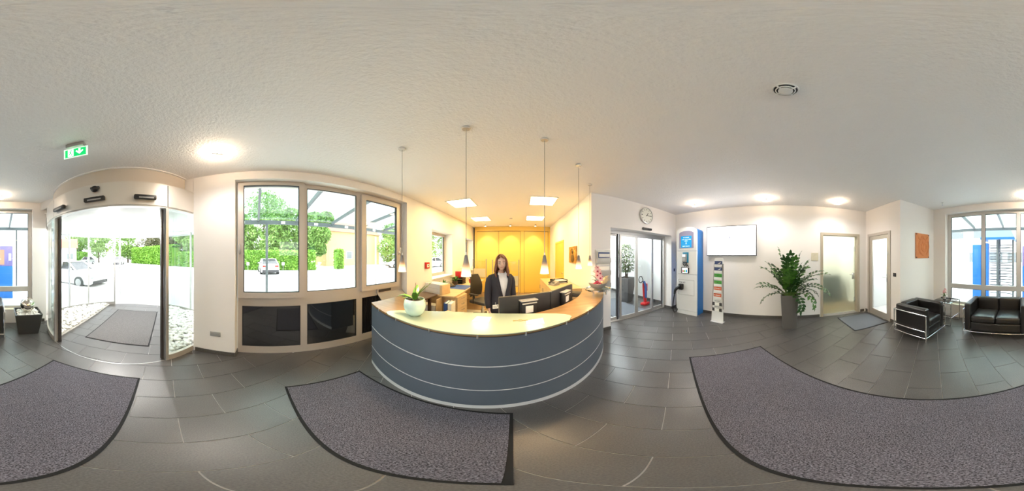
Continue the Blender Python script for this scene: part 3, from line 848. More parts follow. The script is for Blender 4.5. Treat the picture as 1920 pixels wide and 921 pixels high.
gr_ = thing('gravel_bed', 'bed of white pebbles right of the entrance mat, behind the right curved pane', 'gravel bed', (-3.0, -1.3, 0), 0, None)
b = MB(); pl = bed_poly(-1, GRX, GRY); b.prism([(x + 3.0, y + 1.3) for x, y in pl], .0005, .02); b.build('gravel_base', M['grout'], gr_, smooth=0)
pm = []
for k in range(5):
    b = MB(); q = Matrix.Rotation(rng.uniform(-.3, .3), 4, 'X'); b.T = q
    b.ball((0, 0, 0), 1.0, 6, 4, (1.25 - k * .05, .9 + k * .03, .7)); pm.append(b.mesh('pebble', M['pebble'], 80, False))
b = MB(); n = 0; npart = 0
for i in range(9000):
    x = rng.uniform(-4.4, -1.9); y = rng.uniform(-2.4, -0.7)
    if in_lens(x, y) and side(x, y, GRX, GRY) < -.04:
        r = rng.uniform(.03, .05); z = rng.uniform(.03, .085)
        if x > -3.1 and npart < 210:
            o = bpy.data.objects.new('pebble', pm[npart % 5]); C.objects.link(o); o.parent = gr_
            o.location = (x + 3.0, y + 1.3, z + .01); o.rotation_euler = (0, 0, rng.uniform(0, PI)); o.scale = (r, r, r); npart += 1
        elif n < 500:
            pebble_mb(b, x + 3.0, y + 1.3, z - .012, r * .9, rng); n += 1
o = b.build('pebbles', M['pebble'], gr_, smooth=80, fix=False); o['kind'] = 'stuff'
# ================================================================== mats on the floor
def floor_mat(name, label, cx, cy, L, W_, deg, pile, group=None, h=.008):
    t = thing(name, label, 'mat', (cx, cy, 0.0005), RAD(deg), group)
    b = MB(); e = .022
    b.box(-L / 2, -W_ / 2, 0, L / 2, -W_ / 2 + e, h * .7); b.box(-L / 2, W_ / 2 - e, 0, L / 2, W_ / 2, h * .7)
    b.box(-L / 2, -W_ / 2 + e, 0, -L / 2 + e, W_ / 2 - e, h * .7); b.box(L / 2 - e, -W_ / 2 + e, 0, L / 2, W_ / 2 - e, h * .7)
    b.build('rubber_border', M['mat_edge'], t, smooth=0)
    b = MB(); b.box(-L / 2 + e, -W_ / 2 + e, 0, L / 2 - e, W_ / 2 - e, h); b.build('pile', M[pile], t, smooth=0)
    return t
floor_mat('floor_mat', 'dark grey floor mat lying along the front of the reception counter', -.755, .688, 1.52, .845, -.3, 'mat_dark')
floor_mat('floor_mat', 'long dark grey runner mat in the middle of the lobby, before the sofa', .64, -.50, 3.92, 1.10, 33.4, 'mat_dark')
floor_mat('floor_mat', 'small blue-grey mat in front of the two glass doors', 3.195, -2.075, .88, .87, -1, 'mat_blue')
floor_mat('floor_mat', 'ribbed grey entrance mat inside the curved glass entrance', -2.57, -2.54, 1.90, 1.13, 30.5, 'mat_drum')
floor_mat('floor_mat', 'pale grey mat on the corridor floor behind the glass sliding doors', 2.95, 4.05, 1.1, 1.7, -3, 'mat_blue')

# ================================================================== reception counter
CC = (-.57, 3.44); RC = 2.31
ct = thing('reception_counter', 'curved slate-grey reception counter with two steel lines and wooden top', 'counter', (-.4, 2.0, 0))
def cb(): 
    b = MB(); b.T = Matrix.Translation((.4, -2.0, 0)); return b
AL, AR = 243.8, 340.4
for z0, z1 in ((.06, .318), (.324, .640), (.646, .955)):
    b = cb(); b.arc(CC[0], CC[1], RC - .03, RC, AL, AR, z0, z1, 60); b.build('front_panel', M['counter'], ct)
for z0, z1 in ((.317, .3255), (.639, .6475)):
    b = cb(); b.arc(CC[0], CC[1], RC - .032, RC + .0015, AL, AR, z0 - .001, z1 + .001, 60); b.build('steel_line', M['strip'], ct)
b = cb(); b.arc(CC[0], CC[1], RC - .032, RC + .001, AL, AR, .0005, .06, 60); b.build('plinth', M['strip'], ct)
b = cb(); b.arc(CC[0], CC[1], RC - .06, RC - .032, AL, AR, .05, .962, 60); b.build('inner_panel', M['desk'], ct)
e0 = (CC[0] + RC * math.cos(RAD(AL)), CC[1] + RC * math.sin(RAD(AL)))
b = cb(); b.prism([(e0[0] + .004, e0[1] + .02), (e0[0] + .034, e0[1] + .01), (-1.515, 1.88), (-1.545, 1.88)], .0005, .962); b.build('end_panel', M['counter'], ct, smooth=0)
top = []
for i in range(61):
    a = RAD(AL + (AR - AL) * i / 60); top.append((CC[0] + (RC + .005) * math.cos(a), CC[1] + (RC + .005) * math.sin(a)))
inner = []
for i in range(47):
    a = RAD(AR + (257 - AR) * i / 46); inner.append((CC[0] + 1.95 * math.cos(a), CC[1] + 1.95 * math.sin(a)))
b = cb(); b.prism(top + inner + [(-1.20, 1.66), (-1.22, 1.88), (-1.55, 1.90)], .964, .985); wt_ = b.build('wooden_top', M['topwood'], ct, smooth=30)
b = cb(); b.arc(CC[0], CC[1], RC - .001, RC + .003, AL, AR, .9555, .9635, 60); b.build('shadow_gap', M['gasket'], ct)
for a in (250.5, 259, 268.5, 278, 287, 297, 306, 318, 324):
    b = cb(); q = (CC[0] + RC * math.cos(RAD(a)), CC[1] + RC * math.sin(RAD(a))); b.cyl((q[0], q[1], .945), (q[0], q[1], .985), .008, n=8)
    b.build('fixing_bolt', M['steel'], ct)
# inner work surface below the top
b = cb(); b.arc(CC[0], CC[1], 1.22, 1.94, 252, 338, .715, .745, 40); b.build('work_surface', M['desk'], ct)
for a in (254, 275, 300, 322, 336):
    b = cb(); q = (CC[0] + 1.3 * math.cos(RAD(a)), CC[1] + 1.3 * math.sin(RAD(a))); b.box(q[0] - .02, q[1] - .02, .0005, q[0] + .02, q[1] + .02, .714)
    b.build('leg', M['dark'], ct, smooth=0)
# satin glass plate laid on the wooden top
gp = [(-1.185, 1.218)]
for i in range(1, 40):
    a = RAD(255.2 + (298.6 - 255.2) * i / 40); gp.append((CC[0] + (RC + .02) * math.cos(a), CC[1] + (RC + .02) * math.sin(a)))
gp += [(.535, 1.425), (.56, 1.46), (.555, 1.50), (.515, 1.545), (.44, 1.585), (.33, 1.615), (.19, 1.634), (0, 1.642), (-.2, 1.640), (-.36, 1.632), (-.55, 1.605), (-.70, 1.565), (-.86, 1.50), (-1.0, 1.43), (-1.12, 1.345), (-1.18, 1.27)]
b = MB(); b.prism([(x + .3, y - 1.4) for x, y in gp], 0, .008)
tag(b.build('glass_plate', M['frost_top'], None, (-.3, 1.4, .9855), smooth=30), 'satin glass plate with rounded ends lying on the counter front', 'glass plate')
ZT = .9937
def sheet(name, label, pts, z=ZT, m='paper', h=.0012, cat='paper', group=None):
    cx = sum(p[0] for p in pts) / len(pts); cy = sum(p[1] for p in pts) / len(pts)
    b = MB(); b.prism([(x - cx, y - cy) for x, y in pts], 0, h)
    return tag(b.build(name, M[m], None, (cx, cy, z + .0003), smooth=0), label, cat, group)
sheet('paper_sheet', 'white paper sheet on the glass counter in front of the woman', [(-.35, 1.385), (-.199, 1.378), (-.19, 1.53), (-.335, 1.526)])
sheet('paper_sheet', 'white paper sheet on the glass counter near its rounded right end', [(.118, 1.352), (.272, 1.345), (.285, 1.488), (.125, 1.44)])
t = thing('key_ring', 'small brass keys lying on the glass counter beside the right paper', 'keys', (.075, 1.445, ZT + .0005))
b = MB(); b.tube([(.02 * math.cos(RAD(a)), .02 * math.sin(RAD(a)), .003) for a in range(0, 360, 30)], .002, 6, closed=True); b.build('ring', M['gold'], t)
b = MB(); b.box(.018, -.006, .001, .06, .002, .004); b.box(.05, -.006, .001, .066, .012, .004); b.build('key', M['gold'], t, smooth=0)
b = MB(); b.box(-.055, -.012, .001, -.02, -.004, .004); b.box(-.066, -.016, .001, -.05, .002, .004); b.build('key', M['gold'], t, smooth=0)

# mint pot with orchid leaves
t = thing('potted_orchid', 'mint ceramic pot with green orchid leaves on the counter', 'potted plant', (-.90, 1.325, ZT + .0008))
b = MB(); b.lathe([(.045, 0), (.062, .003), (.090, .035), (.108, .085), (.111, .12), (.104, .158), (.096, .176), (.089, .176), (.094, .15), (.09, .14)], 36, cap0=True, cap1=False); b.build('pot', M['mint'], t, smooth=60)
b = MB(); b.lathe([(.0925, .15), (.06, .160), (0.0, .163)], 20)
r_ = random.Random(5)
for i in range(26):
    a = r_.uniform(0, 2 * PI); q = r_.uniform(0, .075); b.ball((q * math.cos(a), q * math.sin(a), .163), r_.uniform(.008, .014), 6, 4, (1.3, .8, .7))
b.build('bark_chips', M['bark'], t, smooth=60)
def broad_leaf(b, base, yaw, rise, L, W_, curl, n=7):
    """a curved strap leaf: centre line rises and bends over, with thickness"""
    rings = []; p = Vector(base); ang = rise
    side_ = Vector((-math.sin(yaw), math.cos(yaw), 0))
    for i in range(n + 1):
        s = i / n; wd = W_ * (math.sin(PI * (0.12 + .86 * s ** .85)) ** .8) * .5 + .002
        d = Vector((math.cos(yaw) * math.cos(ang), math.sin(yaw) * math.cos(ang), math.sin(ang)))
        u = side_.cross(d) * -1
        rings.append([p - side_ * wd + u * wd * .35, p + u * .001, p + side_ * wd + u * wd * .35, p - u * .0015])
        p = p + d * (L / n); ang -= curl / n
    b.loft(rings)
for yaw, rise, L, W_, curl, m in ((3.5, .75, .19, .048, 1.5, 'leaf'), (1.9, 1.2, .17, .058, .55, 'leaf'), (.3, 1.2, .18, .060, .35, 'leaf'), (-1.0, 1.15, .15, .05, .8, 'leaf'), (-2.4, .9, .12, .045, 1.6, 'leaf'), (.1, .5, .10, .04, 1.2, 'leaf'), (2.8, .45, .12, .04, 1.4, 'leaf')):
    b = MB(); broad_leaf(b, (.015 * math.cos(yaw), .015 * math.sin(yaw), .16), yaw, rise, L, W_, curl); b.build('leaf', M[m], t, smooth=70)
b = MB(); b.tube([(0, .01, .16), (-.005, .015, .25), (-.002, .02, .335)], [.004, .0035, .0025], 6); b.build('flower_stem', M['bark'], t)
b = MB(); b.tube([(.01, 0, .16), (.05, .01, .24), (.11, .03, .30), (.16, .05, .35)], [.0045, .004, .0035, .002], 6)
for q in ((.08, .02, .27), (.12, .033, .31), (.145, .045, .337)): b.ball(q, .006, 6, 4)
b.build('flower_stem', M['stem'], t)

# glass disc with a flower bowl at the right end of the counter
GD = (1.295, 2.215)
t = thing('glass_shelf', 'round glass shelf on chrome posts at the right end of the counter', 'shelf', (GD[0], GD[1], .986))
b = MB(); b.lathe([(0, .080), (.205, .080), (.205, .088), (0, .088)], 40); b.build('glass_disc', glass('disc_glass', (.85, .95, .9), 1.5), t)
b = MB(); b.lathe([(.200, .078), (.208, .078), (.208, .090), (.200, .090)], 40); b.lathe([(.195, .092), (.208, .092), (.208, .10), (.195, .10)], 40); b.build('chrome_rim', M['chrome'], t)
for a in (200, 60, 320):
    b = MB(); b.cyl((.12 * math.cos(RAD(a)), .12 * math.sin(RAD(a)), 0.0005), (.12 * math.cos(RAD(a)), .12 * math.sin(RAD(a)), .0795), .018, n=14); b.build('post', M['chrome'], t)
t = thing('flower_bowl', 'grey oval bowl of pink orchids and straw on the glass shelf', 'flower arrangement', (GD[0], GD[1], .986 + .0885))
b = MB()
prof = [(.035, .0), (.07, .004), (.125, .045), (.150, .085), (.145, .088), (.11, .055), (.0, .045)]
b.lathe(prof, 28, cap0=True); 
b.v = [(x * 1.12, y * .62, z + abs(x) ** 2 * 1.2) for x, y, z in b.v]
b.build('bowl', M['concrete'], t, smooth=60)
r_ = random.Random(11)
def orchid(b, c, r, face):
    f = Vector(face).normalized(); s = f.orthogonal().normalized(); u = f.cross(s)
    for i in range(5):
        a = 2 * PI * i / 5 + .3; d = s * math.cos(a) + u * math.sin(a)
        c0 = Vector(c); tip = c0 + d * r + f * r * .15; sd = d.cross(f)
        b.add([c0, c0 + d * r * .5 + sd * r * .38 + f * r * .2, tip, c0 + d * r * .5 - sd * r * .38 + f * r * .2, c0 + d * r * .5 + f * r * .08], [(0, 1, 4), (1, 2, 4), (2, 3, 4), (3, 0, 4)])
for c, r, face in (((-.035, -.03, .285), .07, (-.3, -1, .2)), ((.0, -.04, .25), .055, (.1, -1, .1)), ((.0, -.05, .175), .07, (0, -1, .25)), ((-.03, -.03, .22), .05, (-.6, -.8, .2)), ((.035, -.03, .20), .05, (.6, -.8, .1)), ((-.02, .0, .335), .05, (-.2, -1, .4))):
    b = MB(); orchid(b, c, r, face); fl_ = b.build('flower', M['pink'], t, smooth=60)
    b = MB(); b.ball(Vector(c) + Vector(face).normalized() * .015, .014, 8, 6); b.build('flower_lip', M['magenta'], fl_)
b = MB(); b.tube([(0, 0, .05), (-.01, -.01, .16), (-.03, -.01, .26), (-.03, 0, .36)], .004, 6); b.tube([(0.02, 0, .05), (.01, -.01, .13), (.0, -.02, .2)], .003, 6); b.build('flower_stem', M['stem'], t)
b = MB()
for i in range(70):
    a = r_.uniform(0, 2 * PI); q = r_.uniform(0, 1); b.ball((.07 * q * math.cos(a) - .03, .04 * q * math.sin(a) - .02, .085 + .045 * (1 - q)), .012, 6, 4)
b.build('berry_cushion', M['magenta'], t, smooth=60)
b = MB()
for i in range(46):
    a = r_.uniform(-1.2, .9); x = .06 + r_.uniform(-.02, .05); h = r_.uniform(.05, .15)
    p0 = Vector((x, r_.uniform(-.04, .03), .06)); p2 = p0 + Vector((math.cos(a) * .12, math.sin(a) * .07, h)); p1 = (p0 + p2) / 2 + Vector((0, 0, .05))
    b.tube([p0, p1, p2], [.003, .0025, .001], 4)
o = b.build('straw_tuft', M['straw'], t, smooth=60); o['kind'] = 'stuff'
for (x, y, z, yaw) in ((-.09, -.01, .22, 2.8), (-.075, 0, .28, 2.2), (-.08, .0, .16, 3.3)):
    b = MB(); broad_leaf(b, (x + .04, y, z - .05), yaw, 1.0, .10, .035, 1.2, 5); b.build('leaf', M['leaf_dark'], t, smooth=70)

# ================================================================== monitors on the inner work surface
def monitor(L, Rr, ztop, label):
    L = Vector((L[0], L[1], 0)); Rr = Vector((Rr[0], Rr[1], 0)); wv = Rr - L; W_ = wv.length; yaw = math.atan2(wv.y, wv.x)
    c = (L + Rr) / 2
    t = thing('monitor', label, 'monitor', (c.x, c.y, .7455), yaw, 'monitors behind the counter')
    H_ = ztop - .7455
    b = MB(); b.rbox(-W_ / 2, 0, H_ - .375, W_ / 2, .03, H_, .006); b.build('housing', M['black'], t)     # back faces the lobby (-y)
    b = MB(); b.box(-W_ / 2, .0305, H_ - .375, W_ / 2, .036, H_ - .365); b.box(-W_ / 2, .0305, H_ - .012, W_ / 2, .036, H_)
    b.box(-W_ / 2, .0305, H_ - .365, -W_ / 2 + .012, .036, H_ - .012); b.box(W_ / 2 - .012, .0305, H_ - .365, W_ / 2, .036, H_ - .012); b.build('bezel', M['steel'], t, smooth=0)
    b = MB(); b.box(-W_ / 2 + .0125, .0305, H_ - .3645, W_ / 2 - .0125, .033, H_ - .0125); b.build('screen', M['screen_blue'], t, smooth=0)
    b = MB(); b.rbox(-.09, -.06, H_ - .27, .09, -.0005, H_ - .06, .01); bx = b.build('stand_mount', M['black'], t)
    b = MB(); b.box(-.10, -.075, H_ - .055, .10, -.0005, H_ - .043); b.box(-.085, -.075, H_ - .085, .085, -.062, H_ - .073); b.build('cable_clip', M['grey'], bx, smooth=0)
    b = MB(); b.box(-.045, -.0635, H_ - .19, .045, -.0605, H_ - .11); b.build('paper_label', M['lgrey'], bx, smooth=0)
    b = MB(); b.rbox(-.035, -.04, .012, .035, -.005, H_ - .2, .006); b.build('stand_column', M['black'], t)
    b = MB(); b.rbox(-.13, -.10, .0005, .13, .10, .013, .005); b.build('stand_foot', M['black'], t)
    for k in (-1, 1):
        b = MB(); b.tube([(k * .05, -.05, H_ - .24), (k * .07, -.06, H_ - .32), (k * .05, -.03, .05), (k * .1, .02, .015)], .004, 6); b.build('cable', M['lgrey'], t)
    return t
monitor((-.125, 1.655), (.450, 1.885), 1.165, 'wide black monitor seen from behind, directly in front of the woman')
monitor((.462, 1.880), (.905, 2.325), 1.165, 'wide black monitor seen from behind, right of the other monitor')
t = thing('telephone', 'dark grey desk telephone on the inner desk, right of the monitors', 'telephone', (1.02, 2.72, .7455), RAD(-40))
b = MB(); b.add([(-.1, -.09, 0), (.1, -.09, 0), (.1, .09, 0), (-.1, .09, 0), (-.1, -.09, .09), (.1, -.09, .09), (.1, .09, .03), (-.1, .09, .03)], [(0, 3, 2, 1), (4, 5, 6, 7), (0, 1, 5, 4), (1, 2, 6, 5), (2, 3, 7, 6), (3, 0, 4, 7)]); b.build('body', M['dark'], t, smooth=0)
b = MB(); b.tube([(-.075, -.085, .105), (-.075, 0, .09), (-.075, .09, .055)], [.02, .014, .02], 8); b.build('handset', M['black'], t)

# ================================================================== pendant lamps over the counter
r_ = random.Random(2)
pl = [(-1.026, 1.284, 'leftmost pendant lamp over the counter, beside the west window'), (-.353, 1.22, 'pendant lamp hanging left of the woman, over the glass counter plate'),
      (.289, 1.429, 'middle pendant lamp, hanging right of the woman over the monitors'), (.806, 1.86, 'pendant lamp hanging before the brown icon picture'), (1.245, 2.405, 'pendant lamp nearest the glass doors, over the flower bowl')]
proto = None
def pendant(x, y, label):
    t = thing('pendant_lamp', label, 'lamp', (x, y, CEIL), 0, 'cone pendants over the counter')
    b = MB(); b.lathe([(0, -.022), (.032, -.022), (.038, -.012), (.038, -.0005), (0, -.0005)], 20); b.build('ceiling_rose', M['alu'], t)
    b = MB(); b.cyl((0, 0, -.022), (0, 0, -1.24), .0028, n=6); b.build('cord', M['grey'], t)
    return t
shade_mesh = None
for (x, y, lab) in pl:
    t = pendant(x, y, lab)
    if shade_mesh is None:
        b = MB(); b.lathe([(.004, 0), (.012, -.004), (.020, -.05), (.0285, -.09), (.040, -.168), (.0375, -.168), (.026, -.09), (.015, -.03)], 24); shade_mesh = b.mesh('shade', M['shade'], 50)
        b = MB(); b.ball((0, 0, -.135), .016, 10, 8); bulb_mesh = b.mesh('bulb', M['bulb'])
        b = MB(); b.cyl((0, 0, 0.0), (0, 0, .022), .006, n=10); ferr = b.mesh('ferrule', M['steel'])
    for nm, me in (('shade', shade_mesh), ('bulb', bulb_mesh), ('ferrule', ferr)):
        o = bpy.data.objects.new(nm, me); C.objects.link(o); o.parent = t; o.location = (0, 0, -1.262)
    point_light('lamp_light', t, (0, 0, -1.262 - .15), 6.0, (1.0, .70, .38), .03)

# ================================================================== ceiling lamps
def ceiling_lamp(x, y, label, deg=0, power=10.5):
    t = thing('ceiling_lamp', label, 'lamp', (x, y, CEIL), RAD(deg), 'small square ceiling lamps')
    b = MB(); b.rbox(-.045, -.045, -.018, .045, .045, -.0005, .004); b.build('base_plate', M['chrome'], t)
    b = MB(); b.cyl((0, 0, -.018), (0, 0, -.05), .012, n=12); b.build('lamp_stem', M['chrome'], t)
    b = MB(); b.ball((0, 0, -.058), .014, 10, 8); b.build('bulb', M['bulb'], t)
    b = MB()
    for k in range(8):      # a slightly bowed glass square
        x0 = -.06 + .015 * k; z0 = -.082 + .010 * ((k - 4) / 4) ** 2; z1 = -.082 + .010 * ((k - 3) / 4) ** 2
        b.add([(x0, -.06, z0), (x0 + .015, -.06, z1), (x0 + .015, .06, z1), (x0, .06, z0), (x0, -.06, z0 + .005), (x0 + .015, -.06, z1 + .005), (x0 + .015, .06, z1 + .005), (x0, .06, z0 + .005)],
              [(0, 3, 2, 1), (4, 5, 6, 7), (0, 1, 5, 4), (2, 3, 7, 6)])
    b.build('glass_shade', M['lampglass'], t)
    for sx in (-1, 1):
        b = MB(); b.box(sx * .0625 - .003, -.06, -.078, sx * .0625 + .003, .06, -.066); b.build('shade_clip', M['steel'], t, smooth=0)
    point_light('lamp_light', t, (0, 0, -.048), power, (1.0, .74, .50), .02)
    d = bpy.data.lights.new('lamp_down_light', 'SPOT'); d.energy = power * 1.9; d.color = (1, .92, .84); d.spot_size = RAD(165); d.spot_blend = .8; d.shadow_soft_size = .10
    o = bpy.data.objects.new('lamp_down_light', d); C.objects.link(o); o.parent = t; o.location = (0, 0, -.092)
    return t
ceiling_lamp(-1.675, -.408, 'square glass ceiling lamp above the wall between entrance and window', 20)
ceiling_lamp(-.03, -3.23, 'ceiling lamp above the sofa by the south window', 0)
ceiling_lamp(3.41, 1.64, 'ceiling lamp above the blue and white charging cabinet', 10)
ceiling_lamp(3.41, .045, 'ceiling lamp near the wall, right of the television', 5)
ceiling_lamp(3.30, -1.50, 'ceiling lamp nearest the frosted door', 5)
t = thing('spot_lamp', 'small unlit chrome ceiling spot near the relief wall', 'lamp', (1.796, -3.282, CEIL))
b = MB(); b.cyl((0, 0, -.0005), (0, 0, -.012), .03, n=14); b.build('base_plate', M['chrome'], t)
b = MB(); b.cyl((0, 0, -.012), (0, 0, -.05), .008, n=8); b.ball((0, 0, -.06), .022, 12, 8); b.build('spot_head', M['chrome'], t)
# smoke detector over the lobby
def detector(x, y, s, label):
    t = thing('smoke_detector', label, 'smoke detector', (x, y, CEIL))
    b = MB(); b.lathe([(0, -.0005), (.062 * s, -.0005), (.066 * s, -.008 * s), (.062 * s, -.018 * s), (0, -.018 * s)], 40); b.build('base', M['white'], t)
    b = MB(); b.lathe([(.058 * s, -.0181 * s), (.056 * s, -.026 * s), (0, -.026 * s)], 40); b.build('dark_chamber', M['black'], t)
    b = MB(); b.lathe([(.044 * s, -.0262 * s), (.050 * s, -.028 * s), (.050 * s, -.032 * s), (.044 * s, -.036 * s)], 40); b.lathe([(0, -.0262 * s), (.036 * s, -.027 * s), (.036 * s, -.040 * s), (.022 * s, -.044 * s), (0, -.044 * s)], 40)
    for k in range(4):
        a = PI / 4 + k * PI / 2; b.T = Matrix.Rotation(a, 4, 'Z'); b.box(.034 * s, -.004 * s, -.038 * s, .060 * s, .004 * s, -.018 * s)
    b.T = None; b.build('cap', M['white'], t)
    return t
detector(.768, -.083, 1.0, 'round white smoke detector on the lobby ceiling')
detector(-.035, 5.367, .8, 'small smoke detector on the office ceiling between light panels')
# office light panels
for (x, y, lab) in ((-1.14, 3.61, 'square ceiling light panel over the office desk, front left'), (.675, 3.55, 'square ceiling light panel over the office, front right'),
                    (-1.035, 5.389, 'square ceiling light over the far end of the office desk'), (.753, 5.314, 'ceiling light panel at the back right of the office')):
    t = thing('ceiling_light', lab, 'ceiling light', (x, y, CEIL), RAD(-3), 'office ceiling light panels')
    b = MB(); b.box(-.30, -.30, -.014, .30, -.27, -.0005); b.box(-.30, .27, -.014, .30, .30, -.0005); b.box(-.30, -.27, -.014, -.27, .27, -.0005); b.box(.27, -.27, -.014, .30, .27, -.0005)
    b.build('panel_frame', M['white'], t, smooth=0)
    b = MB(); b.box(-.2695, -.2695, -.010, .2695, .2695, -.001); b.build('diffuser', M['ledpanel'], t, smooth=0)
for (x, lab) in ((-1.058, 'left small downlight before the yellow cupboard wall'), (-.064, 'middle small downlight before the yellow cupboard wall'), (.932, 'right small downlight before the yellow cupboard wall')):
    t = thing('downlight', lab, 'lamp', (x, 6.43, CEIL), 0, 'downlights before the cupboard wall')
    b = MB(); b.lathe([(0, -.0005), (.04, -.0005), (.042, -.006), (.03, -.012), (0, -.012)], 18); b.build('trim_ring', M['steel'], t)
    b = MB(); b.cyl((0, 0, -.012), (0, 0, -.075), .026, n=14); b.build('spot_can', M['steel'], t)
    b = MB(); b.cyl((0, 0, -.0752), (0, 0, -.078), .022, n=14); b.build('bulb', M['bulb'], t)
    d = bpy.data.lights.new('lamp_light', 'SPOT'); d.energy = 22; d.color = (1, .74, .38); d.spot_size = RAD(75); d.spot_blend = .6; d.shadow_soft_size = .02
    o = bpy.data.objects.new('lamp_light', d); C.objects.link(o); o.parent = t; o.location = (0, 0, -.085); o.rotation_euler = (RAD(22), 0, 0)
# unseen lamps added to brighten the corridor and the rooms behind the doors
for (x, y, lab, pw, cl) in ((3.0, 4.4, 'added corridor fill lamp behind the glass sliding doors', 62, (.92, .96, 1)), (3.1, 6.6, 'added fill lamp at the far end of the corridor', 48, (.92, .96, 1)),
                        (5.0, -1.2, 'added fill lamp in the room behind the frosted door', 40, (1, .96, .84)), (3.2, -4.1, 'added fill lamp in the hallway behind the white framed door', 42, (.9, .95, 1))):
    t = thing('added_fill_lamp', lab, 'lamp', (x, y, CEIL), 0, None)
    b = MB(); b.cyl((0, 0, -.0005), (0, 0, -.03), .17, n=28); b.build('lamp_body', M['white'], t)
    b = MB(); b.lathe([(.155, -.0305), (.15, -.06), (.09, -.08), (0, -.085)], 28); b.build('diffuser', mat('opal_glass', (.9, .9, .9), .4, emit=cl, estr=2.0), t)
    point_light('lamp_light', t, (0, 0, -.16), pw, cl, .12)

# ================================================================== exit sign
ex = thing('exit_sign', 'green illuminated emergency exit sign hanging from the ceiling near the entrance', 'exit sign', (-.694, -1.387, CEIL), RAD(129))
# local x right as seen from the lobby, facing -y
b = MB(); b.rbox(-.095, -.03, -.045, .095, .04, -.0005, .008); hs = b.build('housing', M['grey'], ex)
b = MB(); b.rbox(-.085, -.034, -.058, .085, .02, -.0455, .004); b.build('light_bar', M['alu'], hs)
b = MB(); b.rbox(-.125, -.005, -.195, .125, .002, -.058, .002); b.build('acrylic_plate', M['acrylic'], ex)
b = MB(); b.box(-.107, -.0075, -.183, .107, -.0055, -.075); b.build('green_field', M['exit_green'], ex, smooth=0)
b = MB(); b.box(-.078, -.0095, -.178, -.018, -.0078, -.080); wf = b.build('door_symbol', M['exit_white'], ex, smooth=0)
b = MB(); Y0, Y1 = -.0115, -.0098
def flat(pts): 
    n = len(pts); b.add([(x, Y0, z) for x, z in pts] + [(x, Y1, z) for x, z in pts], [tuple(range(n)), tuple(range(2 * n - 1, n - 1, -1))] + [(i, i + n, (i + 1) % n + n, (i + 1) % n) for i in range(n)])
flat([(-.043 + .0065 * math.cos(t * PI / 5), -.093 + .0065 * math.sin(t * PI / 5)) for t in range(10)])
flat([(-.052, -.104), (-.040, -.102), (-.044, -.132), (-.056, -.130)])
flat([(-.042, -.104), (-.028, -.112), (-.024, -.108), (-.039, -.100)])
flat([(-.052, -.104), (-.066, -.112), (-.070, -.125), (-.066, -.126), (-.061, -.115), (-.050, -.110)])
flat([(-.048, -.128), (-.036, -.146), (-.030, -.170), (-.036, -.172), (-.044, -.148), (-.056, -.130)])
flat([(-.056, -.128), (-.048, -.134), (-.060, -.156), (-.073, -.160), (-.074, -.154), (-.063, -.150)])
b.build('running_figure', M['exit_green'], wf, smooth=0)
b = MB(); Y0, Y1 = -.0095, -.0078
flat([(.033, -.085), (.053, -.085), (.053, -.125), (.075, -.105), (.082, -.118), (.043, -.162), (.004, -.118), (.011, -.105), (.033, -.125)])
b.build('arrow', M['exit_white'], ex, smooth=0)

# ================================================================== wall things
t = thing('wall_clock', 'round silver wall clock above the glass sliding doors', 'clock', on(FR_N, 1.447, 0, 2.595), wrot(FR_N))
TZ = Matrix.Rotation(RAD(90), 4, 'X')
b = MB(); b.T = TZ; b.lathe([(0, .0005), (.205, .0005), (.21, .02), (.205, .045), (.190, .05), (.186, .04), (.186, .03)], 48); b.build('case', M['steel'], t)
b = MB(); b.T = TZ; b.lathe([(.1855, .028), (.1855, .031), (0, .031)], 48); b.build('dial', M['clockface'], t)
for k in range(12):
    b = MB(); a = RAD(30 * k); rot = Matrix.Rotation(-a, 4, 'Z'); b.T = TZ @ rot; w2 = .006 if k % 3 else .009; b.box(-w2, .135, .0312, w2, .170, .0325)
    b.build('hour_mark', M['dark'], t, smooth=0)
for nm, a, L, w2, z in (('hour_hand', 37, .085, .008, .034), ('minute_hand', 90, .13, .006, .036)):
    b = MB(); b.T = TZ @ Matrix.Rotation(RAD(-a), 4, 'Z'); b.box(-w2, -.025, z, w2, L, z + .0012); b.build(nm, M['black'], t, smooth=0)
t = thing('door_sensor', 'flat dark motion sensor on the wall under the clock', 'sensor', on(FR_N, 1.47, 0, 2.258), wrot(FR_N))
b = MB(); b.rbox(-.15, -.045, -.028, .15, -.0005, .028, .01); b.build('housing', M['dark'], t)
b = MB(); b.rbox(-.12, -.049, -.018, .12, -.0455, .012, .001); b.build('lens', M['black'], t)
def socket_plate(name, label, fr, u, z, w_, h_, mm, n=2):
    t = thing(name, label, 'switch' if n < 3 else 'socket', on(fr, u, 0, z), wrot(fr))
    b = MB(); b.rbox(-w_ / 2, -.009, -h_ / 2, w_ / 2, -.0005, h_ / 2, .003); b.build('cover_plate', M[mm], t)
    return t
t = socket_plate('wall_socket', 'grey double power socket low on the wall beside the west window', FR_W, -.285, .39, .158, .08, 'grey', 3)
for k in (-1, 1):
    b = MB(); b.cyl((k * .037, -.0092, 0), (k * .037, -.011, 0), .026, n=18); o = b.build('outlet', M['grey'], t)
    b = MB(); b.cyl((k * .037 - .009, -.0112, 0), (k * .037 - .009, -.012, 0), .003, n=8); b.cyl((k * .037 + .009, -.0112, 0), (k * .037 + .009, -.012, 0), .003, n=8); b.build('pin_hole', M['black'], o)
t = socket_plate('light_switch', 'dark bronze light switch right of the white framed glass door', FR_EN, -.175, 1.175, .10, .085, 'bronze')
b = MB(); b.rbox(-.035, -.013, -.03, .035, -.0095, .03, .002); b.build('rocker', M['dark'], t)
t = socket_plate('light_switch', 'small dark switch in the corner left of the charging cabinet', FR_N, 2.64, 1.18, .06, .085, 'navy')
b = MB(); b.rbox(-.02, -.013, -.03, .02, -.0095, .03, .002); b.build('rocker', M['dark'], t)
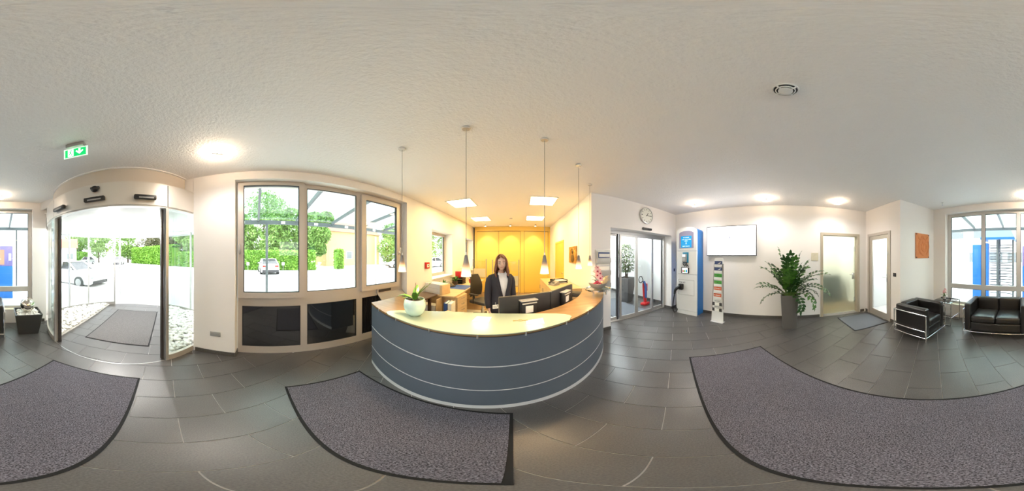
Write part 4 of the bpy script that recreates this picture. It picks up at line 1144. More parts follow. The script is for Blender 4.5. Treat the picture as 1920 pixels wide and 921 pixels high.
t = thing('wall_plaque', 'square beige plaque on the wall left of the frosted door', 'sign', on(FR_E, 1.147, 0, 1.58), wrot(FR_E))
b = MB(); b.rbox(-.088, -.012, -.10, .088, -.0005, .10, .004); b.build('plate', M['cream'], t)
b = MB(); b.box(-.076, -.0135, -.088, .076, -.0122, .088); b.build('print', mat('plaque_print', (.62, .56, .42), .5, var=(30, .3, (.70, .65, .52))), t, smooth=0)
# television
t = thing('television', 'wall mounted flat television showing a white slide with small grey lettering', 'television', on(FR_E, -.926, .03, 1.983), wrot(FR_E))
b = MB(); b.rbox(-.655, -.05, -.382, .655, .0, .382, .005); b.build('housing', M['dark'], t)
b = MB(); b.box(-.636, -.0515, -.362, .636, -.0502, .363); b.build('screen', M['tv'], t, smooth=0)
b = MB(); b.box(-.25, .0005, -.2, .25, .029, .2); b.build('wall_bracket', M['black'], t, smooth=0)
gm = mat('slide_grey', (.10, .11, .17), .6, emit=(.40, .42, .60), estr=.22)
text_obj('INNELOGICT', .062, gm, 'lettering', t, (-.02, -.0535, -.005), bold=.0022)
b = MB(); Y0, Y1 = -.0528, -.0518
def flat2(bb, pts, y0, y1):
    n = len(pts); bb.add([(x, y0, z) for x, z in pts] + [(x, y1, z) for x, z in pts], [tuple(range(n)), tuple(range(2 * n - 1, n - 1, -1))] + [(i, i + n, (i + 1) % n + n, (i + 1) % n) for i in range(n)])
flat2(b, [(-.032, .045), (-.008, .045), (-.004, .08), (-.010, .115), (-.020, .135), (-.030, .115), (-.036, .08)], Y0, Y1)
b.build('logo', gm, t, smooth=0)
b = MB(); flat2(b, [(-.14, -.062), (.10, -.062), (.10, -.055), (-.14, -.055)], Y0, Y1); b.build('small_print', gm, t, smooth=0)
# terracotta relief
t = thing('wall_relief', 'square orange terracotta relief on the wall above the armchair', 'relief', on(FR_SE, .715, 0, 1.845), wrot(FR_SE))
b = MB(); b.rbox(-.245, -.03, -.30, .245, -.0005, .305, .006); pl_ = b.build('plate', M['terracotta'], t)
b = MB()
for r0, cx, cz, a0, a1, th in ((.19, .03, -.02, 95, 265, .014), (.165, .03, -.02, 60, 250, .010), (.10, .05, -.03, 0, 360, .012), (.055, .055, -.03, 0, 360, .010), (.21, .02, .0, -60, 30, .012), (.07, -.11, .24, 180, 360, .012), (.07, .10, .24, 180, 360, .012)):
    pts = [(cx + r0 * math.cos(RAD(a)), -.032, cz + r0 * 1.12 * math.sin(RAD(a))) for a in [a0 + (a1 - a0) * i / 26 for i in range(27)]]
    pts = [(max(-.235, min(.235, x)), y, max(-.29, min(.295, z))) for x, y, z in pts]
    b.tube(pts, th, 6)
b.build('raised_lines', M['terracotta'], t)
for q in ((.055, .03), (.02, -.10), (.10, -.09), (.09, .08), (0, .09)):
    b = MB(); b.ball((q[0], -.032, q[1]), .028, 10, 6, (1, .6, 1.2)); b.build('raised_form', M['terracotta'], t)
for sx in (-1, 1):
    for sz in (-1, 1):
        b = MB(); b.rbox(sx * .225 - .014, -.036, sz * .28 - .014, sx * .225 + .014, -.0305, sz * .28 + .014, .002); b.build('corner_plate', M['bronze'], t)
# leaflet holder on the wall left of the glass doors
t = thing('leaflet_holder', 'grey metal leaflet holder on the wall behind the flower bowl', 'leaflet holder', on(FR_N, .255, .002, 1.0), wrot(FR_N))
b = MB(); b.box(-.165, -.012, -.05, .17, 0, .72); b.build('back_panel', M['alu'], t, smooth=0)
for k, z in enumerate((.47, .22, -.03)):
    b = MB(); b.box(-.155, -.055, z, .16, -.050, z + .09); b.box(-.155, -.050, z, .16, -.0125, z + .006); b.box(-.155, -.05, z + .006, -.150, -.0125, z + .09); b.box(.155, -.05, z + .006, .16, -.0125, z + .09); b.build('tray', M['alu'], t, smooth=0)
for k, (z, m) in enumerate(((.48, 'navy'), (.23, 'lgrey'))):
    q = thing('leaflet', ('white and navy leaflets standing in the top tray of the wall holder', 'grey leaflets standing in the middle tray of the wall holder')[k], 'leaflet', on(FR_N, .255, .015, 1.0 + z - .003), wrot(FR_N), 'leaflets in the wall holder')
    b = MB(); b.box(-.13, -.03, 0, .13, -.005, .205); b.build('cover', M['paper'], q, smooth=0)
    b = MB(); b.box(-.13, -.0325, .165, .13, -.0305, .195); b.box(-.13, -.0325, .092, -.11, -.0305, .165); b.box(-.13, -.0325, .0, .13, -.0305, .10); b.build('printed_band', M[m], q, smooth=0)

# ================================================================== charging cabinet
cs = thing('charging_station', 'tall white and blue electric car charging cabinet beside the television', 'charging station', on(FR_E, -2.02, .36, 0), wrot(FR_E))
W2 = .305
b = MB()
# body: side profile box with an arched top
arch = [(-W2, 0), (W2, 0), (W2, 2.24)] + [(W2 * math.cos(RAD(a)), 2.24 + .12 * math.sin(RAD(a))) for a in range(10, 171, 10)] + [(-W2, 2.24)]
def slab(bb, pts, y0, y1): flat2(bb, pts, y0, y1)
slab(b, [(x * .985, z + .0005) for x, z in arch if z < 2.5], 0.012, .34); b.build('body', M['blue'], cs, smooth=30)
def front(name, pts, y0=-.035, y1=.0115, m='white'):
    q = MB(); slab(q, pts, y0, y1); return q.build(name, M[m], cs, smooth=30)
front('plinth', [(-W2, .002), (W2, .002), (W2, .115), (-W2, .115)], -.025)
lowf = front('front_panel', [(-W2, .125), (W2, .125), (W2, 1.115), (-W2, 1.115)])
front('front_panel', [(-W2, 1.123), (W2, 1.123), (W2, 1.728), (-W2, 1.728)])
hd = front('screen_housing', [(-W2, 1.736), (W2, 1.736), (W2, 2.24)] + [(W2 * math.cos(RAD(a)), 2.24 + .12 * math.sin(RAD(a))) for a in range(10, 171, 10)] + [(-W2, 2.24)])
b = MB(); slab(b, [(-.225, 1.80), (.225, 1.80), (.225, 2.20), (.17, 2.235), (.08, 2.255), (-.08, 2.255), (-.17, 2.235), (-.225, 2.20)], -.0385, -.0355); b.build('screen_recess', mat('lilac_grey', (.30, .29, .42), .3), hd, smooth=0)
b = MB(); slab(b, [(-.165, 1.815), (.165, 1.815), (.165, 2.12), (-.165, 2.12)], -.042, -.039); b.build('info_screen', M['screen_blue'], hd, smooth=0)
wm = mat('screen_text', (.7, .9, 1), .4, emit=(.55, .85, 1), estr=.35)
def print_line(name, parent, m, x0, x1, z, h, y, seed):
    """a line of print too small to read: short strokes of uneven width"""
    q = MB(); rr = random.Random(seed); x = x0
    while x < x1:
        w_ = rr.uniform(.35, .8) * h; k = rr.choice((.7, 1, 1, .8)); flat2(q, [(x, z - h / 2), (x + w_, z - h / 2), (x + w_, z - h / 2 + h * k), (x, z - h / 2 + h * k)], y - .0008, y); x += w_ + h * rr.choice((.25, .25, .25, .7))
    o = q.build(name, m, parent, smooth=0); o['kind'] = 'stuff'; return o
for i, (z, wd, h) in enumerate(((2.080, .09, .022), (2.030, .135, .022), (1.990, .05, .018), (1.855, .11, .020))): print_line('screen_print', hd, wm, -wd, wd, z, h, -.0424, i)
b = MB(); slab(b, [(-.012, 1.905), (.012, 1.905), (.012, 1.94), (.004, 1.955), (.004, 1.97), (-.004, 1.97), (-.004, 1.955), (-.012, 1.94)], -.0432, -.0422); b.build('screen_symbol', wm, hd, smooth=0)
# reader with keypad
b = MB(); b.rbox(-.105, -.055, 1.42, .075, -.0355, 1.695, .006); rd = b.build('reader_back', mat('teal_plastic', (.01, .22, .38), .35), cs)
b = MB(); b.rbox(-.10, -.085, 1.44, .035, -.0555, 1.65, .008); b.build('reader', M['grey'], rd)
b = MB(); b.box(-.085, -.0875, 1.58, -.005, -.0855, 1.635); b.build('reader_display', M['tv'], rd, smooth=0)
b = MB()
for i in range(3):
    for j in range(3): b.rbox(-.08 + i * .027, -.090, 1.47 + j * .030, -.06 + i * .027, -.0855, 1.49 + j * .030, .002, 1)
b.build('key', M['lgrey'], rd)
for k in (-.075, -.02, .03):
    b = MB(); b.tube([(k, -.06, 1.435), (k + .004, -.075, 1.39), (k + .03, -.07, 1.35), (k + .05, -.055, 1.325)], .012, 8); b.build('cable_stub', M['black'], cs)
b = MB(); b.rbox(-.145, -.065, 1.145, .095, -.0355, 1.30, .01); tb = b.build('tablet_case', M['black'], cs)
b = MB(); b.box(-.105, -.067, 1.16, .06, -.0655, 1.285); b.build('tablet_screen', M['tv'], tb, smooth=0)
b = MB(); b.box(-.100, -.0685, 1.168, -.055, -.0675, 1.235); b.build('screen_tile', M['orange'], tb, smooth=0)
b = MB(); b.box(-.05, -.0685, 1.168, -.002, -.0675, 1.235); b.build('screen_tile', M['green'], tb, smooth=0)
b = MB(); b.box(.004, -.0685, 1.168, .055, -.0675, 1.245); b.build('screen_tile', M['screen_blue'], tb, smooth=0)
# raised frame, lettering and plug
b = MB()
for q in ((-.25, .56, .24, .566), (-.25, .964, .24, .97), (-.25, .566, -.244, .964), (.234, .566, .24, .964)): b.box(q[0], -.0375, q[1], q[2], -.0352, q[3])
b.build('panel_outline', M['grey'], lowf, smooth=0)
print_line('printed_mark', lowf, M['dark'], -.215, -.035, .90, .034, -.0352, 9)
b = MB(); b.rbox(-.20, -.13, .70, -.075, -.0355, .86, .02); b.build('socket', M['black'], cs)
b = MB(); b.tube([(-.13, -.13, .79), (-.20, -.17, .75), (-.26, -.175, .68), (-.285, -.16, .58)], [.045, .042, .036, .026], 12); b.build('charging_plug', M['black'], cs)
b = MB(); b.tube([(-.285, -.16, .58), (-.315, -.15, .48), (-.35, -.14, .33), (-.37, -.13, .18), (-.365, -.12, .07), (-.335, -.10, .022), (-.30, -.06, .05), (-.29, -.01, .12), (-.293, .03, .18)], .014, 10); b.build('charging_cable', M['black'], cs)
b = MB(); b.rbox(-.345, 0.0, .07, -.3015, .10, .25, .008); b.build('cable_bracket', M['black'], cs)

# ================================================================== leaflet stand
ls = thing('leaflet_stand', 'tall narrow white leaflet stand on the floor below the television', 'leaflet stand', (3.53, 1.145, 0), RAD(-104))
T0 = Matrix.Rotation(RAD(-7), 4, 'X')
b = MB(); b.box(-.16, -.03, .0005, .16, .10, .012); b.build('foot', M['lgrey'], ls, smooth=0)
b = MB()
def tap(z): return .16 - .05 * min(1, z / 1.50) 
vs = []
for z in (.012, .36, 1.40, 1.55):
    w_ = tap(z); y = .02 + z * .05
    vs.append([(-w_, y - .012, z), (w_, y - .012, z), (w_, y, z), (-w_, y, z)])
b.loft(vs); b.build('panel', M['white'], ls, smooth=0)
b = MB()
for s in (-1, 1):
    b.tube([(s * (tap(.5) + .004), .035, .35), (s * (tap(1.45) + .006), .08, 1.42)], .014, 6)
b.build('side_rail', mat('rail_grey', (.38, .34, .33), .4, .3), ls, smooth=60)
zs = [1.405, 1.262, 1.112, .952, .808, .648]
cols = ['navy', 'navy', 'green', 'green', 'orange', 'orange']
lab = ['navy leaflet in the top pocket of the leaflet stand', 'second navy leaflet from the top of the leaflet stand', 'upper green leaflet in the leaflet stand', 'lower green leaflet in the leaflet stand', 'upper orange leaflet in the leaflet stand', 'lower orange leaflet in the leaflet stand']
def lz(z): return .02 + z * .05 - .012
for z, c_, l_ in zip(zs, cols, lab):
    p = MB(); p.box(-.105, lz(z) - .028, z - .058, .105, lz(z) - .024, z - .002); p.box(-.105, lz(z) - .024, z - .058, .105, lz(z) - .001, z - .053); p.build('pocket', M['white'], ls, smooth=0)
    R_ = Matrix.Rotation(RAD(-104), 4, 'Z'); q0 = Vector((3.53, 1.145, 0)) + R_ @ Vector((0, lz(z) - .010, z - .052))
    q = thing('leaflet', l_, 'leaflet', q0, RAD(-104), 'leaflets in the floor stand')
    b = MB(); b.box(-.098, -.010, 0, .098, -.001, .125); b.build('cover', M[c_], q, smooth=0)
    b = MB(); rr = random.Random(int(z * 1000))
    if c_ == 'navy': 
        flat2(b, [(-.02, .062), (.03, .085), (.075, .112), (.05, .07)], -.0122, -.0105)
    else:
        for k in range(5): x = -.08 + k * .033; flat2(b, [(x, .07 + rr.uniform(0, .01)), (x + .022, .075), (x + .02, .095 + rr.uniform(0, .015)), (x + .004, .092)], -.0122, -.0105)
    b.build('print', M['paper'] if c_ != 'green' else M['leaf_var'], q, smooth=0)
for k, z in enumerate((.50, .36)):
    p = MB(); p.box(-.125, lz(z) - .03, z - .07, .125, lz(z) - .026, z + .01); p.box(-.125, lz(z) - .026, z - .07, .125, lz(z) - .001, z - .065); p.build('pocket', M['dark'], ls, smooth=0)
    q0 = Vector((3.53, 1.145, 0)) + Matrix.Rotation(RAD(-104), 4, 'Z') @ Vector((0, lz(z) - .012, z - .064))
    q = thing('leaflet', ('black and white leaflet in the upper grey pocket of the stand', 'black and white leaflet in the lowest pocket of the stand')[k], 'leaflet', q0, RAD(-104), 'leaflets in the floor stand')
    b = MB(); b.box(-.07, -.010, 0, .07, -.001, .125); b.build('cover', M['paper'], q, smooth=0)
    b = MB(); b.box(-.068, -.0118, .09, .068, -.0104, .118); b.build('print', M['grey'], q, smooth=0)
    b = MB(); b.box(-.06, lz(z) - .033, z - .068, .06, lz(z) - .0305, z + .005); b.build('card', M['paper'], ls, smooth=0)

# ================================================================== ZZ plant in the tall grey planter
def tapered_pot(name, w0, w1, h, m, parent, rim=.02):
    b = MB()
    def sq(w, z, r=.02):
        out = []
        for cx, cy, a0 in ((1, 1, 0), (-1, 1, 90), (-1, -1, 180), (1, -1, 270)):
            for a in (0, 30, 60, 90): out.append((cx * (w - r) + r * math.cos(RAD(a0 + a)), cy * (w - r) + r * math.sin(RAD(a0 + a)), z))
        return out
    b.loft([sq(w0 * .97, 0), sq(w0, .008), sq(w1, h - .004), sq(w1 - .004, h), sq(w1 - rim, h), sq(w1 - rim - .01, h - .06)], cap0=True, cap1=True)
    return b.build(name, M[m], parent, smooth=35)
zz = thing('potted_plant', 'bushy dark green plant in a tall grey planter right of the television', 'potted plant', (3.44, -.455, 0), RAD(-6))
tapered_pot('planter', .145, .182, .775, 'pot', zz)
b = MB(); b.box(-.16, -.16, .70, .16, .16, .735); b.build('soil', M['soil'], zz, smooth=0)
r_ = random.Random(21)
def frond(parent, base, yaw, L, lean, curve, n, lsz, m='leaf_dark'):
    """an arching stem with paired glossy leaflets"""
    b = MB(); pts = []; p = Vector(base); ang = RAD(90) - lean; ds = L / 14
    for i in range(15):
        pts.append(p.copy()); d = Vector((math.cos(yaw) * math.cos(ang), math.sin(yaw) * math.cos(ang), math.sin(ang)))
        p = p + d * ds; ang -= curve / 14
    b.tube(pts, [.010 - .0075 * i / 14 for i in range(15)], 6, m=0)
    lf = MB()
    for i in range(n):
        s = .30 + .70 * i / (n - 1); k = min(13.99, s * 14); a = pts[int(k)].lerp(pts[int(k) + 1], k - int(k)); dd_ = (pts[int(k) + 1] - pts[int(k)]).normalized()
        sd = dd_.cross(Vector((0, 0, 1))); sd = sd.normalized() if sd.length > .05 else Vector((-math.sin(yaw), math.cos(yaw), 0))
        up = sd.cross(dd_)
        for sg in (-1, 1):
            dr = (sd * sg + dd_ * r_.uniform(.25, .6) + up * r_.uniform(-.1, .5)).normalized()
            b.leaf(a, dr, up, lsz * r_.uniform(.8, 1.1) * (1 - .35 * max(0, s - .75)), lsz * .52, 1)
    b.leaf(pts[-1], (pts[-1] - pts[-2]), Vector((0, 0, 1)), lsz, lsz * .5, 1)
    return b.build('frond', [M['stem'], M[m]], parent, smooth=60, fix=False)
# local -y faces away? planter frame: +x = toward wall; yaw chosen in the planter frame
for yaw, L, lean, cv, n in ((160, .62, .22, .4, 12), (185, .9, .08, .15, 14), (255, .66, .12, .3, 12), (290, .8, .22, .5, 13), (95, .80, .28, .5, 13), (120, .55, .2, .3, 11), (245, .95, .35, 1.3, 14), (258, .70, .65, 2.6, 12), (205, .45, .4, .5, 9), (170, .8, .12, .3, 12), (235, .62, .2, .5, 11), (70, .58, .25, .7, 10), (305, .55, .3, 1.2, 10), (100, .98, .10, .15, 13), (85, .72, .7, 1.3, 13), (95, .60, .95, 1.7, 10), (60, .66, .35, .5, 12), (130, .75, .25, .5, 12), (180, .70, .35, .6, 12), (200, .85, .15, .35, 13), (225, .72, .5, .9, 12),
                            (250, .78, .55, 1.7, 13), (262, .95, .5, 2.1, 15), (275, .86, .35, 1.1, 13), (268, .90, .10, .2, 12), (300, .72, .3, .6, 12), (330, .7, .15, .3, 11), (150, .82, .12, .2, 12), (240, .66, .8, 2.3, 11), (215, .55, .95, 2.6, 10), (110, .66, .6, 1.0, 11), (20, .66, .18, .2, 10), (190, .5, .5, .8, 10), (285, .65, .7, 1.8, 11), (75, .85, .32, .9, 13)):
    frond(zz, (.05 * math.cos(RAD(yaw)), .05 * math.sin(RAD(yaw)), .72), RAD(yaw), L, lean, cv, max(6, int(n * .72)), .128 if yaw > 90 else .112, 'leaf_dark' if yaw % 20 else 'leaf')

# ================================================================== armchair, sofa
def tubeframe(b, W_, D, r=.0125):
    """tubular frame round a boxy seat: W_ along x, D along y (front at y=0, back at y=D); z from the floor"""
    H1, H2, H0 = .555, .235, .075
    for sx in (0, W_):
        b.tube([(sx, 0, .0008), (sx, 0, H1)], r, 10); b.tube([(sx, D, .0008), (sx, D, H1)], r, 10)
        b.tube([(sx, 0, H2), (sx, D, H2)], r * .9, 10)
        b.tube([(sx, 0, H0 + .02), (sx, D, H0 + .02)], r * .9, 10)
    b.tube([(0, 0, H1), (0, D * .5, H1), (0, D, H1), (W_ * .5, D, H1), (W_, D, H1), (W_, D * .5, H1), (W_, 0, H1)], r, 10)
    b.tube([(0, 0, H0 + .02), (W_, 0, H0 + .02)], r, 10); b.tube([(0, D, H0 + .02), (W_, D, H0 + .02)], r, 10)
    b.tube([(0, D, H2), (W_, D, H2)], r * .9, 10)
def cushion(b, x0, y0, z0, x1, y1, z1, r=.035, crown=.0):
    q = bmesh.new(); bmesh.ops.create_grid(q, x_segments=1, y_segments=1, size=.5); q.free()
    b.rbox(x0, y0, z0, x1, y1, z1, r, 4)
    if crown:
        n0 = len(b.v)
def cush_obj(name, parent, x0, y0, z0, x1, y1, z1, r=.035, crown=.02, m='leather', wr=.004, seed=1):
    """soft cushion: a bevelled, finely cut box with a crowned top and slight wrinkles"""
    q = bmesh.new(); bmesh.ops.create_cube(q, size=1)
    for v in q.verts: v.co = Vector(((x0 + x1) / 2 + v.co.x * (x1 - x0), (y0 + y1) / 2 + v.co.y * (y1 - y0), (z0 + z1) / 2 + v.co.z * (z1 - z0)))
    bmesh.ops.bevel(q, geom=list(q.edges), offset=r, segments=3, profile=.5, affect='EDGES')
    bmesh.ops.subdivide_edges(q, edges=[e for e in q.edges if e.calc_length() > .09], cuts=5, use_grid_fill=True)
    cx, cy = (x0 + x1) / 2, (y0 + y1) / 2
    for v in q.verts:
        u = (v.co.x - cx) / ((x1 - x0) / 2); w_ = (v.co.y - cy) / ((y1 - y0) / 2); h = (v.co.z - (z0 + z1) / 2) / ((z1 - z0) / 2)
        k = max(0, (1 - u * u)) * max(0, (1 - w_ * w_))
        if h > .5: v.co.z += crown * k + wr * noise.noise(Vector((v.co.x * 9 + seed, v.co.y * 9, seed))) * (k + .2)
    me = bpy.data.meshes.new(name); q.to_mesh(me); q.free(); me.materials.append(M[m]); me.shade_smooth()
    try: me.set_sharp_from_angle(angle=RAD(60))
    except Exception: pass
    o = bpy.data.objects.new(name, me); C.objects.link(o); o.parent = parent; return o
ac = thing('armchair', 'black leather cube armchair with chrome tube frame beside the side table', 'armchair', (1.52, -2.215, 0), RAD(-88))
# local x: along the front (from near arm to far arm), y: depth away from the seat front
Wc, Dc = .72, .72
b = MB(); tubeframe(b, Wc, Dc); b.build('tube_frame', M['chrome'], ac, smooth=60)
cush_obj('armrest', ac, .015, .02, .10, .145, Dc - .02, .66, .03, .0, seed=2); cush_obj('armrest', ac, Wc - .145, .02, .10, Wc - .015, Dc - .02, .66, .03, .0, seed=3)
cush_obj('backrest', ac, .148, Dc - .17, .10, Wc - .148, Dc - .022, .67, .03, .0, seed=4)
cush_obj('seat_base', ac, .148, .03, .10, Wc - .148, Dc - .173, .27, .02, .0, seed=5)
cush_obj('seat_cushion', ac, .148, .012, .272, Wc - .148, Dc - .173, .425, .04, .02, wr=.02, seed=6)
sf = thing('sofa', 'black leather two-seat sofa with chrome tube frame under the south window', 'sofa', (1.12, -2.85, 0), RAD(181.5))
Ws, Ds = 1.20, .72
b = MB(); tubeframe(b, Ws, Ds); b.build('tube_frame', M['chrome'], sf, smooth=60)
cush_obj('armrest', sf, .015, .02, .10, .135, Ds - .02, .68, .03, .0, seed=7); cush_obj('armrest', sf, Ws - .135, .02, .10, Ws - .015, Ds - .02, .68, .03, .0, seed=8)
cush_obj('seat_base', sf, .138, .03, .10, Ws - .138, Ds - .173, .29, .02, .0, seed=9)
for k in range(2):
    x0 = .139 + k * .4625; cush_obj('seat_cushion', sf, x0, .012, .292, x0 + .459, Ds - .173, .43, .04, .022, wr=.022, seed=10 + k)
    cush_obj('back_cushion', sf, x0, Ds - .17, .292, x0 + .459, Ds - .022, .69, .035, .0, seed=13 + k)
b = MB(); b.box(.14, Ds - .169, .10, Ws - .14, Ds - .03, .29); b.build('back_base', M['leather'], sf, smooth=0)

# ================================================================== side table with a small vase
stb = thing('side_table', 'small chrome tube side table with black glass top between armchair and sofa', 'side table', (1.76, -3.36, 0), RAD(-2))
b = MB(); b.rbox(-.24, -.24, .535, .24, .24, .545, .003); b.build('table_top', M['dark_glass'], stb)
for sy in (-1, 1):
    b = MB(); y = sy * .225
    b.tube([(-.26, y, .53), (-.255, y, .545), (.23, y, .555), (.262, y, .535), (.27, y, .50), (.27, y, .05), (.262, y, .022), (.235, y, .013), (-.23, y, .013), (-.255, y, .022), (-.262, y, .05), (-.262, y, .50), (-.26, y, .53)], .0115, 10)
    b.build('leg_loop', M['chrome'], stb, smooth=60)
for x in (-.262, .27):
    b = MB(); b.tube([(x, -.225, .20), (x, .225, .20)], .0095, 8); b.build('cross_tube', M['chrome'], stb, smooth=60)
t = thing('flower_vase', 'small glass vase of pink flowers on the side table', 'vase', (1.83, -3.44, .5455), 0)
b = MB(); b.lathe([(.03, .0008), (.042, .01), (.045, .05), (.036, .085), (.033, .085), (.04, .05), (.0, .012)], 20, cap0=True); b.build('vase', M['concrete'], t)
b = MB(); r_ = random.Random(8)
for i in range(9):
    a = r_.uniform(0, 2 * PI); q = r_.uniform(0.0, .05); b.tube([(0, 0, .04), (q * .5 * math.cos(a), q * .5 * math.sin(a), .11), (q * math.cos(a), q * math.sin(a), .15 + r_.uniform(0, .09))], .002, 4)
b.build('stems', M['stem'], t)
for i in range(8):
    a = i * 2.4; q = .012 + .035 * ((i * 7) % 5) / 5; b = MB(); c = (q * math.cos(a), q * math.sin(a), .15 + .015 * ((i * 3) % 7))
    orchid(b, c, .036, (math.cos(a), math.sin(a), .8)); orchid(b, (c[0], c[1], c[2] + .008), .026, (-math.sin(a), math.cos(a), .9)); b.build('flower', M['pink'], t, smooth=60)
for i in range(4):
    b = MB(); broad_leaf(b, (0, 0, .07), i * 1.6 + .4, .8, .10, .03, 1.0, 5); b.build('leaf', M['leaf'], t, smooth=70)

# ================================================================== planter with the steel ball
t = thing('ball_planter', 'dark square planter with pebbles and a polished steel ball by the south window', 'planter', (-.545, -3.215, 0), RAD(-1.5))
tapered_pot('planter', .195, .262, .455, 'pot_dark', t, .022)
b = MB(); b.box(-.20, -.20, .36, .20, .20, .40); r_ = random.Random(9)
for i in range(150):
    pebble_mb(b, r_.uniform(-.205, .205), r_.uniform(-.205, .205), .41 + r_.uniform(0, .025), r_.uniform(.018, .03), r_)
o = b.build('pebbles', M['pebble'], t, smooth=70, fix=False); o['kind'] = 'stuff'
b = MB(); b.ball((0, .02, .60), .150, 40, 24); bl = b.build('steel_ball', M['ball'], t, smooth=180)
b = MB(); b.cyl((0, .02, .748), (0, .02, .765), .008, n=10); b.build('water_outlet', M['chrome'], bl)
# ================================================================== office behind the counter
cw_ = thing('cupboard_wall', 'yellow lit built-in cupboard wall with tall flush doors at the back of the office', 'cupboard', (0, 6.9, 0))
b = MB(); b.box(-1.60, .03, 0, 1.66, .44, CEIL - .002); b.build('carcass', M['darkwood'], cw_, smooth=0)  # coloured dark to put shade into the gaps between the doors
b = MB(); b.box(-1.60, 0.0, 2.665, 1.66, .0295, CEIL - .003); b.build('top_panel', M['cabinet'], cw_, smooth=0)
b = MB(); b.box(-1.60, 0, .0005, -1.525, .0295, 2.655); b.box(.36, 0, .0005, .505, .0295, 2.655); b.box(1.56, 0, .0005, 1.66, .0295, 2.655); b.build('upright', M['cabinet'], cw_, smooth=0)
for x0, x1 in ((-1.512, -.574), (-.560, .348), (.519, 1.546)):
    b = MB(); b.box(x0, .004, .012, x1, .0285, 2.645); b.build('cupboard_door', M['cabinet'], cw_, smooth=0)
# desk along the west wall
dk = thing('desk', 'long light wooden office desk along the left wall behind the counter', 'desk', (-1.5, 3.1, 0))
b = MB(); b.prism([(.05, .0), (.33, .03), (.36, .08), (.42, 1.2), (.52, 2.75), (-.23, 2.75), (-.38, .03)], .72, .75); b.build('desk_top', M['desk'], dk, smooth=0)
b = MB(); b.box(-.30, .10, .0005, .02, .13, .7195); b.build('side_panel', M['desk'], dk, smooth=0)
b = MB(); b.box(-.2, 2.6, .0005, .45, 2.64, .7195); b.build('side_panel', M['desk'], dk, smooth=0)
dr = thing('drawer_unit', 'light wooden pedestal with four drawers under the office desk', 'drawers', (-1.12, 3.20, 0), RAD(80))
b = MB(); b.box(0, .012, .0005, .46, .50, .715); b.build('carcass', M['desk'], dr, smooth=0)
for k in range(5):
    z = .03 + k * .137; b = MB(); b.box(.006, -.006, z, .454, .0115, z + .131); o = b.build('drawer', M['desk'], dr, smooth=0)
    b = MB(); b.tube([(.17, -.007, z + .085), (.18, -.03, z + .082), (.28, -.03, z + .082), (.29, -.007, z + .085)], .006, 6); b.build('drawer_handle', M['concrete'], o)
t = thing('desk_pad', 'blue desk pad on the office desk', 'desk pad', (-1.36, 4.17, .7506), RAD(-4))
b = MB(); b.rbox(-.24, -.30, 0, .24, .30, .004, .0015, 1); b.build('pad_sheet', M['pad'], t)
t = thing('office_box', 'pale grey printer with a beige side on the near end of the office desk', 'printer', (-1.645, 3.34, .7506), RAD(-17))
b = MB(); b.rbox(-.26, -.14, 0, .20, .14, .225, .008); bd = b.build('body', M['lgrey'], t)
b = MB(); b.rbox(.2005, -.14, 0, .262, .14, .22, .006); b.build('side_cover', M['desk'], t)
b = MB(); b.box(-.22, -.142, .03, .16, -.1405, .034); b.box(-.22, -.142, .12, .16, -.1405, .124); b.build('paper_slot', M['grey'], bd, smooth=0)
t = thing('side_board', 'dark brown table leaf beside the mint plant pot, left of the office desk', 'table', (-1.66, 2.55, 0))
b = MB(); b.prism([(-.20, -.50), (.10, -.50), (.20, .42), (.02, .50), (-.20, .52)], .775, .80); b.build('table_top', M['darkwood'], t, smooth=0)
for q in ((-.16, -.42), (.06, -.42), (-.16, .26), (.10, .26)):
    b = MB(); b.box(q[0] - .03, q[1] - .02, .0005, q[0] + .03, q[1] + .02, .7745); b.build('leg', M['darkwood'], t, smooth=0)
t = thing('shelf_unit', 'low open wooden shelf under the printer end of the office desk', 'shelf', (-1.66, 3.03, 0))
b = MB(); b.box(-.22, -.14, .0005, -.20, .14, .70); b.box(.20, -.14, .0005, .22, .14, .70); b.box(-.20, -.14, .40, .20, .14, .42); b.box(-.20, -.14, .0005, .20, .14, .02); b.build('shelf_frame', M['desk'], t, smooth=0)
t = thing('paper_stack', 'white box of printer paper on the low wooden shelf', 'box', (-1.64, 3.0, .4206))
b = MB(); b.rbox(-.15, -.10, 0, .15, .10, .13, .003, 1); b.build('box_body', M['paper'], t)
b = MB(); b.box(-.152, -.102, .10, .152, .102, .14); b.build('lid', M['paper'], t, smooth=0)
for k, (m, lab) in enumerate((('pad', 'blue spined ring binder standing at the end of the drawer unit'), ('paper', 'white ring binder standing beside the blue one by the drawer unit'))):
    t = thing('ring_binder', lab, 'binder', (-1.205 + k * .085, 2.78, .0006), RAD(5))
    b = MB(); b.box(-.035, -.001, 0, -.031, .28, .32); b.box(.031, -.001, 0, .035, .28, .32); b.box(-.031, -.003, 0, .031, -.0005, .32); b.build('cover', M[m], t, smooth=0)
    b = MB(); b.box(-.028, .004, .008, .028, .27, .305); b.build('pages', M['paper'], t, smooth=0)
    t.location.z = .37
t = thing('binder_stand', 'small wooden stand carrying two ring binders beside the drawer unit', 'stand', (-1.163, 2.80, 0), RAD(5))
b = MB(); b.box(-.09, -.05, .0005, .09, .28, .368); b.build('stand_body', M['desk'], t, smooth=0)
t = thing('letter_trays', 'stack of black letter trays on the office desk', 'letter tray', (-1.60, 4.75, .7506), RAD(-5))
for k in range(3):
    b = MB(); z = k * .065; b.box(-.17, -.13, z, .17, .13, z + .006); b.box(-.17, -.13, z + .006, -.164, .13, z + .055); b.box(.164, -.13, z + .006, .17, .13, z + .055); b.box(-.164, .124, z + .006, .164, .13, z + .055); b.build('tray', M['black'], t, smooth=0)
t = thing('red_box', 'red plastic box on top of the black letter trays', 'box', (-1.62, 4.74, .7506 + .0), RAD(-5)); t.location.z = .7506 + .13 + .057
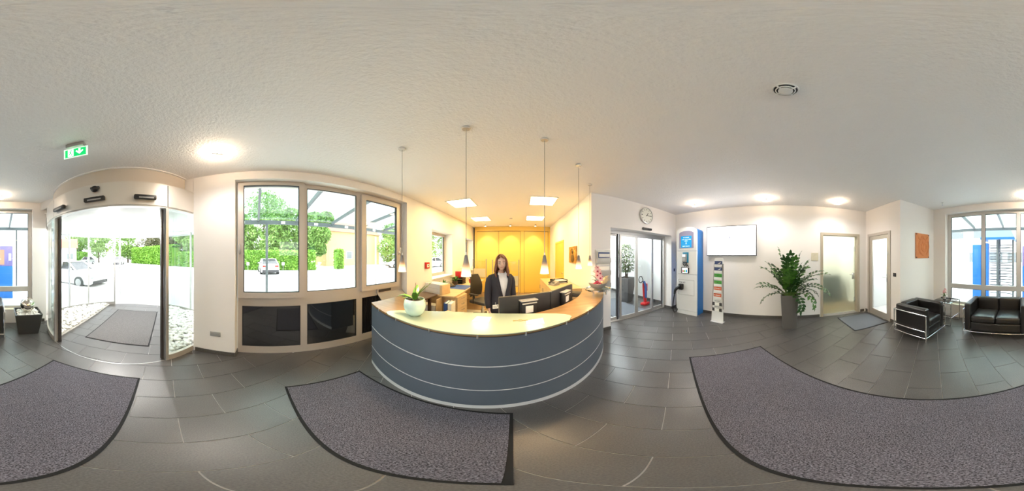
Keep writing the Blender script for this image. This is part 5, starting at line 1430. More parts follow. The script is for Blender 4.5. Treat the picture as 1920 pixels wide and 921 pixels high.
b = MB(); b.rbox(-.08, -.06, 0, .08, .06, .17, .01); b.build('box_body', M['red'], t); b = MB(); b.rbox(-.084, -.064, .1705, .084, .064, .185, .004); b.build('lid', M['red'], t)
t = thing('red_cup', 'small red cup on the office desk right of the letter trays', 'cup', (-1.28, 4.92, .7506))
b = MB(); b.lathe([(.035, 0), (.042, .01), (.05, .12), (.046, .12), (.038, .012), (0, .012)], 20, cap0=True); b.build('cup_body', M['red'], t)
b = MB(); b.tube([(.045, 0, .10), (.075, 0, .09), (.075, 0, .045), (.04, 0, .03)], .006, 6); b.build('cup_handle', M['red'], t)
t = thing('desk_telephone', 'dark desk telephone with curly cable on the office desk before the window', 'telephone', (-1.66, 4.12, .7506), RAD(60))
b = MB(); b.add([(-.1, -.09, 0), (.1, -.09, 0), (.1, .09, 0), (-.1, .09, 0), (-.1, -.09, .03), (.1, -.09, .03), (.1, .09, .09), (-.1, .09, .09)], [(0, 3, 2, 1), (4, 5, 6, 7), (0, 1, 5, 4), (1, 2, 6, 5), (2, 3, 7, 6), (3, 0, 4, 7)]); b.build('body', M['dark'], t, smooth=0)
b = MB(); b.tube([(-.07, -.09, .06), (-.07, 0, .085), (-.07, .1, .115)], [.022, .014, .022], 8); b.build('handset', M['black'], t)
b = MB(); b.tube([(-.07 + .02 * math.cos(k * 1.5) + k * .004, -.10 - .01 * math.sin(k * .3), .03 + .018 * math.sin(k * 1.5)) for k in range(50)], .005, 5); b.build('curly_cable', M['bark'], t)
def small_pot_plant(name, label, x, y, z, potm, h, n, seed, lm='leaf'):
    t = thing(name, label, 'potted plant', (x, y, z)); r_ = random.Random(seed)
    b = MB(); b.lathe([(.05, .0006), (.06, .01), (.078, .11), (.072, .11), (.065, .09), (0, .09)], 20, cap0=True); b.build('pot', M[potm], t)
    for i in range(n):
        yaw = r_.uniform(0, 2 * PI); b = MB(); broad_leaf(b, (.01 * math.cos(yaw), .01 * math.sin(yaw), .09), yaw, r_.uniform(.7, 1.4), h * r_.uniform(.7, 1.1), .04, r_.uniform(.3, 1.4), 5); b.build('leaf', M[lm], t, smooth=70)
    return t
small_pot_plant('potted_plant', 'small plant in a white pot on the office desk below the first office window', -1.70, 3.80, .7506, 'white', .19, 9, 4)
small_pot_plant('potted_plant', 'leafy plant in a brown pot on the desk behind the telephone', -1.63, 4.50, .7506, 'bark', .22, 12, 5)
def orchid_tall(x, y, z, label, seed):
    t = small_pot_plant('potted_orchid', label, x, y, z, 'white', .18, 5, seed); r_ = random.Random(seed)
    for s in (0, 1):
        b = MB(); pts = [(0, 0, .1), (.02, .0, .25), (.03 + s * .03, .01, .38), (.06 - s * .15, .02, .46)]; b.tube(pts, .004, 6); b.build('flower_stem', M['stem'], t)
        for q in pts[2:]:
            b = MB(); orchid(b, q, .045, (0.4, -1, .2)); b.build('flower', M['paper'], t, smooth=60)
    return t
orchid_tall(-1.60, 5.25, .7506, 'white orchid at the far end of the office desk, left one', 6)
orchid_tall(-1.42, 5.42, .7506, 'white orchid at the far end of the office desk, right one', 7)
t = thing('fire_call_box', 'red fire alarm call box on the yellowish office wall', 'alarm', on(FR_W, 3.68, 0, 1.372), wrot(FR_W))
b = MB(); b.rbox(-.075, -.05, -.075, .075, -.0005, .075, .008); bd = b.build('housing', M['red'], t)
b = MB(); b.box(-.045, -.0525, -.045, .045, -.0502, .035); b.build('glass_field', M['paper'], bd, smooth=0)
b = MB(); b.T = Matrix.Rotation(RAD(90), 4, 'X'); b.cyl((0, 0, .0527), (0, 0, .056), .018, n=14); b.build('button', M['black'], bd)
# glass partitions
def partition(label, x0, y0, x1, y1, z0, z1):
    L = math.hypot(x1 - x0, y1 - y0)
    t = thing('glass_partition', label, 'partition', (x0, y0, 0), math.atan2(y1 - y0, x1 - x0))
    p = MB(); p.box(.03, -.005, z0, L - .03, .005, z1); p.build('pane', glass('partition_glass', (.93, .95, .90), 1.6), t, smooth=0)
    p = MB(); p.box(.03, -.0075, z0 + .02, L - .03, -.0055, z0 + .33); p.build('frosted_band', mat('frosted_band', (.55, .52, .40), .5), t, smooth=0)
    for x in (0, L):
        p = MB(); p.cyl((x, 0, .0005), (x, 0, z1 + .06), .016, n=10); p.build('post', M['concrete'], t)
    p = MB(); p.box(.03, -.012, z0 - .02, L - .03, .012, z0 - .0005); p.build('bottom_rail', M['concrete'], t, smooth=0)
partition('glass partition with frosted band at the far end of the office desk', -1.45, 5.95, -.95, 5.93, .80, 1.42)
partition('glass partition with posts standing right behind the woman', -.62, 5.2, .22, 5.22, .62, 1.42)
# office chair
oc = thing('office_chair', 'black swivel office chair with mesh backrest at the office desk', 'office chair', (-.72, 3.98, 0), RAD(62))
for k in range(5):
    a = RAD(72 * k + 20); b = MB(); b.tube([(0.03 * math.cos(a), .03 * math.sin(a), .10), (.18 * math.cos(a), .18 * math.sin(a), .085), (.30 * math.cos(a), .30 * math.sin(a), .065)], [.028, .022, .016], 8); b.cyl((.30 * math.cos(a) - .012 * math.sin(a), .30 * math.sin(a) + .012 * math.cos(a), .028), (.30 * math.cos(a) + .012 * math.sin(a), .30 * math.sin(a) - .012 * math.cos(a), .028), .027, n=12); b.build('base_arm', M['black'], oc)
b = MB(); b.cyl((0, 0, .09), (0, 0, .40), .028, n=14); b.cyl((0, 0, .09), (0, 0, .25), .04, n=14); b.build('gas_column', M['steel'], oc)
cush_obj('seat', oc, -.25, -.25, .41, .25, .24, .49, .03, .01, 'dark')
b = MB()
rings = []
for i in range(9):
    s = i / 8; z = .56 + .56 * s; wd = .21 + .03 * math.sin(s * PI) - .06 * s * s; y = .25 + .06 * s - .05 * math.sin(s * PI)
    rings.append([(-wd, y - .03, z), (-wd * .5, y, z), (wd * .5, y, z), (wd, y - .03, z), (wd, y - .015, z), (wd * .5, y + .018, z), (-wd * .5, y + .018, z), (-wd, y - .015, z)])
b.loft(rings); b.build('backrest', M['black'], oc, smooth=60)
b = MB(); b.tube([(0, .12, .40), (0, .27, .42), (0, .30, .60), (0, .31, .75)], [.022, .022, .018, .012], 8); b.build('back_support', M['black'], oc)
for sx in (-1, 1):
    b = MB(); b.tube([(sx * .22, .05, .43), (sx * .30, .05, .45), (sx * .31, .05, .66)], .016, 8); b.rbox(sx * .31 - .04, -.10, .66, sx * .31 + .04, .16, .69, .012); b.build('armrest', M['black'], oc)
# sideboard on the right
sb = thing('sideboard', 'light wooden sideboard along the right office wall', 'sideboard', (.80, 3.20, 0), RAD(-2.4))
b = MB(); b.box(0, 0, .0005, .66, 1.75, .875); b.build('carcass', M['desk'], sb, smooth=0)
b = MB(); b.box(-.01, -.01, .8755, .665, 1.76, .90); b.build('top', M['desk'], sb, smooth=0)
for k in range(3):
    b = MB(); b.box(-.015, .02 + k * .58, .05, -.0005, .59 + k * .58, .865); o = b.build('door', M['desk'], sb, smooth=0)
    b = MB(); b.box(-.028, .53 + k * .58, .60, -.0155, .545 + k * .58, .72); b.build('handle', M['concrete'], o, smooth=0)
t = thing('letter_tray', 'black letter trays stacked on the right sideboard', 'letter tray', (1.19, 4.05, .9006), RAD(8))
for k in range(2):
    b = MB(); z = k * .05; b.box(-.19, -.14, z, .19, .14, z + .006); b.box(-.19, -.14, z + .006, -.184, .14, z + .04); b.box(.184, -.14, z + .006, .19, .14, z + .04); b.box(-.184, .134, z + .006, .184, .14, z + .04); b.build('tray', M['black'], t, smooth=0)
    b = MB(); b.box(-.17, -.13, z + .007, .17, .125, z + .02); b.build('papers', M['paper'], t, smooth=0)
t = thing('desk_telephone', 'grey desk telephone on the left corner of the right sideboard', 'telephone', (.98, 3.75, .9006), RAD(-60))
b = MB(); b.add([(-.1, -.09, 0), (.1, -.09, 0), (.1, .09, 0), (-.1, .09, 0), (-.1, -.09, .03), (.1, -.09, .03), (.1, .09, .10), (-.1, .09, .10)], [(0, 3, 2, 1), (4, 5, 6, 7), (0, 1, 5, 4), (1, 2, 6, 5), (2, 3, 7, 6), (3, 0, 4, 7)]); b.build('body', M['concrete'], t, smooth=0)
b = MB(); b.tube([(-.07, -.09, .06), (-.07, 0, .09), (-.07, .1, .125)], [.022, .014, .022], 8); b.build('handset', M['dark'], t)
b = MB(); b.box(0, -.06, .066, .07, -.02, .072); b.build('display', M['black'], t, smooth=0)
t = thing('document_scanner', 'dark flat scanner on the low cabinet at the counter end', 'scanner', (1.20, 2.965, .8006), RAD(-38))
b = MB(); b.rbox(-.165, -.115, 0, .165, .115, .06, .012); b.build('body', M['dark'], t); b = MB(); b.rbox(-.155, -.105, .0605, .155, .10, .075, .006); b.build('lid', M['black'], t)
t = thing('low_cabinet', 'low wooden cabinet between counter end and sideboard', 'cabinet', (1.20, 2.965, 0), RAD(-38))
b = MB(); b.box(-.17, -.12, .0005, .17, .12, .775); b.build('carcass', M['desk'], t, smooth=0); b = MB(); b.box(-.175, -.125, .7755, .175, .125, .80); b.build('top', M['desk'], t, smooth=0)
t = thing('picture', 'brown and gold framed picture of an arched figure on the right office wall', 'picture', on(FR_OE, -1.09, 0, 1.63), wrot(FR_OE))
b = MB(); b.box(-.29, -.025, -.205, .29, -.0005, .205); b.build('panel', M['icon'], t, smooth=0)
b = MB(); b.tube([(.22 * math.cos(RAD(a)), -.026, -.02 + .18 * math.sin(RAD(a))) for a in range(-20, 201, 10)], .010, 6); b.build('arch_line', M['gold'], t)
b = MB(); b.ball((0, -.025, .07), .05, 14, 8, (1.2, .25, 1)); b.ball((0, -.022, -.09), .11, 14, 8, (1.3, .15, 1)); b.build('figure', M['darkwood'], t)
b = MB(); b.tube([(.085 * math.cos(RAD(a)), -.027, .07 + .075 * math.sin(RAD(a))) for a in range(0, 360, 15)], .005, 6, closed=True); b.build('ring_line', M['gold'], t)

# ---- things in the corridor
t = thing('potted_tree', 'small variegated fig tree in a tall grey planter behind the glass doors', 'potted plant', (3.62, 4.28, 0), RAD(15))
tapered_pot('planter', .155, .235, .86, 'pot', t)
b = MB(); b.box(-.20, -.20, .78, .20, .20, .815); b.build('soil', M['soil'], t, smooth=0)
r_ = random.Random(31)
for k in range(3):
    b = MB(); a = k * 2.1; b.tube([(.03 * math.cos(a), .03 * math.sin(a), .80), (.05 * math.cos(a + 1), .05 * math.sin(a + 1), 1.05), (.10 * math.cos(a + 1.4), .10 * math.sin(a + 1.4), 1.35), (.12 * math.cos(a + 2), .12 * math.sin(a + 2), 1.7)], [.022, .02, .015, .008], 8); b.build('trunk', M['bark'], t)
b = MB()
for i in range(1500):
    z = r_.uniform(1.05, 2.0); rad = .34 * math.sin(PI * min(1, max(0.08, (z - .95) / 1.12))) ** .7 * math.sqrt(r_.uniform(.05, 1)); a = r_.uniform(0, 2 * PI)
    b.leaf((rad * math.cos(a), rad * math.sin(a), z), (math.cos(a) + r_.uniform(-.6, .6), math.sin(a) + r_.uniform(-.6, .6), r_.uniform(-.6, .6)), (0, 0, 1), r_.uniform(.07, .12), .042)
o = b.build('foliage', M['leaf_var'], t, smooth=0, fix=False); o['kind'] = 'stuff'
t = thing('hand_vacuum', 'red upright vacuum sweeper with looped blue handle behind the glass doors', 'vacuum cleaner', (3.80, 3.56, 0), RAD(10))
b = MB(); b.rbox(-.15, -.10, .002, .13, .10, .09, .03); b.build('floor_head', M['red'], t)
b = MB(); b.tube([(0, 0, .08), (0.0, .03, .30), (-.03, .04, .62), (-.06, .04, .72)], [.05, .055, .045, .03], 12); b.build('body', M['red'], t)
b = MB(); b.tube([(-.035, -.045, .25), (-.05, -.05, .62), (-.07, .0, .80)], [.035, .04, .025], 10); b.build('dust_bag', M['pad'], t)
b = MB(); b.tube([(-.06, .04, .72), (-.10, .03, .86), (-.16, .03, .95), (-.26, .03, .96), (-.32, .03, .88), (-.29, .03, .79), (-.20, .03, .76), (-.10, .03, .80)], .014, 8); b.build('loop_handle', M['dark'], t)
b = MB(); b.rbox(.02, -.03, .45, .10, .05, .70, .02); b.build('motor_housing', M['red'], t)
t = thing('door_sign', 'small grey sign on the white corridor wall', 'sign', (4.28, 4.05, 1.62), RAD(-91.5))
b = MB(); b.rbox(-.16, -.010, -.05, .16, -.0005, .05, .003); b.build('plate', M['lgrey'], t)
t = thing('corridor_door', 'white door at the far end of the corridor', 'door', (2.35, 7.9, 0))
b = MB(); b.box(-.05, -.04, 0, 0, -.0005, 2.15); b.box(.9, -.04, 0, .95, -.0005, 2.15); b.box(0, -.04, 2.1, .9, -.0005, 2.15); b.build('frame', M['lgrey'], t, smooth=0)
b = MB(); b.box(.002, -.03, .005, .898, -.002, 2.098); b.build('leaf', M['white'], t, smooth=0)
b = MB(); b.tube([(.82, -.031, 1.05), (.82, -.07, 1.05), (.70, -.075, 1.05)], .01, 8); b.build('door_handle', M['steel'], t)

# ================================================================== the receptionist
pr = thing('person', 'smiling woman with long brown hair in dark trouser suit and white blouse behind the counter', 'person', (-.165, 2.46, 0), RAD(24))
# local: faces -y; +x is her left (right in the picture)
def skin_body():
    bm = bmesh.new(); sk = bm.verts.layers.skin.verify()
    def V(co, r, root=False):
        v = bm.verts.new(co); v[sk].radius = (r if isinstance(r, tuple) else (r, r)); v[sk].use_root = root; return v
    def chain(prev, lst):
        for co, r in lst:
            v = V(co, r); bm.edges.new((prev, v)); prev = v
        return prev
    pel = V((0, .01, .86), (.115, .09), True)
    chest = chain(pel, [((0, .0, 1.0), (.10, .078)), ((0, .005, 1.14), (.115, .09)), ((0, .015, 1.255), (.10, .075))])
    chain(chest, [((0, .02, 1.335), (.05, .05)), ((0, .008, 1.40), (.047, .05))])
    for s in (-1, 1):
        chain(chest, [((s * .105, .02, 1.275), (.058, .055)), ((s * .165, .02, 1.24), (.05, .05)), ((s * .20, .03, 1.02), (.041, .041)), ((s * .205, .0, .90), (.034, .034)), ((s * .195, -.03, .79), (.026, .022)), ((s * .19, -.038, .755), (.027, .016))])
        chain(pel, [((s * .085, .01, .80), (.088, .09)), ((s * .09, .0, .48), (.056, .06)), ((s * .092, .015, .30), (.052, .056)), ((s * .095, .025, .085), (.036, .036)), ((s * .098, -.03, .045), (.038, .032)), ((s * .105, -.12, .032), (.038, .022))])
    me = bpy.data.meshes.new('body'); bm.to_mesh(me); bm.free()
    o = bpy.data.objects.new('body_source', me); C.objects.link(o)
    o.modifiers.new('Skin', 'SKIN'); sd = o.modifiers.new('Subdivision', 'SUBSURF'); sd.levels = 2; sd.render_levels = 2
    dg = bpy.context.evaluated_depsgraph_get(); out = bpy.data.meshes.new_from_object(o.evaluated_get(dg))
    bpy.data.objects.remove(o); out.name = 'body'; return out
me = skin_body(); me.materials.clear(); me.materials.append(M['skin']); me.shade_smooth()
body = bpy.data.objects.new('body', me); C.objects.link(body); body.parent = pr
# head: shaped from a finely cut sphere
HC = Vector((.004, -.012, 1.492))
bmh = bmesh.new(); bmesh.ops.create_uvsphere(bmh, u_segments=40, v_segments=30, radius=1.0)
for v in bmh.verts:
    x, y, z = v.co
    sx, sy, sz = .074, .095, .115
    if z < 0: sx *= 1 - .34 * (-z) ** 1.6; 
    nx, ny, nz = x * sx, y * sy, z * sz
    if y < 0:
        ny *= .93
        if z < -.3: ny -= .012 * (-z - .3)                                   # chin forward
        g = math.exp(-((x / .16) ** 2)); ny -= .036 * g * math.exp(-(((z + .22) / .15) ** 2)); ny -= .008 * g * math.exp(-(((z + .02) / .2) ** 2))   # nose
        for s in (-1, 1):
            ny += .010 * math.exp(-(((x - s * .40) / .17) ** 2) - (((z - .02) / .11) ** 2))   # eye sockets
            ny -= .006 * math.exp(-(((x - s * .52) / .2) ** 2) - (((z + .25) / .18) ** 2))     # cheeks
        ny -= .004 * math.exp(-((x / .32) ** 2) - (((z + .52) / .10) ** 2))
    elif z < -.2: ny *= 1 - .3 * (-z - .2)
    v.co = HC + Vector((nx, ny, nz))
mh = bpy.data.meshes.new('head'); bmh.to_mesh(mh); bmh.free(); mh.materials.append(M['skin']); mh.shade_smooth()
hd = bpy.data.objects.new('head', mh); C.objects.link(hd); hd.parent = pr
for s in (-1, 1):
    b = MB(); b.ball(HC + Vector((s * .029, -.0755, .002)), .0115, 14, 8, (1.15, .7, .52)); b.build('eye', M['eye_w'], hd)
    b = MB(); b.ball(HC + Vector((s * .029, -.0812, .002)), .0052, 10, 6, (1, .6, 1)); b.build('iris', M['iris'], hd)
    b = MB()
    for up_ in (1, -1): b.tube([HC + Vector((s * .029 + .0145 * math.cos(q), -.0765 - .0062 * math.sin(q), .002 + up_ * .0068 * math.sin(q))) for q in [PI * k / 8 for k in range(9)]], .0026, 6)
    b.build('eyelids', M['skin'], hd)
    b = MB(); b.tube([HC + Vector((s * (.013 + .0085 * k), -.088 + .0028 * k, .0235 + .0035 * math.sin(k * .8))) for k in range(5)], .0022, 6); b.build('eyebrow', M['hair'], hd)
    b = MB(); b.ball(HC + Vector((s * .074, .005, -.005)), .02, 10, 8, (.35, .7, 1.3)); b.build('ear', M['skin'], hd)
b = MB(); b.tube([HC + Vector((.025 * t_, -.0905 + .012 * t_ * t_, -.058 + .008 * t_ * t_)) for t_ in [k / 4 - 1 for k in range(9)]], [.002 + .003 * (1 - abs(k / 4 - 1)) for k in range(9)], 6); b.build('lips', M['lip'], hd)
b = MB(); b.tube([HC + Vector((.018 * t_, -.0930 + .012 * t_ * t_, -.0575 + .007 * t_ * t_)) for t_ in [k / 4 - 1 for k in range(9)]], .0022, 6); b.build('teeth', M['paper'], hd)
b = MB()
for s in (-1, 1):
    c = HC + Vector((s * .030, -.088, .0)); b.tube([c + Vector((.020 * math.cos(t_ * PI / 8), .003 * abs(math.cos(t_ * PI / 8)), .014 * math.sin(t_ * PI / 8))) for t_ in range(16)], .0011, 5, closed=True)
    b.tube([c + Vector((s * .020, .003, .003)), HC + Vector((s * .073, -.03, .006)), HC + Vector((s * .076, .005, .004))], .0011, 5)
b.tube([HC + Vector((-.010, -.089, .002)), HC + Vector((0, -.095, .004)), HC + Vector((.010, -.089, .002))], .0011, 5); b.build('spectacles', M['dark'], hd)
# hair: a scalp cap and long locks falling from a parting over the shoulders
bmh = bmesh.new(); bmesh.ops.create_uvsphere(bmh, u_segments=72, v_segments=48, radius=1.0)
kill = []
for v in bmh.verts:
    x, y, z = v.co; az = math.degrees(math.atan2(abs(x), -y)); t_ = math.degrees(math.acos(max(-1, min(1, z))))
    lim = 50 + 14 * min(1, abs(x + .12) / .5)
    if az < 70 and t_ > lim: kill.append(v)
    elif z < -.75: kill.append(v)
    v.co = HC + Vector((x * .081, .006 + y * .102, .004 + z * .124))
bmesh.ops.delete(bmh, geom=kill, context='VERTS')
mhh = bpy.data.meshes.new('hair'); bmh.to_mesh(mhh); bmh.free(); mhh.materials.append(M['hair']); mhh.shade_smooth()
ho = bpy.data.objects.new('hair', mhh); C.objects.link(ho); ho.parent = pr
for s in (-1, 1):
    b = MB()
    for k in range(16):
        f = k / 15; az = RAD(60 + 108 * f); pts = []; rr = []
        ln = (.205 if s < 0 else .185) - .02 * f
        for j in range(7):                                   # over the skull
            t_ = RAD(8 + 84 * j / 6); push = 1 + .10 * math.sin(t_) * (1 - f)
            pts.append(HC + Vector((-.012 * (1 - j / 6) + s * math.sin(az) * .077 * math.sin(t_) * push, .006 - math.cos(az) * .104 * math.sin(t_), .004 + .127 * math.cos(t_)))); rr.append(.009 + .006 * j / 6)
        p0 = pts[-1]
        for j in range(1, 8):                                # hanging down in soft waves
            q = j / 7; wv = .011 * math.sin(q * 8 + k * .45 + (1.0 if s > 0 else 0)) * q
            pts.append(p0 + Vector((s * (.010 * math.sin(q * PI * .8) + .008 * q) + wv, wv * .6 - .040 * q * (1 - f) - .01 * q, -ln * q))); rr.append(.0158 * (1 - .25 * q) if j < 6 else .0130 - .005 * (j - 6))
        b.tube(pts, rr, 8)
    b.build('hair_lock', M['hair'], ho, smooth=180)
# the head is turned back towards the lobby
_R = Matrix.Rotation(RAD(-20), 3, 'Z')
for o in (hd, ho):
    o.rotation_euler = (0, 0, RAD(-20)); o.location = HC - _R @ HC
# jacket: torso shell with an open V front
def ell(cx, cy, z, a, bb, n=28, open_=0.0, ang0=-90):
    out = []
    for i in range(n):
        t_ = RAD(ang0) + RAD(open_) + (2 * PI - 2 * RAD(open_)) * i / (n - 1); e = 2.3
        c_, s_ = math.cos(t_), math.sin(t_)
        out.append((cx + a * abs(c_) ** (2 / e) * (1 if c_ > 0 else -1), cy + bb * abs(s_) ** (2 / e) * (1 if s_ > 0 else -1), z))
    return out
b = MB(); prof = [(.72, .168, .128, 2), (.80, .172, .132, 2), (.90, .158, .122, 2), (1.0, .143, .112, 5), (1.06, .142, .114, 9), (1.14, .155, .122, 15), (1.21, .165, .120, 19), (1.26, .168, .108, 22), (1.295, .150, .088, 25), (1.325, .105, .072, 28), (1.350, .066, .062, 34)]
rings = [ell(0.0, .012, z, a, c_, 34, o_, -88) for z, a, c_, o_ in prof]
vs = [p for r in rings for p in r]; n = 34; fs = []
for k in range(len(rings) - 1):
    for i in range(n - 1): fs.append((k * n + i, k * n + i + 1, (k + 1) * n + i + 1, (k + 1) * n + i))
b.add(vs, fs)
jk = b.build('jacket', M['suit'], pr, smooth=180)
sm = jk.modifiers.new('Solidify', 'SOLIDIFY'); sm.thickness = .008; sm.offset = 1
for s in (-1, 1):      # sleeves and lapels
    b = MB(); b.tube([(s * .095, .018, 1.297), (s * .120, .02, 1.288), (s * .148, .02, 1.272), (s * .168, .021, 1.245), (s * .183, .022, 1.19), (s * .198, .03, 1.05), (s * .206, .015, .95), (s * .206, -.008, .87), (s * .199, -.026, .81)], [.026, .042, .053, .058, .058, .054, .051, .046, .042], 14); b.build('sleeve', M['suit'], jk, smooth=180)
    b = MB(); L = [(s * .050, -.040, 1.345), (s * .064, -.062, 1.30), (s * .078, -.098, 1.25), (s * .062, -.116, 1.17), (s * .030, -.122, 1.07), (s * .010, -.118, .99)]; O = [(s * .078, -.030, 1.335), (s * .108, -.058, 1.285), (s * .120, -.094, 1.22), (s * .085, -.119, 1.15), (s * .042, -.125, 1.06), (s * .018, -.119, .985)]
    vs = [p for q in zip(L, O) for p in q] + [(x, y - .008, z) for q in zip(L, O) for x, y, z in q]
    fs = []; m_ = len(L) * 2
    for i in range(len(L) - 1):
        a0 = 2 * i; fs += [(a0, a0 + 1, a0 + 3, a0 + 2), (m_ + a0, m_ + a0 + 2, m_ + a0 + 3, m_ + a0 + 1), (a0, a0 + 2, m_ + a0 + 2, m_ + a0), (a0 + 1, m_ + a0 + 1, m_ + a0 + 3, a0 + 3)]
    b.add(vs, fs); b.build('lapel', M['suit'], jk, smooth=50)
b = MB(); b.T = Matrix.Translation((0, -.122, 1.0)); b.ball((0.004, 0, -.02), .009, 10, 6, (1, .5, 1)); b.build('button', M['black'], jk)
# blouse
b = MB(); rings = [ell(0, .010, z, a, c_, 28, 0, -90) for z, a, c_ in ((.98, .132, .104), (1.06, .132, .107), (1.14, .144, .114), (1.21, .150, .112), (1.26, .148, .098), (1.30, .112, .080), (1.33, .075, .064), (1.345, .056, .054))]
b.loft(rings, cap0=False, cap1=False); bl_ = b.build('blouse', M['blouse'], pr, smooth=180)
for s in (-1, 1):
    b = MB(); b.add([(s * .012, -.078, 1.285), (s * .050, -.035, 1.365), (s * .072, -.050, 1.335), (s * .045, -.094, 1.268), (s * .012, -.088, 1.285), (s * .050, -.043, 1.365), (s * .072, -.060, 1.335), (s * .045, -.104, 1.268)], [(0, 1, 2, 3), (7, 6, 5, 4), (0, 4, 5, 1), (1, 5, 6, 2), (2, 6, 7, 3), (3, 7, 4, 0)]); b.build('collar', M['blouse'], bl_, smooth=0)
for z in (1.22, 1.16, 1.10, 1.04):
    b = MB(); b.ball((0.0, -.104 - .004 * (z < 1.2), z), .005, 8, 5); b.build('blouse_button', M['paper'], bl_)
# trousers, shoes
b = MB(); b.loft([ell(0, .012, z, a, c_, 28, 0) for z, a, c_ in ((1.0, .130, .102), (.92, .145, .112), (.85, .158, .122), (.78, .160, .122))], cap0=True, cap1=True)
tr = b.build('trousers', M['suit'], pr, smooth=180)
for s in (-1, 1):
    b = MB(); b.tube([(s * .078, .01, .82), (s * .086, .006, .65), (s * .09, .002, .48), (s * .092, .012, .30), (s * .095, .015, .05)], [.088, .082, .070, .066, .072], 16); b.build('trouser_leg', M['suit'], tr, smooth=80)
    b = MB(); b.loft([[(s * .1 + .045 * k_ * math.cos(t_ * PI / 7), -.05 + .115 * k_ * math.sin(t_ * PI / 7) - .012, z) for t_ in range(14)] for z, k_ in ((.0008, 1.0), (.02, 1.03), (.045, .95), (.07, .55))]); b.build('shoe', M['black'], pr, smooth=60)
# hands with five fingers
def hand(s):
    b = MB(); base = Vector((s * .192, -.036, .765))
    b.loft([[base + Vector((.012 * w_ * math.cos(t_ * PI / 6), .036 * w_ * math.sin(t_ * PI / 6) - .004, -dz)) for t_ in range(12)] for dz, w_ in ((-.035, .65), (0, .85), (.03, 1.05), (.06, 1.1), (.078, 1.0), (.084, .7))])
    for k, (fy, L) in enumerate(((-.030, .066), (-.011, .076), (.009, .070), (.027, .055))):
        p = base + Vector((0, fy, -.076)); d1 = Vector((s * -.10, -.05, -1)).normalized(); d2 = Vector((s * -.35, -.08, -.95)).normalized(); d3 = Vector((s * -.65, -.08, -.7)).normalized()
        q1 = p + d1 * L * .42; q2 = q1 + d2 * L * .33; q3 = q2 + d3 * L * .25
        b.tube([p + Vector((0, 0, .01)), q1, q2, q3], [.0088, .0085, .0078, .006], 8); b.ball(q3, .006, 8, 5)
    p = base + Vector((s * -.004, -.030, -.018)); q1 = p + Vector((s * -.012, -.022, -.028)); q2 = q1 + Vector((s * -.008, -.006, -.030))
    b.tube([p + Vector((0, .012, .012)), p, q1, q2], [.012, .012, .010, .007], 8); b.ball(q2, .007, 8, 5)
    return b.build('hand', M['skin'], pr, smooth=180)
hand(-1); hand(1)
# name badge clipped to the jacket
b = MB(); b.rbox(-.180, -.150, .835, -.095, -.146, .895, .002); bg_ = b.build('name_badge', M['paper'], pr)
b = MB(); b.box(-.172, -.1518, .866, -.125, -.1503, .872); b.box(-.172, -.1518, .852, -.115, -.1503, .857); b.box(-.118, -.1518, .866, -.103, -.1503, .886); b.build('badge_print', M['grey'], bg_, smooth=0)
b = MB(); b.box(-.143, -.149, .8955, -.133, -.144, .93); b.build('badge_clip', M['steel'], bg_, smooth=0)
# ================================================================== outside
g = MB(); g.box(-75, -75, -.30, 60, 60, -.15)
struct(g.build('ground', M['asphalt'], smooth=0))
g = MB(); g.arc(-4.2, -4.6, 0.0, 5.2, 0, 360, -.149, -.021, 64); struct(g.build('pavement', M['paving'], smooth=0))
g = MB(); g.prism([(-6.9, -1.0), (-2.62, -1.0), (-2.0, 9.0), (-6.4, 9.0)], -.149, -.03); struct(g.build('pavement_west', M['paving'], smooth=0))
g = MB(); g.prism([(-1.0, -9.5), (6.3, -9.5), (6.3, -4.06), (-1.0, -4.06)], -.149, -.03); struct(g.build('pavement_south', M['paving'], smooth=0))
# canopy over the entrance
t = thing('entrance_canopy', 'flat white round-edged canopy roof outside the curved entrance', 'canopy', (-4.4, -4.6, 0))
b = MB(); b.prism([(3.4 * 0 + 3.55 * math.cos(RAD(a)), 3.55 * math.sin(RAD(a))) for a in range(0, 360, 6)], 2.75, 2.95); b.build('roof_slab', M['white'], t, smooth=30)
b = MB(); b.arc(0, 0, 3.55, 3.60, 0, 360, 2.68, 3.0, 60); b.build('roof_edge', M['lgrey'], t)
for q in ((-.9, -.9), (.6, .4), (-.2, 1.2)):
    b = MB(); b.cyl((q[0], q[1], 2.7495), (q[0], q[1], 2.735), .09, n=20); b.build('soffit_lamp', M['grey'], t)
b = MB(); b.cyl((-.17, -.45, -.02), (-.17, -.45, 2.7495), .045, n=14); b.build('post', M['lgrey'], t)
# glass roof along the west front
t = thing('glass_canopy', 'glass roof on grey steel rafters outside the large west window', 'canopy', (-4.6, 3.0, 0))
b = MB(); b.box(-1.95, -4.0, 2.88, -1.85, 4.6, 3.04); b.build('edge_beam', M['steelwork'], t, smooth=0)
for y in (-2.9, -1.37, .24, 1.85, 3.45):
    b = MB(); b.add([(-1.85, y - .035, 2.98), (-1.85, y + .035, 2.98), (2.2, y + .035, 3.50), (2.2, y - .035, 3.50), (-1.85, y - .035, 3.10), (-1.85, y + .035, 3.10), (2.2, y + .035, 3.62), (2.2, y - .035, 3.62)], [(0, 3, 2, 1), (4, 5, 6, 7), (0, 1, 5, 4), (1, 2, 6, 5), (2, 3, 7, 6), (3, 0, 4, 7)]); b.build('rafter', M['steelwork'], t, smooth=0)
for y in (-2.57, 2.2):
    b = MB(); b.cyl((-1.9, y, -.03), (-1.9, y, 2.8795), .05, n=14); b.build('post', M['steelwork'], t)
ys = (-4.0, -2.9, -1.37, .24, 1.85, 3.45, 4.6)
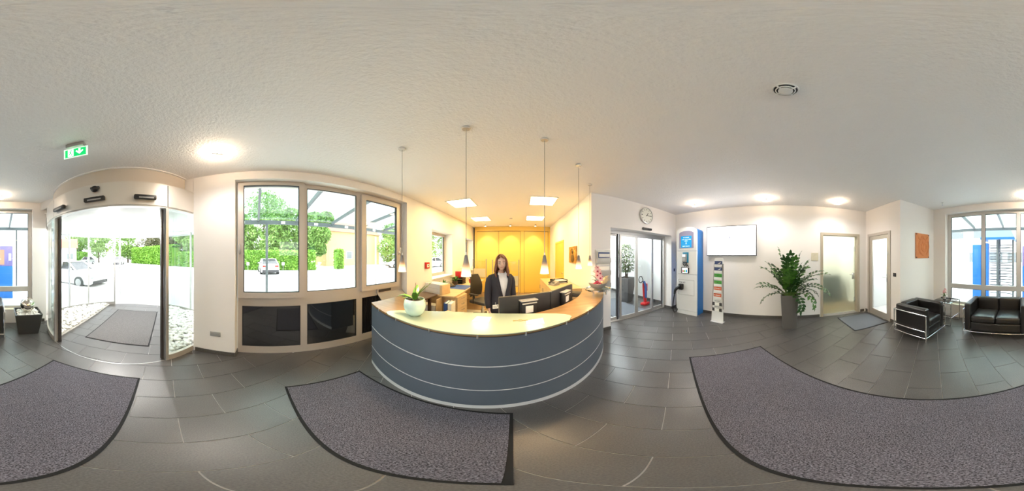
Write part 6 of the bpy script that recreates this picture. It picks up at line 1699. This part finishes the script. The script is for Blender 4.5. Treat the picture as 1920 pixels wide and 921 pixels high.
for y0, y1 in zip(ys, ys[1:]):
    b = MB(); b.add([(-1.95, y0 + .01, 3.105), (-1.95, y1 - .01, 3.105), (2.2, y1 - .01, 3.63), (2.2, y0 + .01, 3.63), (-1.95, y0 + .01, 3.117), (-1.95, y1 - .01, 3.117), (2.2, y1 - .01, 3.642), (2.2, y0 + .01, 3.642)], [(0, 3, 2, 1), (4, 5, 6, 7), (0, 1, 5, 4), (1, 2, 6, 5), (2, 3, 7, 6), (3, 0, 4, 7)]); b.build('roof_pane', M['glass_roof'], t, smooth=0)
for y in (-3.6, -2.0, -.6, .9, 2.6):
    b = MB(); b.box(-1.845, y, 2.90, -1.80, y + .16, 3.0); b.build('fixing_plate', M['white'], t, smooth=0)
# glass roof outside the south window
t = thing('glass_canopy', 'glass roof on grey rafters outside the south window above the turnstile', 'canopy', (0, -6.2, 0))
b = MB(); b.box(-2.2, -1.75, 2.86, 6.0, -1.66, 3.0); b.build('edge_beam', M['steelwork'], t, smooth=0)
for x in (-1.9, -.45, 1.0, 2.45, 3.9):
    b = MB(); b.add([(x - .035, -1.66, 2.95), (x + .035, -1.66, 2.95), (x + .035, 2.1, 3.5), (x - .035, 2.1, 3.5), (x - .035, -1.66, 3.06), (x + .035, -1.66, 3.06), (x + .035, 2.1, 3.61), (x - .035, 2.1, 3.61)], [(0, 1, 2, 3), (7, 6, 5, 4), (0, 4, 5, 1), (1, 5, 6, 2), (2, 6, 7, 3), (3, 7, 4, 0)]); b.build('rafter', M['steelwork'], t, smooth=0)
xs = (-2.2, -.45, 1.0, 2.45, 3.9, 6.0)
for x0, x1 in zip(xs, xs[1:]):
    b = MB(); b.add([(x0 + .01, -1.7, 3.07), (x1 - .01, -1.7, 3.07), (x1 - .01, 2.1, 3.62), (x0 + .01, 2.1, 3.62), (x0 + .01, -1.7, 3.082), (x1 - .01, -1.7, 3.082), (x1 - .01, 2.1, 3.632), (x0 + .01, 2.1, 3.632)], [(0, 1, 2, 3), (7, 6, 5, 4), (0, 4, 5, 1), (1, 5, 6, 2), (2, 6, 7, 3), (3, 7, 4, 0)]); b.build('roof_pane', M['glass_roof'], t, smooth=0)
for x, y in ((4.05, -1.7), (-.80, -1.7)):
    b = MB(); b.cyl((x, y, -.03), (x, y, 2.8595), .04, n=12); b.build('post', M['steelwork'], t)
# full-height turnstile
t = thing('turnstile', 'blue full-height turnstile with horizontal steel bars outside the south window', 'turnstile', (.95, -6.25, -.03))
b = MB(); b.loft([[(-.62, -.6, 2.30), (.62, -.6, 2.30), (.62, .55, 2.30), (-.62, .55, 2.30)], [(-.5, -.5, 2.55), (.5, -.5, 2.55), (.5, .45, 2.55), (-.5, .45, 2.55)]]); b.build('roof', mat('pale_blue', (.30, .42, .66), .5), t, smooth=0)
b = MB(); b.box(-.62, .50, 2.22, .62, .55, 2.2995); b.box(-.62, -.6, 2.22, -.57, .5, 2.2995); b.box(.57, -.6, 2.22, .62, .5, 2.2995); b.build('blue_band', M['sky_blue'], t, smooth=0)
b = MB(); b.rbox(.62, .10, .0005, .95, .45, 2.05, .02); b.build('side_column', M['sky_blue'], t)
b = MB(); b.rbox(.35, .20, .0005, .60, .45, 2.1, .02); b.build('side_column', M['sky_blue'], t)
b = MB(); b.cyl((0, 0, .0005), (0, 0, 2.295), .05, n=14); b.build('rotor_shaft', M['bar'], t)
for sgn, yy in ((1, .38), (-1, .3)):
    b = MB(); b.cyl((sgn * .02, yy, .0005), (sgn * .02, yy, 2.219), .035, n=10) if sgn > 0 else b.cyl((-.55, yy, .0005), (-.55, yy, 2.219), .035, n=10); b.build('upright', M['bar'], t)
for k in range(18):
    z = .20 + k * .108
    b = MB(); b.tube([(-.55, .28, z), (-.25, .12, z), (.34, .12, z)], .016, 6); b.build('bar', M['bar'], t)
    if k % 2 == 0:
        for a in (100, 220, 340):
            b = MB(); b.cyl((.05 * math.cos(RAD(a)), .05 * math.sin(RAD(a)), z + .05), (.5 * math.cos(RAD(a)), .5 * math.sin(RAD(a)), z + .05), .014, n=6); b.build('rotor_bar', M['bar'], t)
t = thing('ticket_machine', 'blue pillar with purple upper panel right of the turnstile outside the south window', 'machine', (-.18, -6.35, -.03))
b = MB(); b.rbox(-.30, -.25, .0005, .24, .25, 1.25, .02); b.build('lower_case', M['sky_blue'], t)
b = MB(); b.rbox(-.30, -.25, 1.2505, .24, .25, 2.0, .02); hd2 = b.build('upper_case', mat('violet_panel', (.30, .25, .62), .4), t)
b = MB(); b.box(-.24, .2505, 1.45, -.14, .256, 1.72); b.build('notice', M['paper'], hd2, smooth=0)
b = MB(); b.box(.02, .2505, 1.30, .18, .256, 1.86); b.build('display', mat('salmon_display', (.72, .40, .30), .4), hd2, smooth=0)
# buildings
def far_house(name, label, x, y, rot, W_, D_, H_, wallm, wins, roofm=None, rh=1.5):
    t = thing(name, label, 'building', (x, y, -.15), RAD(rot))
    b = MB(); b.box(-W_ / 2, 0, 0, W_ / 2, D_, H_); b.build('walls', M[wallm], t, smooth=0)
    if roofm:
        b = MB(); b.add([(-W_ / 2 - .3, -.3, H_ + .001), (W_ / 2 + .3, -.3, H_ + .001), (W_ / 2 + .3, D_ + .3, H_ + .001), (-W_ / 2 - .3, D_ + .3, H_ + .001), (-W_ / 2 - .3, D_ / 2, H_ + rh), (W_ / 2 + .3, D_ / 2, H_ + rh)], [(0, 3, 2, 1), (0, 1, 5, 4), (2, 3, 4, 5), (1, 2, 5), (3, 0, 4)]); b.build('roof', M[roofm], t, smooth=0)
    for (x0, z0, x1, z1) in wins:
        b = MB(); b.box(x0, -.04, z0, x1, -.001, z1); f = b.build('window', M['white'], t, smooth=0)
        b = MB(); b.box(x0 + .08, -.06, z0 + .08, x1 - .08, -.041, z1 - .08); b.build('pane', M['pane_far'], f, smooth=0)
    return t
far_house('factory_building', 'long white building with a low strip of windows beyond the turnstile', 4.5, -17, 180, 16, 6, 6.2, 'house_w', [(-1.5, 1.0, .2, 2.2), (.6, 1.0, 2.3, 2.2), (2.7, 1.0, 4.4, 2.2), (-4, 3.6, -2, 4.8), (-1, 3.6, 1, 4.8)])
far_house('house', 'pale house with red roof seen through the south window next to the entrance', -4.5, -30, 176, 9, 7, 4.4, 'house_w', [(-3, 1, -1.6, 2.3), (1.2, 1, 2.6, 2.3)], 'roof', 2.4)
far_house('house', 'pale pinkish house at the left edge of the entrance view', -12.6, -31.5, 155, 6, 6, 3.4, 'house_w', [(-2.6, 1.0, -1.2, 2.3), (1.0, 1.0, 2.4, 2.3)], 'roof', 2.2)
far_house('house', 'yellow rendered house beyond the car park, right of the hedge in the west window', -25, 17.5, 90, 12, 7, 6.0, 'house', [(-2.0, 1.2, -.8, 2.6), (1.5, 1.2, 2.7, 2.6)], 'roof', 2.6)
# hedges, trees
def leaf_quad(b, p, s, r_):
    n_ = Vector((r_.gauss(0, 1), r_.gauss(0, 1), r_.gauss(0, 1) + .4)).normalized(); a = n_.orthogonal().normalized(); q = n_.cross(a)
    th = r_.uniform(0, 2 * PI); u = a * math.cos(th) + q * math.sin(th); w_ = n_.cross(u); p = Vector(p)
    b.add([p - u * s, p + w_ * s * .6, p + u * s, p - w_ * s * .6], [(0, 1, 2, 3)])
def hedge(name, label, pts, depth, h, count, seed, s=.13):
    t = thing(name, label, 'hedge', (pts[0][0], pts[0][1], -.15)); r_ = random.Random(seed)
    o0 = Vector((pts[0][0], pts[0][1], 0))
    b = MB(); segs = list(zip(pts, pts[1:])); tot = sum(math.dist(*q) for q in segs)
    core = MB()
    for p, q in segs:
        d = Vector((q[0] - p[0], q[1] - p[1], 0)); L = d.length; d.normalize(); n_ = Vector((-d.y, d.x, 0)); c = Vector((p[0], p[1], 0)) - o0
        z_ = Vector((0, 0, 1)); cs_ = [c - n_ * depth * .38, c + n_ * depth * .38, c + n_ * depth * .38 + d * L, c - n_ * depth * .38 + d * L]
        core.add([v + z_ * .02 for v in cs_] + [v + z_ * (h * .90) for v in cs_], [(0, 3, 2, 1), (4, 5, 6, 7), (0, 1, 5, 4), (1, 2, 6, 5), (2, 3, 7, 6), (3, 0, 4, 7)])
        for i in range(int(count * L / tot)):
            f = r_.random()
            if f < .75: off = r_.choice((-1, 1)) * depth * .5 + r_.gauss(0, .08); z = r_.uniform(0.05, h)
            else: off = r_.uniform(-.5, .5) * depth; z = h + r_.gauss(0, .08)
            leaf_quad(b, c + d * r_.uniform(0, L) + n_ * off + Vector((0, 0, z)), s * r_.uniform(.7, 1.3), r_)
    core.build('inner_branches', M['hedge'], t, smooth=0)
    o = b.build('foliage', M['hedge'], t, smooth=0, fix=False); o['kind'] = 'stuff'
def tree(label, x, y, h, rad, count, seed, m='tree', group='trees beyond the car park', z0=.12, s=.20):
    t = thing('tree', label, 'tree', (x, y, -.15), 0, group); r_ = random.Random(seed)
    b = MB(); b.tube([(0, 0, 0), (.1, 0, h * .3), (0, .1, h * .6), (.05, 0, h * .85)], [.22, .17, .11, .04], 8); b.build('trunk', M['bark'], t)
    b = MB(); blobs = []
    for k in range(9):
        a = r_.uniform(0, 2 * PI); q = r_.uniform(0, rad * .7); z = h * (z0 + (1 - z0) * r_.uniform(.12, .85)); blobs.append((q * math.cos(a), q * math.sin(a), z, rad * r_.uniform(.45, .75)))
    for i in range(count):
        bx = blobs[i % 9]; v = Vector((r_.gauss(0, 1), r_.gauss(0, 1), r_.gauss(0, 1))).normalized() * bx[3] * r_.uniform(.55, 1.0) ** .5
        p = Vector((bx[0], bx[1], bx[2])) + Vector((v.x, v.y, v.z * .85)); p.z = max(.3, p.z)
        leaf_quad(b, p, s * r_.uniform(.7, 1.3), r_)
    o = b.build('foliage', M[m], t, smooth=0, fix=False); o['kind'] = 'stuff'
hedge('hedge', 'long clipped green hedge behind the white parked car, outside the west window', [(-19.4, 7.3), (-20.4, 1.4), (-22.2, -6), (-25.0, -12.5)], 1.6, 2.3, 16000, 41)
hedge('hedge', 'bright green hedge beyond the entrance forecourt, right of the far cars', [(-25.2, -13.5), (-27.5, -18.5), (-29.5, -27)], 2.2, 3.6, 11000, 42, .18)
hedge('hedge', 'dark green rounded bush left of the far cars beyond the entrance', [(-17.5, -36.5), (-21.5, -37.5)], 2.5, 2.6, 3500, 43, .2)
hedge('hedge', 'small clipped bush in front of the yellow house', [(-19.4, 10.2), (-19.2, 11.3)], 1.0, 2.5, 1600, 44)
tr_ = [(-24, 3.5, 9, 3.3, 'leafy green tree directly behind the white parked car'), (-25, -2.8, 10, 3.3, 'broad green tree left of the white parked car'), (-23, 8.6, 8.6, 2.6, 'light green tree left of the yellow house'), (-26.5, -8.8, 10, 3.3, 'green tree at the left edge of the west window'),
       (-28, -12, 8.5, 3.6, 'tree at the right end of the far hedge'), (-31, -17.5, 8, 3.8, 'brownish tree behind the middle of the bright far hedge'), (-33, -23, 8.5, 3.8, 'brownish tree behind the far left end of the bright hedge'), (-30, -30, 9, 4, 'tree behind the small white far car'),
       (-25, -36, 9, 4, 'tree behind the dark far car'), (-19, -40, 8.5, 3.6, 'tree left of the far cars beyond the entrance'), (-37, 11.5, 11, 3.5, 'tall pale tree rising behind the yellow house'), (-24, 26, 9, 4, 'tree right of the yellow house'), (-20, 34, 9, 4.2, 'tree far right in the west window'), (-15, 38, 9, 4.2, 'tree seen through the first office window'), (-32, 1.5, 14, 5.0, 'tallest tree far behind the white parked car'), (-31.5, -9.5, 13, 4.6, 'tall tree far behind the left end of the clipped hedge')]
for i, (x, y, h, rd, lab) in enumerate(tr_):
    tree(lab, x, y, h, rd, 9000 if i < 4 else 6000, 60 + i, 'tree_b' if i in (5, 6) else 'tree')
# cars
def car(label, x, y, deg, paint, L=4.3, W_=1.78, H_=1.46, group=None):
    """local: nose towards -x"""
    t = thing('car', label, 'car', (x, y, -.15), RAD(deg), group)
    b = MB(); hw = W_ / 2
    sec = [(-L / 2, .30, .62, .80), (-L / 2 + .12, .22, .72, .93), (-L / 2 + .9, .20, .90, .99), (-L / 2 + 1.35, .20, .95, 1.0), (L / 2 - .75, .20, .98, 1.0), (L / 2 - .15, .22, .98, .95), (L / 2, .32, .85, .86)]
    rings = []
    for x_, zb, zt, k in sec:
        w_ = hw * k; rings.append([(x_, -w_ * .96, zb), (x_, -w_, (zb + zt) / 2), (x_, -w_ * .93, zt), (x_, -w_ * .4, zt + .03), (x_, w_ * .4, zt + .03), (x_, w_ * .93, zt), (x_, w_, (zb + zt) / 2), (x_, w_ * .96, zb)])
    b.loft(rings); b.build('body', M[paint], t, smooth=35)
    gx = [(-L / 2 + 1.15, .93, .90), (-L / 2 + 1.85, H_ - .03, .72), (L / 2 - 1.2, H_ - .03, .72), (L / 2 - .35, .97, .86)]
    b = MB(); b.loft([[(x_, -hw * k * .98, .90), (x_, -hw * k * .92 if i in (0, 3) else -hw * k, z), (x_, hw * k * .92 if i in (0, 3) else hw * k, z), (x_, hw * k * .98, .90)] for i, (x_, z, k) in enumerate(gx)]); b.build('windows', M['carglass'], t, smooth=30)
    b = MB(); b.rbox(-L / 2 + 1.8, -hw * .72, H_ - .06, L / 2 - 1.1, hw * .72, H_, .025); b.build('roof', M[paint], t)
    for s in (-1, 1):
        for q in ([(-L / 2 + 1.12, s * hw * .88, .93), (-L / 2 + 1.85, s * hw * .715, H_ - .03)], [(L / 2 - .36, s * hw * .86, .96), (L / 2 - 1.2, s * hw * .715, H_ - .03)], [(.1, s * hw * .93, .96), (.1, s * hw * .725, H_ - .03)]):
            b = MB(); b.tube(q, .05, 6); b.build('pillar', M[paint], t)
    for wx in (-L / 2 + .82, L / 2 - .82):
        for s in (-1, 1):
            b = MB(); b.cyl((wx, s * (hw - .20), .32), (wx, s * (hw + .01), .32), .32, n=22); o = b.build('wheel', M['tyre'], t)
            b = MB(); b.cyl((wx, s * (hw + .011), .32), (wx, s * (hw + .02), .32), .20, n=18); b.build('rim', M['grey'], o)
    for s in (-1, 1):
        b = MB(); b.rbox(L / 2 - .10, s * hw * .62 - .18, .72, L / 2 + .02, s * hw * .62 + .18, .88, .03); b.build('tail_light', M['taillight'], t)
        b = MB(); b.rbox(-L / 2 - .01, s * hw * .62 - .20, .56, -L / 2 + .12, s * hw * .62 + .20, .70, .03); b.build('headlight', M['lgrey'], t)
        b = MB(); b.rbox(-L / 2 + 1.35, s * (hw + .02) - .08, .95, -L / 2 + 1.5, s * (hw + .02) + .08, 1.07, .03); b.build('mirror', M[paint], t)
    b = MB(); b.rbox(-L / 2 - .03, -hw * .75, .24, -L / 2 + .06, hw * .75, .42, .02); b.build('bumper', M['dark'], t)
    b = MB(); b.rbox(L / 2 - .06, -hw * .85, .24, L / 2 + .03, hw * .85, .46, .02); b.build('bumper', M['dark'], t)
    b = MB(); b.box(L / 2 + .021, -.26, .55, L / 2 + .03, .26, .66); b.build('number_plate', M['white'], t, smooth=0)
    return t
car('white car parked nose to the hedge, seen from behind through the west window', -16.9, 1.23, 3, 'car_w', 4.2, 1.80, 1.48)
car('white car on the forecourt, seen through the left of the curved entrance', -4.4, -9.4, -70, 'car_w', 4.5, 1.82, 1.44)
car('dark silver car far away, left of the small white car', -17.8, -30.2, 200, 'car_s', 4.0, 1.7, 1.55)
car('small white car far away in front of the hedge beyond the entrance', -22.3, -25.0, 215, 'car_w', 3.8, 1.7, 1.6)
car('silver car parked far off, seen in the right pane of the west window', -16.0, 19.5, 70, 'car_s', 4.3, 1.8, 1.5)
car('white car parked behind the silver one beyond the west window', -12.0, 22.4, 70, 'car_w', 4.2, 1.78, 1.5)
# posts and little signs
t = thing('lamp_post', 'slim reddish post in the car park, seen in the right pane of the west window', 'post', (-7.2, 6.5, -.15))
b = MB(); b.cyl((0, 0, 0), (0, 0, 2.9), .055, n=12); b.build('pole', mat('pinkish_post', (.45, .36, .34), .6), t); b = MB(); b.cyl((0, 0, 0), (0, 0, .04), .14, n=14); b.build('foot_plate', M['grey'], t)
for i, (x, y) in enumerate(((-18.2, -.9), (-17.9, 3.0), (-17.9, 5.2), (-17.7, 7.2))):
    t = thing('parking_sign', ['small parking sign in front of the hedge, left of the white parked car', 'small parking sign just right of the white parked car', 'small parking sign in the middle pane of the west window', 'small parking sign near the right end of the hedge'][i], 'sign', (x, y, -.15), RAD(90), 'parking signs along the hedge')
    b = MB(); b.cyl((0, 0, 0), (0, 0, .95), .025, n=8); b.build('pole', M['grey'], t); b = MB(); b.rbox(-.16, -.03, .70, .16, -.0255, 1.05, .004); b.build('board', M['lgrey'], t)
